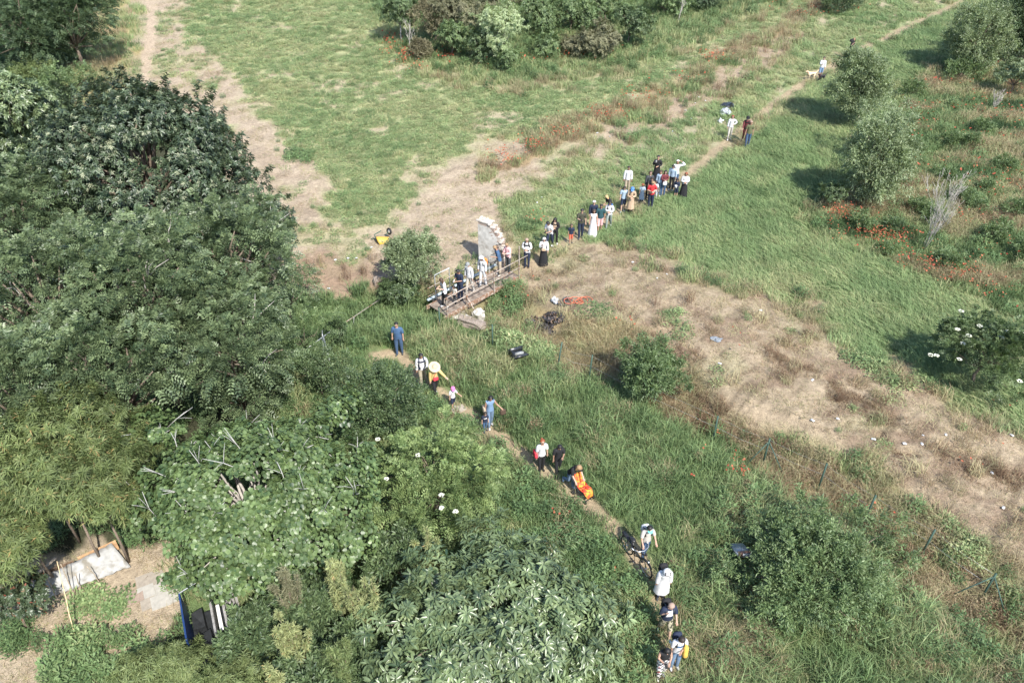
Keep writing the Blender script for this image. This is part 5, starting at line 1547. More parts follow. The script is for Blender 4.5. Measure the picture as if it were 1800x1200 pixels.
# paper scraps
ORD = ['first', 'second', 'third', 'fourth', 'fifth', 'sixth', 'seventh', 'eighth', 'ninth', 'tenth', 'eleventh', 'twelfth', 'thirteenth', 'fourteenth', 'fifteenth', 'sixteenth', 'seventeenth']
for grp, lab, pts in [('white scraps on the tan bank', 'small white scrap of litter on the tan bank', [(1472, 737), (1535, 773), (1586, 789), (1428, 669), (1622, 708 + 58), (1662, 765), (1778, 766), (1743, 832), (1763, 893), (1265, 640), (1172, 483), (1155, 490), (1112, 462), (1337, 547), (1620, 781), (1428, 1040 - 300), (1413, 645)]),
                      ('white scraps by the hedge strip', 'small white scrap of litter by the poppy hedge strip', [(1205, 195), (1222, 182), (1240, 178), (1228, 172), (1182, 232), (1215, 210), (1072, 241), (1050, 235), (1150, 212), (944, 357), (952, 348)]),
                      ('white scraps left of the olive bush', 'small white scrap of litter left of the olive bush', [(549, 516), (590, 458), (612, 455), (578, 508), (653, 436), (520, 505), (626, 455)])]:
    for i, (px, py) in enumerate(sorted(pts)):
        mb = MB(); s = random.uniform(.045, .09)
        mb.add([(-s, -s * .6, 0), (0, -s * .7, s * .4), (s, -s * .4, .01), (s * .8, s * .6, s * .3), (0, s * .7, 0), (-s * .9, s * .5, s * .25), (0, 0, s * .55)], [(0, 1, 6), (1, 2, 6), (2, 3, 6), (3, 4, 6), (4, 5, 6), (5, 0, 6)])
        o = mb.build('litter_scrap', WHITEP, None, False, G(px, py) + Vector((0, 0, .04)), (0, 0, random.uniform(0, 6)))
        tag(o, '%s, %s from the left' % (lab, ORD[i]), 'litter', grp)
o = MB().box((0, 0, 0), (.55, .34, .06), None, 0, .02).build('step_stone', SL[1], None, False, G(806, 720) + Vector((0, 0, .02)), (0, 0, .6)); tag(o, 'flat pale step stone in the path behind the child with the pink cap', 'stone')
crumple('scrap', 'grey tarpaulin scrap lying on the tan bank above the willowy bush', 'scrap', 1261, 597, .25, .18, .06, SILVER)
# ------------------------------------------------------------------ people
SKIN = [simple_mat('skin_light', (.44, .27, .195), .55, .08, 12), simple_mat('skin_tan', (.33, .195, .135), .55, .08, 12), simple_mat('skin_pale', (.48, .315, .24), .55, .08, 12)]
FEAT = simple_mat('dark_features', (.03, .02, .02), .5)
LIPS = simple_mat('lips', (.40, .14, .12), .5)
HAIRC = {'black': (.012, .011, .011), 'brown': (.06, .035, .022), 'dark': (.025, .018, .014), 'light': (.26, .17, .09), 'blond': (.42, .29, .14), 'red': (.22, .06, .025), 'grey': (.42, .41, .40), 'white': (.55, .54, .52)}
def cloth(rgb):
    return simple_mat('cloth_%.3f_%.3f_%.3f' % rgb, rgb, .85, .14, 6, 0, .25)
C_ = dict(white=(.56, .56, .565), offwhite=(.44, .41, .365), black=(.014, .014, .016), navy=(.016, .024, .05), blue=(.05, .10, .19), jeans=(.05, .09, .165), lightjeans=(.14, .21, .31), sky=(.15, .235, .36), grey=(.22, .23, .23),
          beige=(.36, .30, .225), olive=(.11, .12, .06), darkolive=(.05, .05, .035), teal=(.022, .065, .075), red=(.42, .03, .035), yellow=(.52, .40, .16), pink=(.62, .38, .38), tan=(.40, .29, .20), orange=(.68, .20, .035),
          darkgrey=(.05, .055, .06), greygreen=(.20, .235, .215), maroon=(.13, .03, .035), mint=(.12, .52, .42), cap_blue=(.08, .20, .48), magenta=(.55, .17, .37), khaki=(.30, .26, .19), mustard=(.60, .36, .07), redshort=(.50, .12, .07), straw=(.44, .37, .26), lightblue=(.33, .42, .52), red_bag=(.55, .04, .06), brownbag=(.07, .045, .03))

def plaid_mat():
    m, nt, out = base_mat('plaid_cloth')
    tc = N(nt, 'ShaderNodeTexCoord'); b = N(nt, 'ShaderNodeBsdfPrincipled'); b.inputs['Roughness'].default_value = .85
    ck = N(nt, 'ShaderNodeTexChecker'); ck.inputs['Scale'].default_value = 13
    ck.inputs['Color1'].default_value = (.72, .70, .68, 1); ck.inputs['Color2'].default_value = (.10, .09, .10, 1)
    nz = N(nt, 'ShaderNodeTexNoise'); nz.inputs['Scale'].default_value = 7
    rp = N(nt, 'ShaderNodeValToRGB'); rp.color_ramp.elements[0].position = .58; rp.color_ramp.elements[1].position = .62
    nt.links.new(tc.outputs['Object'], ck.inputs['Vector']); nt.links.new(tc.outputs['Object'], nz.inputs['Vector']); nt.links.new(nz.outputs['Fac'], rp.inputs['Fac'])
    c = mixrgb(nt, rp.outputs['Color'], ck.outputs['Color'], (.30, .05, .07))
    nt.links.new(c, b.inputs['Base Color']); nt.links.new(b.outputs[0], out.inputs['Surface'])
    return m
def camo_mat():
    m, nt, out = base_mat('camo_cloth')
    tc = N(nt, 'ShaderNodeTexCoord'); b = N(nt, 'ShaderNodeBsdfPrincipled'); b.inputs['Roughness'].default_value = .85
    nz = N(nt, 'ShaderNodeTexNoise'); nz.inputs['Scale'].default_value = 16; nt.links.new(tc.outputs['Object'], nz.inputs['Vector'])
    rp = N(nt, 'ShaderNodeValToRGB'); rp.color_ramp.interpolation = 'CONSTANT'
    rp.color_ramp.elements[0].color = (.05, .05, .035, 1); rp.color_ramp.elements[1].position = .56; rp.color_ramp.elements[1].color = (.42, .38, .28, 1)
    e = rp.color_ramp.elements.new(.46); e.color = (.17, .16, .10, 1)
    nt.links.new(nz.outputs['Fac'], rp.inputs['Fac']); nt.links.new(rp.outputs[0], b.inputs['Base Color']); nt.links.new(b.outputs[0], out.inputs['Surface'])
    return m
PLAID, CAMO = plaid_mat(), camo_mat()

ARMS = {  # (upper arm, forearm) for the right arm, x outward, y forward
 'down': ((.16, .03, -1), (.06, .16, -1)), 'fwd': ((.12, .34, -1), (.05, .6, -1)), 'back': ((.14, -.38, -1), (.06, -.12, -1)),
 'phone': ((.14, .22, -1), (-.5, .95, .22)), 'face': ((.22, .55, -.75), (-.42, .42, .85)), 'head': ((.95, .12, .28), (-.72, .05, .62)),
 'out': ((.85, .2, -.5), (.85, .35, -.35)), 'point': ((.40, .65, -.7), (.35, .9, -.35)), 'push': ((.14, .65, -.85), (-.05, .95, -.4)),
 'side': ((.42, .12, -.9), (.55, .6, -.5)), 'hip': ((.75, -.15, -.8), (-.75, .3, -.55)), 'bar': ((.28, .3, -1), (.02, .72, -.6)), 'strap': ((.24, .02, -1), (-.35, .5, .8)), 'belly': ((.22, .05, -1), (-.72, .65, -.1)), 'pocket': ((.30, -.05, -1), (-.12, .3, -.9))}

def V3(*a): return Vector(a)

def skeleton(sp):
    """joints of one figure in its own frame: +Y forward, +Z up, feet on z = 0"""
    H = sp['h']; k = H / 1.75; child = max(0.0, min(1.0, (1.45 - H) / .5)); bw = sp.get('build', 1.0)
    hd = 1 + .38 * child
    lean = R(sp.get('lean', 3)); look = R(sp.get('look', 12))
    J = []; E = []; RD = []; names = []
    def add(p, r, parent=None, nm=None):
        J.append(Vector(p)); RD.append(r)
        if parent is not None: E.append((parent, len(J) - 1)); names.append(nm)
        return len(J) - 1
    pz = .93 * k * (1 - .06 * child)
    legL = pz
    P0 = V3(0, 0, pz)
    def up(d, y=0.0, x=0.0):       # a point of the leaning trunk
        v = V3(x, y, d)
        return P0 + V3(v.x, v.y * math.cos(lean) + v.z * math.sin(lean), v.z * math.cos(lean) - v.y * math.sin(lean))
    s = k * (1 + .04 * child)
    pel = add(P0, .115 * k * bw)
    wa = add(up(.20 * s), .108 * k * bw, pel, 'torso')
    ch = add(up(.36 * s, .01), .118 * k * bw, wa, 'torso')
    nb = add(up(.53 * s, -.01), .062 * k, ch, 'chest')
    nk = add(up(.60 * s, .005), .05 * k * hd, nb, 'neck')
    hc_ = up(.60 * s, .005) + V3(0, math.sin(lean * .6 + look) * .11 * k * hd + .015, math.cos(lean * .6 + look) * .11 * k * hd)
    hx = (hc_ - up(.60 * s, .005)).normalized()
    h1 = add(hc_, .093 * k * hd, nk, 'head')
    h2 = add(hc_ + hx * .075 * k * hd, .062 * k * hd, h1, 'head')
    rot = Matrix.Rotation(-lean * .7, 3, 'X')
    hands = []
    for sx, arm in ((1, sp.get('R', 'down')), (-1, sp.get('L', 'down'))):
        a, b = ARMS[arm]
        a = rot @ V3(a[0] * sx, a[1], a[2]).normalized(); b = rot @ V3(b[0] * sx, b[1], b[2]).normalized()
        sh = add(up(.49 * s, 0, sx * .165 * k * (1 + .6 * (bw - 1))), .056 * k, ch if True else nb, 'shoulder')
        el = add(J[sh] + a * .27 * s, .040 * k, sh, 'uarm')
        wr = add(J[el] + b * .235 * s, .027 * k, el, 'farm')
        pa = add(J[wr] + b * .065 * s, .030 * k, wr, 'hand')
        side = b.cross(V3(0, 0, 1)); side = side.normalized() if side.length > .2 else V3(1, 0, 0)
        curl = (side.cross(b)).normalized() * -.35
        for q in range(4):
            o = side * ((q - 1.5) * .016 * k)
            L_ = (.060, .072, .068, .052)[q] * k
            f1 = add(J[pa] + b * .028 * k + o * 1.2, .0095 * k, pa, 'hand')
            f2 = add(J[f1] + (b + curl * .5).normalized() * L_ * .6, .0085 * k, f1, 'hand')
            add(J[f2] + (b + curl * 1.6).normalized() * L_ * .45, .007 * k, f2, 'hand')
        t1 = add(J[wr] + b * .03 * k + side * (.030 * k * -sx), .011 * k, wr, 'hand')
        add(J[t1] + (b + side * (-.5 * sx)).normalized() * .045 * k, .009 * k, t1, 'hand')
        hands.append(J[pa] + b * .04 * k)
    st = sp.get('stride', 0.0)          # >0 right leg forward, degrees
    feet = []
    wide = .085 * k * (1 + .5 * (bw - 1))
    th = legL * .50; sh_ = legL * .44
    for sx in (1, -1):
        a = st * sx
        kick = sp.get('kick', 0) if sx == sp.get('kickside', 1) else 0
        if a >= 0: ta, sa = a, a * .35
        else: ta, sa = a * .55, a * 1.25
        if kick: ta, sa = -5, -kick
        hip = add(P0 + V3(sx * wide, 0, -.03 * k), .092 * k * bw, pel, 'hip')
        kn = add(J[hip] + V3(sx * .01, math.sin(R(ta)), -math.cos(R(ta))) * th, .058 * k * (1 + .4 * (bw - 1)), hip, 'thigh')
        an = add(J[kn] + V3(0, math.sin(R(sa)), -math.cos(R(sa))) * sh_, .037 * k, kn, 'shin')
        pitch = R(sa * .7 if sa < 0 else 0)
        he = add(J[an] + V3(0, -.02 * k, -.035 * k), .036 * k, an, 'foot')
        fv = V3(sx * .03, math.cos(pitch) * .15 * k, math.sin(pitch) * .15 * k - .012 * k)
        to = add(J[he] + fv, .030 * k, he, 'foot')
        feet.append(he); feet.append(to)
    low = min(J[f].z - RD[f] for f in feet)
    off = V3(0, 0, -low + .005)
    J = [j + off for j in J]; hands = [h + off for h in hands]
    return dict(J=J, E=E, RD=RD, names=names, head=J[h1], hx=hx, k=k, hd=hd, hands=hands, lean=lean, pel=J[pel], chest=J[ch], neck=J[nb], waist=J[wa], hips=[J[i] for i in range(len(J)) if False], H=H)

def skin_temp(J, E, RD, root=0):
    me = bpy.data.meshes.new('tmp')
    me.from_pydata([tuple(v) for v in J], E, [])
    ob = bpy.data.objects.new('tmp', me)
    COL.objects.link(ob)
    md = ob.modifiers.new('skin', 'SKIN'); md.use_smooth_shade = True; md.branch_smoothing = .3
    sub = ob.modifiers.new('sub', 'SUBSURF'); sub.levels = 1; sub.render_levels = 1
    sv = me.skin_vertices[0].data
    for i, r in enumerate(RD): sv[i].radius = (r, r)
    for i in range(len(RD)): sv[i].use_root = (i == root)
    return ob

def eval_arrays(ob, dg):
    me = ob.evaluated_get(dg).to_mesh()
    nv = len(me.vertices); co = np.zeros(nv * 3, np.float32); me.vertices.foreach_get('co', co)
    no = np.zeros(nv * 3, np.float32); me.vertex_normals.foreach_get('vector', no)
    F = [tuple(p.vertices) for p in me.polygons]
    ob.evaluated_get(dg).to_mesh_clear()
    return co.reshape(-1, 3), no.reshape(-1, 3), F

def sub_shell(co, no, F, sel, offs):
    ids = {}
    vs = []; fs = []
    for f in sel:
        q = []
        for i in F[f]:
            if i not in ids:
                ids[i] = len(vs); vs.append(tuple(co[i] + no[i] * offs))
            q.append(ids[i])
        fs.append(tuple(q))
    return vs, fs

def hair_mesh(S, style, thick=1.0):
    """cap of hair round the head; long styles fall over neck and back"""
    k = S['k'] * S['hd']; c = S['head'] + S['hx'] * .022 * k
    r = .105 * k * thick
    up = S['hx']; fw = V3(0, 1, 0); fw = (fw - up * fw.dot(up)).normalized(); rt = fw.cross(up)
    vs = []; fs = []; n = 18; m = 7
    drop = {'short': 0, 'bald': 0, 'bun': 0, 'bob': .12, 'long': .30, 'curly': .10}.get(style, 0) * k
    rows = 3 if drop else 0
    for i in range(n):
        a = 2 * math.pi * i / n
        f = math.cos(a)                        # 1 front, -1 back
        pe = R(46 + 66 * (1 - f) / 2 + (12 if f < .3 else 0))
        for j in range(m + 1):
            ph = pe * j / m
            rr = r * (1 + (.10 * random.uniform(-1, 1) if style == 'curly' else .02 * random.uniform(-1, 1)))
            vs.append(c + (up * math.cos(ph) + (fw * f + rt * math.sin(a)) * math.sin(ph)) * rr)
        last = vs[-1]
        for j in range(rows):
            w = sstep(.45, -.2, f) if False else max(0, min(1, (.45 - f) / .6))
            d = V3(0, -.015 * j * k, -1) * (drop * (j + 1) / rows * w)
            flare = (fw * f + rt * math.sin(a)) * (.012 * k * (j + 1) * w)
            vs.append(last + d + flare + V3(random.uniform(-.006, .006), random.uniform(-.006, .006), 0))
    q = m + 1 + rows
    for i in range(n):
        for j in range(q - 1):
            fs.append((i * q + j, i * q + j + 1, ((i + 1) % n) * q + j + 1, ((i + 1) % n) * q + j))
    mb = MB(); mb.add(vs, fs)
    if style == 'bun': mb.ell(c - fw * .085 * k + up * .05 * k, (.05 * k,) * 3)
    return mb

def hat_mesh(S, kind):
    k = S['k'] * S['hd']; c = S['head'] + S['hx'] * .03 * k; up = S['hx']
    fw = V3(0, 1, 0); fw = (fw - up * fw.dot(up)).normalized(); rt = fw.cross(up)
    r = .112 * k; vs = []; fs = []; n = 18
    prof = [(0, r), (.4, r * .93), (.75, r * .68), (1.0, r * .05)]
    if kind == 'sunhat': prof = [(-.05, r * 2.25), (.04, r * 1.7), (.05, r * 1.02), (.55, r * .95), (.9, r * .65), (.98, r * .05)]
    if kind == 'visor': prof = [(0, r * 1.03), (.3, r * 1.04)]
    for i in range(n):
        a = 2 * math.pi * i / n
        for h, q in prof:
            vs.append(c + up * (h * r * 1.0) + (fw * math.cos(a) + rt * math.sin(a)) * q)
    m = len(prof)
    for i in range(n):
        for j in range(m - 1):
            fs.append((i * m + j, ((i + 1) % n) * m + j, ((i + 1) % n) * m + j + 1, i * m + j + 1))
    mb = MB(); mb.add(vs, fs)
    if kind in ('cap', 'visor'):
        vs = []; fs = []
        for j in range(7):
            a = R(-60 + 20 * j)
            d = fw * math.cos(a) + rt * math.sin(a)
            vs.append(c + d * r + up * .03 * r); vs.append(c + d * r * 1.0 + fw * r * .75 * math.cos(a) - up * .12 * r)
        for j in range(6): fs.append((2 * j, 2 * j + 1, 2 * j + 3, 2 * j + 2))
        mb.add(vs, fs)
    return mb

def skirt_mesh(S, top, bottom, r0, r1, fold=.05, n=26):
    """flared tube round the hips, z from top to bottom"""
    vs = []; fs = []; m = 6
    px, py = S['pel'].x, S['pel'].y
    for i in range(n):
        a = 2 * math.pi * i / n
        for j in range(m + 1):
            t = j / m
            r = (r0 + (r1 - r0) * t) * (1 + fold * t * math.sin(a * 7 + j * .3))
            vs.append((px + math.cos(a) * r * 1.12, py + math.sin(a) * r * .88, top + (bottom - top) * t))
    for i in range(n):
        for j in range(m):
            fs.append((i * (m + 1) + j, i * (m + 1) + j + 1, ((i + 1) % n) * (m + 1) + j + 1, ((i + 1) % n) * (m + 1) + j))
    return MB().add(vs, fs)

def pack_mesh(w, d, h, bulge=.2):
    mb = MB(); nu, nv = 14, 8; vs = []; fs = []
    for j in range(nv + 1):
        v = -1 + 2 * j / nv
        sq = (1 - abs(v) ** 4) ** .25 if abs(v) < 1 else .3
        for i in range(nu):
            a = 2 * math.pi * i / nu
            cx, sy = math.cos(a), math.sin(a)
            qx = math.copysign(abs(cx) ** .55, cx); qy = math.copysign(abs(sy) ** .55, sy)
            vs.append((qx * w / 2 * max(sq, .35), qy * d / 2 * max(sq, .35) * (1.15 if v < 0 else .9), v * h / 2))
    for j in range(nv):
        for i in range(nu): fs.append((j * nu + i, j * nu + (i + 1) % nu, (j + 1) * nu + (i + 1) % nu, (j + 1) * nu + i))
    fs.append(tuple(range(nu - 1, -1, -1))); fs.append(tuple(nv * nu + i for i in range(nu)))
    return mb.add(vs, fs)

DK = DECKZ + .005
def P(px, py, h, yaw, label, top, bot, hair=('short', 'dark'), shoes='white', z=None, **kw):
    d = dict(px=px, py=py, h=h, yaw=yaw, label=label, top=top, bot=bot, hair=hair, shoes=shoes, z=z); d.update(kw); return d

PEOPLE = [
 # near path, from the bridge down to the bottom edge
 P(703, 623, 1.74, -8, 'heavy man in a grey blue T-shirt and jeans standing alone on the near path', ('blue', 'short'), ('trousers', 'jeans'), ('short', 'black'), 'darkgrey', build=1.25, L='down', R='down', look=4, stride=6),
 P(744, 678, 1.74, 18, 'man in white long sleeves and a dark vest behind the straw hat', ('white', 'long'), ('trousers', 'khaki'), ('short', 'black'), 'black', L='pocket', R='down', stride=16, vest='navy', look=14),
 P(766, 695, 1.66, 30, 'woman in a wide straw hat and yellow top with a red pouch', ('yellow', 'long'), ('trousers', 'black'), ('bob', 'red'), 'white', L='point', R='down', stride=20, hat=('sunhat', 'straw'), bag=('pouch', 'red_bag', 'front'), look=22),
 P(797, 717, 1.12, 28, 'small child in a pink cap, white T-shirt and dark shorts', ('white', 'short'), ('shorts', 'navy'), ('short', 'dark'), 'white', L='side', R='down', stride=12, hat=('cap', 'magenta'), look=10),
 P(862, 750, 1.64, 22, 'woman in a pale blue top with long black hair, arm held out', ('sky', 'none'), ('trousers', 'lightjeans'), ('long', 'black'), 'white', L='side', R='down', stride=10, bag=('tote', 'beige', 'right'), hold=('bag', 'brownbag', 'L'), look=16),
 P(853, 758, 1.02, 20, 'little boy in a navy shirt with white print and blue trousers', ('navy', 'short'), ('trousers', 'blue'), ('short', 'dark'), 'navy', stride=8, look=14, print_='white'),
 P(951, 829, 1.66, 20, 'woman in a white T-shirt and black trousers with a red bag behind her', ('white', 'short'), ('trousers', 'black'), ('bun', 'red'), 'black', stride=6, L='down', R='down', bag=('tote', 'red_bag', 'right'), look=-4),
 P(980, 834, 1.60, 14, 'woman in a black top and black leggings walking behind the orange pushchair', ('black', 'short'), ('crop', 'black'), ('short', 'black'), 'darkgrey', stride=12, L='phone', R='down', look=26),
 P(1003, 858, 1.62, 32, 'person in a black top bending to push the orange pushchair', ('black', 'short'), ('trousers', 'lightjeans'), ('curly', 'light'), 'lightblue', lean=32, kick=62, kickside=1, L='push', R='push', look=28),
 P(1131, 979, 1.66, 14, 'woman in a white T-shirt and green visor pushing a bicycle', ('offwhite', 'short'), ('trousers', 'jeans'), ('short', 'black'), 'black', stride=10, L='bar', R='bar', hat=('visor', 'mint'), look=20, pack=('white', .3)),
 P(1160, 1050, 1.66, 4, 'person hidden under a white hooded top with dark eye marks', ('white', 'long'), ('trousers', 'navy'), ('bald', 'dark'), 'darkgrey', hood='white', pack=('black', .38), look=38, lean=8, loose=1.55, long_top=True, marks=True),
 P(1166, 1116, 1.76, 10, 'man with shaved head in a navy printed T-shirt, camouflage shorts and blue shoes', ('navy', 'short'), ('shorts', 'CAMO'), ('bald', 'grey'), 'blue', stride=-20, R='strap', L='fwd', pack=('black', .36), look=26, print_='white', build=1.12),
 P(1160, 1188, 1.60, 6, 'woman in a black vest and plaid trousers looking at her phone at the bottom', ('black', 'none'), ('wide', 'PLAID'), ('short', 'black'), 'white', L='phone', R='phone', look=34, hold=('phone', 'black', 'R'), stride=6),
 P(1184, 1172, 1.70, 8, 'person in printed white T-shirt and pale jeans beside plaid trousers', ('white', 'short'), ('trousers', 'lightjeans'), ('short', 'dark'), 'white', L='belly', R='down', look=30, pack=('navy', .34), print_='blue', hold=('jacket', 'mustard', 'L')),
 # on the bridge
 P(797, 545, 1.62, -62, 'woman with long wind blown hair in a white top at the near bridge end', ('white', 'short'), ('trousers', 'black'), ('long', 'brown'), 'white', z=DK, s=(.42, .55), L='phone', R='phone', look=28, hold=('phone', 'black', 'R'), skirt=None, stride=8),
 P(815, 530, 1.02, -30, 'small child in a pale top between the rails behind the first woman', ('offwhite', 'short'), ('trousers', 'darkgrey'), ('bob', 'dark'), 'black', z=DK, s=(.95, .45)),
 P(826, 532, 1.72, -35, 'man in a navy T-shirt looking down on the bridge', ('navy', 'short'), ('trousers', 'navy'), ('short', 'black'), 'black', z=DK, s=(1.35, .5), L='phone', R='phone', look=26, hold=('phone', 'offwhite', 'R')),
 P(842, 518, 1.72, -38, 'man in a grey cap, white shirt and beige trousers on the bridge', ('white', 'long'), ('trousers', 'offwhite'), ('short', 'grey'), 'offwhite', z=DK, s=(2.05, .6), stride=14, hat=('cap', 'grey'), look=20),
 P(866, 508, 1.70, -30, 'person in a white hooded top with an orange backpack on the bridge', ('white', 'long'), ('trousers', 'white'), ('bald', 'dark'), 'darkgrey', z=DK, s=(2.9, .6), hood='white', pack=('orange', .34), look=20, stride=10),
 P(895, 478, 1.72, -70, 'man in a blue shirt and beige trousers at the far end of the bridge', ('blue', 'short'), ('trousers', 'beige'), ('short', 'light'), 'offwhite', z=DK, s=(4.15, .75), lean=14, look=20, L='phone', bag=('pouch', 'black', 'right')),
 P(911, 474, 1.62, -40, 'person in a pink top half hidden behind the tall bridge post', ('pink', 'long'), ('trousers', 'darkgrey'), ('short', 'light'), 'black', z=DK, s=(4.72, .72), L='phone', R='phone', look=24),
 # from the bridge up to the crowd
 P(926, 470, 1.72, -12, 'bald man in a dark vest over a white shirt just off the bridge', ('white', 'long'), ('trousers', 'navy'), ('bald', 'grey'), 'black', L='belly', R='belly', vest='black', look=22),
 P(966, 436, 1.70, -30, 'man in a white shirt bending over his phone behind the white headscarf', ('white', 'short'), ('trousers', 'navy'), ('short', 'black'), 'white', lean=18, L='phone', R='phone', look=26, hold=('phone', 'black', 'R'), stride=20),
 P(955, 466, 1.62, 4, 'woman in a long white top and black skirt with a beige bag across her', ('white', 'long'), ('skirt', 'black', .50, .02), ('long', 'white'), 'redshort', L='down', R='face', look=16, bag=('pouch', 'tan', 'front')),
 P(975, 431, 1.62, -20, 'woman with long black hair in a black cardigan over a tan top', ('black', 'long'), ('trousers', 'black'), ('long', 'black'), 'white', L='belly', R='phone', look=26, stride=12, front='tan'),
 P(1003, 429, 1.16, -4, 'boy in a navy T-shirt and red shorts standing with feet apart', ('navy', 'short'), ('shorts', 'redshort'), ('short', 'brown'), 'darkgrey', look=4, stride=14),
 P(1020, 419, 1.76, 4, 'man in a dark olive T-shirt and dark trousers holding a phone', ('darkolive', 'short'), ('trousers', 'navy'), ('short', 'black'), 'darkgrey', R='phone', L='down', look=18, hold=('phone', 'black', 'R'), build=1.08, stride=8),
 P(1041, 416, 1.62, 2, 'woman in a long white dress with brown hair and sunglasses', ('offwhite', 'none'), ('dress', 'white', .98, .04), ('long', 'brown'), 'offwhite', look=6, R='down', L='down', shades=True),
 P(1053, 410, 1.74, 4, 'man in a dark teal polo shirt and pinkish shorts', ('teal', 'short'), ('shorts', 'pink'), ('short', 'dark'), 'brownbag', look=14, L='down', stride=8, build=1.1),
 P(1041, 402, 1.70, 0, 'white haired person in a navy top behind the woman in the white dress', ('navy', 'long'), ('trousers', 'darkgrey'), ('short', 'white'), 'black', look=10),
 P(1069, 401, 1.64, -14, 'person in a white top and grey jeans with blue straps striding beside the path', ('white', 'long'), ('trousers', 'greygreen'), ('bob', 'dark'), 'white', stride=24, L='belly', R='belly', look=26, pack=('cap_blue', .3)),
 P(1072, 387, 1.66, -62, 'blond woman in a dark top bending forward at the edge of the crowd', ('black', 'short'), ('trousers', 'navy'), ('bob', 'blond'), 'black', lean=26, look=22, L='phone', R='phone'),
 P(1094, 373, 1.60, -10, 'woman in a pale blue top and navy shorts with white boots', ('lightblue', 'short'), ('shorts', 'navy'), ('bob', 'dark'), 'white', stride=10, look=20),
 P(1107, 376, 1.66, -4, 'woman in a long beige coat and blue cap with rucksack straps', ('offwhite', 'short'), ('coat', 'tan', .90, .38), ('bob', 'black'), 'black', under='black', hat=('cap', 'cap_blue'), L='belly', R='belly', look=20, pack=('black', .32)),
 P(1101, 341, 1.74, -6, 'man in a white shirt and beige trousers standing behind the blue cap', ('white', 'long'), ('trousers', 'beige'), ('short', 'dark'), 'beige', look=8, stride=6),
 # the crowd
 P(1138, 350, 1.74, 4, 'tall person with long hair in a black shirt at the left of the crowd', ('darkgrey', 'long'), ('trousers', 'black'), ('bob', 'brown'), 'black', look=2),
 P(1142, 357, 1.62, -20, 'woman in black lifting her forearm behind the red T-shirt', ('black', 'none'), ('trousers', 'black'), ('bob', 'dark'), 'black', L='face', look=14),
 P(1127, 356, 1.18, -16, 'red haired child in a pale blue dress at the left of the red T-shirt', ('lightblue', 'short'), ('skirt', 'lightblue', .58, .34), ('bob', 'red'), 'black', under='navy', look=16),
 P(1142, 367, 1.74, 0, 'man in a red T-shirt and navy trousers in front of the crowd', ('red', 'short'), ('trousers', 'navy'), ('short', 'light'), 'darkgrey', L='belly', R='belly', look=28, hold=('cap', 'brownbag', 'L'), build=1.1),
 P(1157, 344, 1.58, -24, 'person in a pale blue shirt in the middle of the crowd', ('lightblue', 'long'), ('trousers', 'lightjeans'), ('short', 'brown'), 'white', look=6),
 P(1150, 351, 1.18, -30, 'child in white with dark hair right of the red T-shirt', ('white', 'short'), ('trousers', 'white'), ('bob', 'dark'), 'white', look=14, stride=16),
 P(1164, 345, 1.62, 8, 'woman in a maroon top carrying a white bag in the crowd', ('maroon', 'long'), ('trousers', 'jeans'), ('long', 'black'), 'darkgrey', L='belly', R='phone', look=4, hold=('bag', 'white', 'L')),
 P(1152, 322, 1.76, -12, 'person in long black clothes raising a camera at the back of the crowd', ('black', 'long'), ('coat', 'black', .98, .10), ('short', 'black'), 'black', R='face', L='belly', look=2, hold=('phone', 'grey', 'R'), under='navy'),
 P(1185, 331, 1.78, -8, 'man in a white jumper with his hand on his head', ('white', 'long'), ('trousers', 'jeans'), ('short', 'white'), 'white', L='head', R='down', look=0),
 P(1179, 334, 1.64, -22, 'dark haired person in pale blue and black in front of the white jumper', ('lightblue', 'long'), ('trousers', 'black'), ('short', 'black'), 'white', lean=10, look=20, R='down', L='down'),
 P(1187, 348, 1.22, -24, 'child in dark blue with a white paper right of the crowd', ('navy', 'long'), ('shorts', 'navy'), ('bob', 'black'), 'tan', look=14, hold=('paper', 'white', 'L'), L='belly'),
 P(1200, 348, 1.60, -6, 'woman in a white top and black skirt at the right end of the crowd', ('white', 'long'), ('skirt', 'black', .92, .12), ('bob', 'red'), 'black', L='belly', R='belly', look=10, under='black'),
 # far path
 P(1281, 246, 1.66, -10, 'red haired woman in white top and cream trousers on the far path', ('white', 'long'), ('trousers', 'offwhite'), ('bob', 'red'), 'white', L='hip', R='down', stride=12, look=2),
 P(1307, 249, 1.70, -16, 'person in a black hat and maroon behind the olive T-shirt', ('maroon', 'long'), ('trousers', 'maroon'), ('bob', 'black'), 'tan', hat=('cap', 'black'), R='fwd', stride=-14, look=6, vest='black'),
 P(1312, 259, 1.76, -6, 'man in an olive T-shirt and blue jeans on the far path', ('olive', 'short'), ('trousers', 'jeans'), ('bald', 'light'), 'navy', L='down', R='down', stride=8, look=8, build=1.1),
 P(1440, 139, 1.66, -10, 'woman in white jacket and denim shorts walking two dogs', ('white', 'long'), ('shorts', 'sky'), ('short', 'dark'), 'white', R='phone', L='down', stride=12, look=4),
 P(1491, 106, 1.74, 40, 'person in black with a black bag on the shoulder farthest up the path', ('black', 'short'), ('trousers', 'navy'), ('short', 'light'), 'black', R='strap', L='down', look=2, stride=14, shoulderbag='black'),
]

temps = []
for sp in PEOPLE:
    S = skeleton(sp); sp['S'] = S
    sp['tmp'] = skin_temp(S['J'], S['E'], S['RD'])
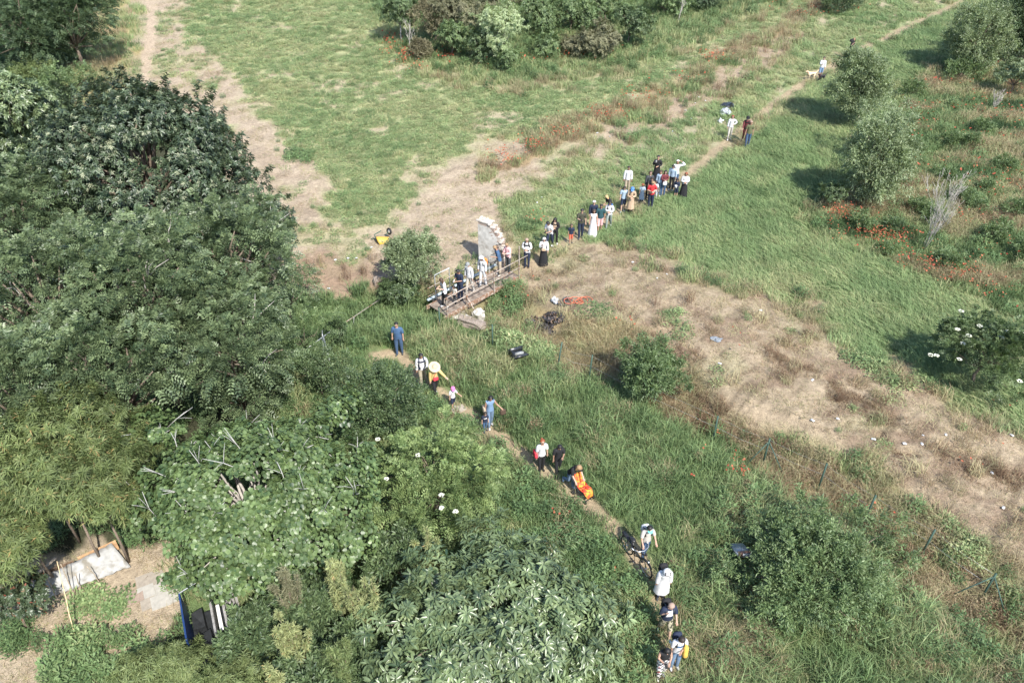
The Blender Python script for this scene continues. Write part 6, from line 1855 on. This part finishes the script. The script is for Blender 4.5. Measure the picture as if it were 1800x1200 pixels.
# dogs are grown the same way
def dog_skel(k):
    J = [(0, -.28, .50), (0, -.05, .50), (0, .20, .52), (0, .34, .62), (0, .44, .70), (0, .56, .66), (0, -.36, .50), (0, -.52, .62), (0, -.60, .72)]
    E = [(0, 1), (1, 2), (2, 3), (3, 4), (4, 5), (0, 6), (6, 7), (7, 8)]
    RD = [.10, .115, .135, .08, .075, .04, .05, .028, .016]
    for sx in (1, -1):
        b = len(J); J += [(sx * .08, .22, .38), (sx * .085, .20 + .05 * sx, .20), (sx * .085, .22 + .06 * sx, .03), (sx * .085, .27 + .06 * sx, .025)]
        E += [(2, b), (b, b + 1), (b + 1, b + 2), (b + 2, b + 3)]; RD += [.055, .033, .025, .026]
        b = len(J); J += [(sx * .08, -.26, .40), (sx * .085, -.20 - .04 * sx, .28), (sx * .085, -.34 - .04 * sx, .17), (sx * .085, -.30 - .04 * sx, .03), (sx * .085, -.25 - .04 * sx, .025)]
        E += [(0, b), (b, b + 1), (b + 1, b + 2), (b + 2, b + 3), (b + 3, b + 4)]; RD += [.075, .055, .03, .024, .026]
    return [Vector(j) * k for j in J], E, [r * k for r in RD]
DOGS = [(1424, 141, 1.05, -70, 'pale tan dog walking ahead of the woman in denim shorts', (.62, .48, .32)), (1443, 143, .85, -60, 'black dog at the feet of the woman in denim shorts', (.02, .02, .022))]
dtemps = [skin_temp(*dog_skel(d[2])) for d in DOGS]
bpy.context.view_layer.update()
DG = bpy.context.evaluated_depsgraph_get()

def seg_dist(p, a, b):
    ab = b - a; t = np.clip(((p - a) @ ab) / max(float(ab @ ab), 1e-9), 0, 1)
    return np.linalg.norm(p - a - t[:, None] * ab, axis=1), t

def getmat(c):
    if c == 'PLAID': return PLAID
    if c == 'CAMO': return CAMO
    return cloth(C_[c])

def build_person(idx, sp):
    S = sp['S']; co, no, F = eval_arrays(sp['tmp'], DG)
    k = S['k']; H = sp['h']
    if sp.get('s'):
        loc = bp(sp['s'][0], sp['s'][1], .004)
    else:
        loc = G(sp['px'], sp['py'])
    rz = math.pi + R(sp['yaw'])
    root = empty('person', loc, rz, sp['label'], 'person')
    skin = SKIN[idx % 3 if sp.get('skin') is None else sp['skin']]
    # body: one continuous mesh, the face's features in its own materials
    mb = MB(); mb.add(co, F)
    kh = k * S['hd']; up = S['hx']; fw = V3(0, 1, 0); fw = (fw - up * fw.dot(up)).normalized(); rt = fw.cross(up)
    hc_ = S['head'] + up * .01 * kh
    for sx in (1, -1):
        mb.ell(hc_ + fw * .088 * kh + rt * sx * .034 * kh + up * .012 * kh, (.015 * kh, .010 * kh, .010 * kh), None, 6, 4, 1)
        mb.ell(hc_ + rt * sx * .094 * kh, (.012 * kh, .02 * kh, .03 * kh), None, 6, 4, 0)
    mb.ell(hc_ + fw * .098 * kh - up * .012 * kh, (.014 * kh, .022 * kh, .024 * kh), None, 6, 4, 0)
    mb.ell(hc_ + fw * .086 * kh - up * .048 * kh, (.026 * kh, .010 * kh, .008 * kh), None, 6, 4, 2)
    me = mb.mesh('body'); link('body', me, [skin, FEAT, LIPS], root)
    # regions by nearest bone
    fc = np.array([co[list(f)].mean(0) for f in F])
    best = np.full(len(F), 1e9); reg = np.array(['torso'] * len(F), dtype=object); tt = np.zeros(len(F))
    for (a, b), nm in zip(S['E'], S['names']):
        A_, B_ = np.array(S['J'][a]), np.array(S['J'][b])
        d, t = seg_dist(fc, A_, B_)
        rad = S['RD'][a] * (1 - t) + S['RD'][b] * t
        d = d - rad
        m = d < best
        best[m] = d[m]; reg[m] = nm; tt[m] = t[m]
    def faces(cond): return [i for i in range(len(F)) if cond(reg[i], tt[i], fc[i])]
    waist_z = S['waist'].z
    top, sl = sp['top']; bt = sp['bot']
    # lower clothes
    kind = bt[0]
    def add_shell(nm, sel, offs, mat, label=None):
        if not sel: return None
        vs, fs = sub_shell(co, no, F, sel, offs)
        o = MB().add(vs, fs).build(nm, mat, root)
        return o
    if kind in ('trousers', 'crop', 'wide') or sp.get('under') or kind in ('skirt', 'dress', 'coat'):
        c = bt[1] if kind in ('trousers', 'crop', 'wide') else sp.get('under', 'black')
        lim = .97 if kind != 'crop' else .62
        if kind not in ('skirt', 'dress') or sp.get('under'):
            sel = faces(lambda r, t, p: r in ('hip', 'thigh') or (r == 'shin' and t < lim) or (r == 'torso' and p[2] < waist_z - .04 * k))
            o = add_shell('trousers' if kind != 'crop' else 'leggings', sel, (.016 if kind != 'wide' else .045) * k, getmat(c))
    if kind == 'shorts':
        sel = faces(lambda r, t, p: r == 'hip' or (r == 'thigh' and t < .95) or (r == 'torso' and p[2] < waist_z - .04 * k))
        add_shell('shorts', sel, .024 * k, getmat(bt[1]))
    if kind in ('skirt', 'dress', 'coat'):
        r1 = {'skirt': .20, 'dress': .22, 'coat': .20}[kind]
        skirt_mesh(S, waist_z + (.05 if kind == 'skirt' else .02) * k, bt[3] * k if bt[3] > .03 else .03, .132 * k, (r1 if bt[3] > .2 else r1 + .04) * k).build('skirt' if kind != 'coat' else 'coat_skirt', getmat(bt[1]), root)
    # upper clothes
    topm = getmat(bt[1]) if kind in ('dress', 'coat') else getmat(top)
    loose = sp.get('loose', 1.0)
    sleeve = {'none': -1, 'short': .80, 'long': 2}[sl if kind != 'coat' else 'long']
    def is_top(r, t, p):
        if r in ('torso', 'chest'): return p[2] > S['pel'].z - .10 * k
        if r == 'shoulder': return True
        if r == 'hip': return p[2] > S['pel'].z - .06 * k
        if r == 'uarm': return t < sleeve
        if r == 'farm': return sleeve > 1 and t < .93
        if sp.get('long_top') and r == 'thigh': return t < .75
        return False
    o = add_shell('shirt', faces(is_top), .028 * k * loose, topm)
    if sp.get('long_top'):
        skirt_mesh(S, waist_z + .12 * k, .42 * k, .165 * k, .24 * k, .04).build('hem', topm, root)
    if sp.get('vest'):
        sel = faces(lambda r, t, p: (r in ('torso', 'chest') and p[2] > S['pel'].z - .02 * k and (abs(p[0]) > .055 * k or p[1] < 0)) or (r == 'shoulder' and t < .85))
        add_shell('vest', sel, .040 * k, getmat(sp['vest']))
    if sp.get('front'):
        sel = faces(lambda r, t, p: r in ('torso', 'chest') and p[1] > .03 * k and abs(p[0]) < .085 * k and p[2] > S['pel'].z + .1 * k)
        add_shell('undershirt', sel, .036 * k, getmat(sp['front']))
    if sp.get('print_'):
        sel = faces(lambda r, t, p: r in ('torso', 'chest') and p[1] > .06 * k and abs(p[0]) < .09 * k and S['waist'].z + .03 * k < p[2] < S['chest'].z + .05 * k)
        add_shell('shirt_print', sel, .033 * k, simple_mat('print_' + sp['print_'], C_[sp['print_']], .8, .5, 40))
    # shoes
    for sx in (1, -1):
        sel = faces(lambda r, t, p: (r == 'foot' or (r == 'shin' and t > .9)) and (p[0] > 0) == (sx > 0))
        add_shell('shoe', sel, .012 * k, getmat(sp['shoes']))
    # hair, hats, hoods
    st, hcx = sp['hair']
    if st != 'bald':
        hair_mesh(S, st, 1.1 if st == 'curly' else 1.0).build('hair', simple_mat('hair_' + hcx, HAIRC[hcx], .5, .25, 30), root)
    elif not sp.get('hood'):
        hair_mesh(S, 'bald', .955).build('hair', simple_mat('stubble', (.30, .21, .165), .7, .15, 40), root)
    if sp.get('hat'):
        hat_mesh(S, sp['hat'][0]).build('hat', getmat(sp['hat'][1]), root)
    if sp.get('hood'):
        h = hair_mesh(S, 'bob', 1.28); o = h.build('hood', getmat(sp['hood']), root)
        if sp.get('marks'):
            mk = MB(); c0 = S['head'] + up * .022 * kh
            for (th, fr) in ((50, 45), (-50, 45), (80, 30), (-80, 30)):
                a = R(th); ph = R(fr)
                mk.ell(c0 + (up * math.cos(ph) + (fw * math.cos(a) + rt * math.sin(a)) * math.sin(ph)) * .138 * kh, (.024 * kh,) * 3, None, 8, 6)
            L_ = [c0 + (up * math.cos(R(62)) + (fw * math.cos(R(a)) + rt * math.sin(R(a))) * math.sin(R(62))) * .137 * kh for a in range(-50, 51, 20)]
            mk.tube(L_, .009 * kh, 5)
            mk.build('eye_mark', FEAT, o)
    if sp.get('shades'):
        MB().box(hc_ + fw * .10 * kh + up * .014 * kh, (.12 * kh, .02 * kh, .028 * kh)).build('sunglasses', FEAT, root)
    # things carried: things of their own
    M = Matrix.Translation(loc) @ Matrix.Rotation(rz, 4, 'Z')
    def carried(name, label, cat, mb_, mat, p, rx=0.0):
        o = mb_.build(name, mat, None, True, M @ p, (rx, 0, rz)); return tag(o, label, cat)
    who = sp['label']
    if sp.get('pack'):
        cn, h = sp['pack']
        p = S['chest'] + V3(0, -.235 * k * (1 + .35 * (sp.get('build', 1) - 1)) - (.04 if loose > 1 else 0), .0)
        o = carried('backpack', '%s backpack on the %s' % (cn.replace('cap_', ''), PACKOF[who]), 'backpack', pack_mesh(.29 * k, .18 * k, h * 1.15 * k), getmat(cn), p, 0)
        for sx in (1, -1):
            b_ = V3(sx * .10 * k, .05 * k, .12 * k)
            MB().tube([b_, b_ + V3(0, .12 * k, .075 * k), b_ + V3(sx * .01, .275 * k, .0), b_ + V3(sx * .01, .285 * k, -.14 * k), b_ + V3(sx * .04, .17 * k, -.25 * k)], .017 * k, 5).build('strap', getmat('black' if cn != 'black' else 'darkgrey'), o)
    if sp.get('shoulderbag'):
        p = S['neck'] + V3(.12 * k, -.05 * k, .10 * k)
        carried('shoulder_bag', 'black bag carried on the shoulder of the farthest walker', 'bag', pack_mesh(.5 * k, .24 * k, .24 * k), getmat('black'), p)
    if sp.get('bag'):
        t_, cn, where = sp['bag']
        lab = {'red_bag': 'red', 'beige': 'beige', 'black': 'black', 'tan': 'tan'}[cn]
        p = S['pel'] + (V3(.02, .19 * k, .12 * k) if where == 'front' else V3(.24 * k, -.06, .05 * k))
        sz = (.24, .09, .17) if t_ == 'pouch' else (.13, .30, .34)
        o = carried('bag', '%s bag hanging on the %s' % (lab, PACKOF[who]), 'bag', pack_mesh(sz[0] * k, sz[1] * k, sz[2] * k), getmat(cn), p)
        tp = S['neck'] + V3(-.12 * k if where == 'front' else .14 * k, .02, -.02) - p
        MB().tube([V3(.08 * k if where == 'front' else 0, 0, sz[2] * k * .45), V3(.05, .02, .2 * k), tp + V3(0, .06, 0), tp], .010 * k, 4).build('strap', getmat(cn), o)
    if sp.get('hold'):
        t_, cn, sd = sp['hold']
        hp = S['hands'][0 if sd == 'R' else 1]
        if t_ == 'phone':
            carried('phone', 'small phone held by the %s' % PACKOF[who], 'phone', MB().box((0, 0, 0), (.075, .012, .15), Matrix.Rotation(R(50), 3, 'X')), getmat(cn), hp + V3(0, .02, .02))
        elif t_ == 'bag':
            carried('bag', '%s bag held by the %s' % ('dark' if cn == 'brownbag' else 'white', PACKOF[who]), 'bag', pack_mesh(.26 * k, .12 * k, .28 * k), getmat(cn), hp + V3(0, 0, -.14 * k))
        elif t_ == 'jacket':
            carried('jacket', 'mustard jacket bundled under the arm of the %s' % PACKOF[who], 'jacket', pack_mesh(.16 * k, .26 * k, .55 * k), getmat(cn), hp + V3(-.20 * k, -.14, -.08 * k))
        elif t_ == 'cap':
            carried('hat', 'dark brown hat held by the %s' % PACKOF[who], 'hat', MB().ell((0, 0, 0), (.10, .09, .06)).ring((0, 0, -.02), .11, .015, 'Z', 14, 4), getmat(cn), hp + V3(.1, .03, .03))
        elif t_ == 'paper':
            carried('paper', 'folded white paper held by the %s' % PACKOF[who], 'paper', MB().box((0, 0, 0), (.14, .012, .2)), getmat(cn), hp + V3(0, .02, .02))
    return root

PACKOF = {}
SHORT = ['man in grey blue', 'man in the dark vest', 'woman in the straw hat', 'child in the pink cap', 'woman in pale blue', 'little boy in navy', 'woman in the white T-shirt and black trousers', 'woman in black leggings',
         'person pushing the pushchair', 'woman with the bicycle', 'person in the white hood with eyes', 'man in camouflage shorts', 'woman in plaid trousers', 'person in light jeans',
         'woman with wind blown hair', 'pale child', 'man in the navy T-shirt on the bridge', 'man in the grey cap', 'hooded person on the bridge', 'man in the blue shirt', 'person in pink', 'bald man in the vest',
         'man bending over his phone', 'woman in long white top', 'woman in the black cardigan', 'boy in red shorts', 'man in dark olive', 'woman in the white dress', 'man in teal', 'white haired person', 'striding person in grey jeans', 'blond woman',
         'woman in white boots', 'woman in the beige coat', 'man in the white shirt', 'person in the black shirt', 'woman in black', 'red haired child', 'man in the red T-shirt', 'person in pale blue', 'child in white', 'woman in maroon',
         'person in long black clothes', 'man in the white jumper', 'person in front of the white jumper', 'child in dark blue', 'woman in the black skirt', 'red haired woman', 'person in the black hat', 'man in olive', 'woman with the dogs', 'farthest walker']
for sp, s_ in zip(PEOPLE, SHORT): PACKOF[sp['label']] = s_
for i, sp in enumerate(PEOPLE): build_person(i, sp)

for d, t in zip(DOGS, dtemps):
    px, py, k, yaw, lab, colr = d
    co, no, F = eval_arrays(t, DG)
    g = G(px, py)
    root = empty('dog', g, math.pi + R(yaw), lab, 'dog')
    fur = simple_mat('fur_%.2f' % colr[0], colr, .8, .25, 20)
    mb = MB(); mb.add(co, F)
    for sx in (1, -1):
        mb.ell(Vector((sx * .035, .51, .73)) * k, (.012 * k,) * 3, None, 6, 4, 1)
    mb.ell(Vector((0, .60, .665)) * k, (.02 * k, .016 * k, .016 * k), None, 6, 4, 1)
    link('body', mb.mesh('body'), [fur, FEAT], root)
    for sx in (1, -1):
        MB().ell(Vector((sx * .075, .42, .72)) * k, (.018 * k, .035 * k, .07 * k), Matrix.Rotation(-.4 * sx, 3, 'Y')).build('ear', fur, root)
    MB().ring((0, .36 * k, .635 * k), .085 * k, .012 * k, 'Z', 14, 4).build('collar', simple_mat('red_collar', (.4, .04, .04), .6), root)
for sp in PEOPLE: bpy.data.objects.remove(sp['tmp'])
for t in dtemps: bpy.data.objects.remove(t)

# ------------------------------------------------------------------ bicycle
def bicycle():
    rear, front = G(1101, 969), G(1126, 1001)
    d = Vector((front.x - rear.x, front.y - rear.y, 0)).normalized()
    base = rear
    rz = math.atan2(d.y, d.x) - math.pi / 2
    root = empty('bicycle', base, rz, 'dark city bicycle with white grips pushed by the woman in the green visor', 'bicycle')
    BLK = simple_mat('black_paint', (.02, .02, .022), .35, .2, 12)
    RUB = simple_mat('tyre_rubber', (.025, .025, .025), .8)
    CHR = simple_mat('bright_steel', (.62, .63, .64), .3, .1, 12, .8)
    r = .34; wb = 1.04
    for y in (0, wb):
        w = MB(); w.ring((0, 0, 0), r - .02, .022, 'X', 36, 6); o = w.build('wheel', RUB, root, True, (0, y, r))
        m = MB(); m.ring((0, 0, 0), r - .045, .012, 'X', 36, 5); m.build('rim', CHR, o)
        m = MB()
        for k in range(14):
            a = 2 * math.pi * k / 14; m.tube([(.02 * (-1) ** k, 0, 0), (0, math.cos(a) * (r - .05), math.sin(a) * (r - .05))], .0025, 3)
        m.tube([(-.04, 0, 0), (.04, 0, 0)], .02, 6)
        m.build('spokes', CHR, o)
        g = MB(); vs = []; fs = []
        for k in range(13):
            a = R(20 + 12 * k) if y == 0 else R(30 + 9 * k)
            for sx in (-.03, .03): vs.append((sx, -math.cos(a) * (r + .025) if y == 0 else -math.cos(a) * (r + .025), math.sin(a) * (r + .025)))
        for k in range(12): fs.append((2 * k, 2 * k + 1, 2 * k + 3, 2 * k + 2))
        g.add(vs, fs); go_ = g.build('mudguard', BLK, root, True, (0, y, r)); go_.modifiers.new('thickness', 'SOLIDIFY').thickness = .004
    bb = Vector((0, .42, .29)); st = Vector((0, .26, .78)); hd = Vector((0, .86, .80)); fk = Vector((0, wb, r)); ra = Vector((0, 0, r))
    m = MB(); m.tube([bb, st], .018, 6); m.tube([bb, hd - Vector((0, -.03, .15))], .02, 6); m.tube([st + Vector((0, .03, -.12)), hd], .018, 6); m.tube([ra, bb], .012, 5); m.tube([ra, st + Vector((0, .03, -.1))], .011, 5); m.build('frame', BLK, root)
    m = MB(); m.tube([hd + Vector((0, -.04, .12)), hd, hd + Vector((0, .06, -.16)), fk], .015, 6); m.build('fork', BLK, root)
    m = MB(); m.tube([(-.28, .66, 1.02), (-.2, .80, 1.04), (0, .84, 1.0), (.2, .80, 1.04), (.28, .66, 1.02)], .013, 6); m.build('handlebar', CHR, root)
    for sx in (-1, 1): MB().tube([(sx * .28, .66, 1.02), (sx * .29, .56, 1.01)], .018, 6).build('grip', simple_mat('white_grip', (.7, .7, .68), .6), root)
    m = MB(); m.ell((0, .22, .90), (.09, .14, .045), None, 10, 6); m.tube([st, (0, .23, .88)], .013, 5); m.build('saddle', BLK, root)
    m = MB(); m.box((0, -.08, .74), (.14, .42, .02)); m.tube([(.06, -.25, .73), (.05, 0, r)], .007, 4); m.tube([(-.06, -.25, .73), (-.05, 0, r)], .007, 4); m.build('rack', BLK, root)
    for sx in (-1, 1):
        m = MB(); m.tube([bb, bb + Vector((sx * .07, .12 * sx, -.11 * sx))], .01, 5); m.box(bb + Vector((sx * .12, .12 * sx, -.11 * sx)), (.09, .08, .02)); m.build('pedal', BLK, root)
    m = MB(); m.ell((0, 1.12, .74), (.04, .04, .04)); m.build('lamp', CHR, root)
bicycle()

# ------------------------------------------------------------------ orange pushchair
def pushchair():
    back, front = G(1020, 868), G(1040, 884)
    d = Vector((front.x - back.x, front.y - back.y, 0)).normalized()
    rz = math.atan2(d.y, d.x) - math.pi / 2
    root = empty('pushchair', back, rz, 'orange red patterned pushchair with black frame on the near path', 'pushchair')
    root.scale = (.82, .86, .9)
    m_, nt, out = base_mat('orange_pattern')
    tc = N(nt, 'ShaderNodeTexCoord'); b = N(nt, 'ShaderNodeBsdfPrincipled'); b.inputs['Roughness'].default_value = .8
    nz = N(nt, 'ShaderNodeTexNoise'); nz.inputs['Scale'].default_value = 9; nt.links.new(tc.outputs['Object'], nz.inputs['Vector'])
    rp = N(nt, 'ShaderNodeValToRGB'); rp.color_ramp.elements[0].position = .42; rp.color_ramp.elements[0].color = (.72, .30, .03, 1); rp.color_ramp.elements[1].position = .58; rp.color_ramp.elements[1].color = (.60, .07, .03, 1)
    nt.links.new(nz.outputs['Fac'], rp.inputs['Fac']); nt.links.new(rp.outputs[0], b.inputs['Base Color']); nt.links.new(b.outputs[0], out.inputs['Surface'])
    OR = m_; RED = simple_mat('red_edge', (.52, .05, .03), .8)
    BLK = simple_mat('black_paint', (.02, .02, .022), .35)
    prof = [(-.28, .98), (-.18, .80), (-.06, .60), (.04, .46), (.20, .44), (.36, .46), (.46, .36), (.54, .22)]
    vs = []; fs = []; nx = 8
    for j, (y, z_) in enumerate(prof):
        w = .21 if 0 < j < len(prof) - 1 else .15
        for i in range(nx + 1):
            t = -1 + 2 * i / nx
            vs.append((w * t, y - (.0 if abs(t) < .7 else -.04), z_ + .07 * abs(t) ** 3 + (.02 if i % 2 else 0)))
    for j in range(len(prof) - 1):
        for i in range(nx): a = j * (nx + 1) + i; fs.append((a, a + 1, a + nx + 2, a + nx + 1))
    o = MB().add(vs, fs).build('seat', OR, root); o.modifiers.new('thickness', 'SOLIDIFY').thickness = .035
    for sx in (-1, 1):
        MB().tube([(sx * (.21 if 0 < j < 7 else .15), y, z_ + .075) for j, (y, z_) in enumerate(prof)], .02, 5).build('piping', RED, root)
        MB().tube([(sx * .23, -.62, 1.02), (sx * .23, -.35, .86), (sx * .23, .10, .40), (sx * .23, .52, .12)], .014, 5).build('frame_tube', BLK, root)
        MB().tube([(sx * .23, .15, .40), (sx * .23, -.2, .12)], .014, 5).build('frame_tube', BLK, root)
        MB().ell((sx * .1, .3, .53), (.07, .10, .03), None, 8, 5).build('leg_pad', RED, root)
    MB().tube([(-.23, -.62, 1.02), (.23, -.62, 1.02)], .018, 6).build('handlebar', BLK, root)
    MB().tube([(-.24, .52, .12), (.24, .52, .12)], .014, 5).build('axle', BLK, root)
    MB().tube([(-.2, .12, .62), (-.12, .24, .64), (.12, .24, .64), (.2, .12, .62)], .02, 5).build('bumper_bar', RED, root)
    for sx in (-1, 1):
        for y in (-.2, .52):
            w = MB(); w.ring((0, 0, 0), .075, .028, 'X', 18, 6); q = w.build('wheel', simple_mat('tyre_rubber', (.025, .025, .025), .8), root, True, (sx * .25, y, .11))
            MB().ell((0, 0, 0), (.02, .05, .05), None, 10, 6).build('hub', GALV, q)
pushchair()
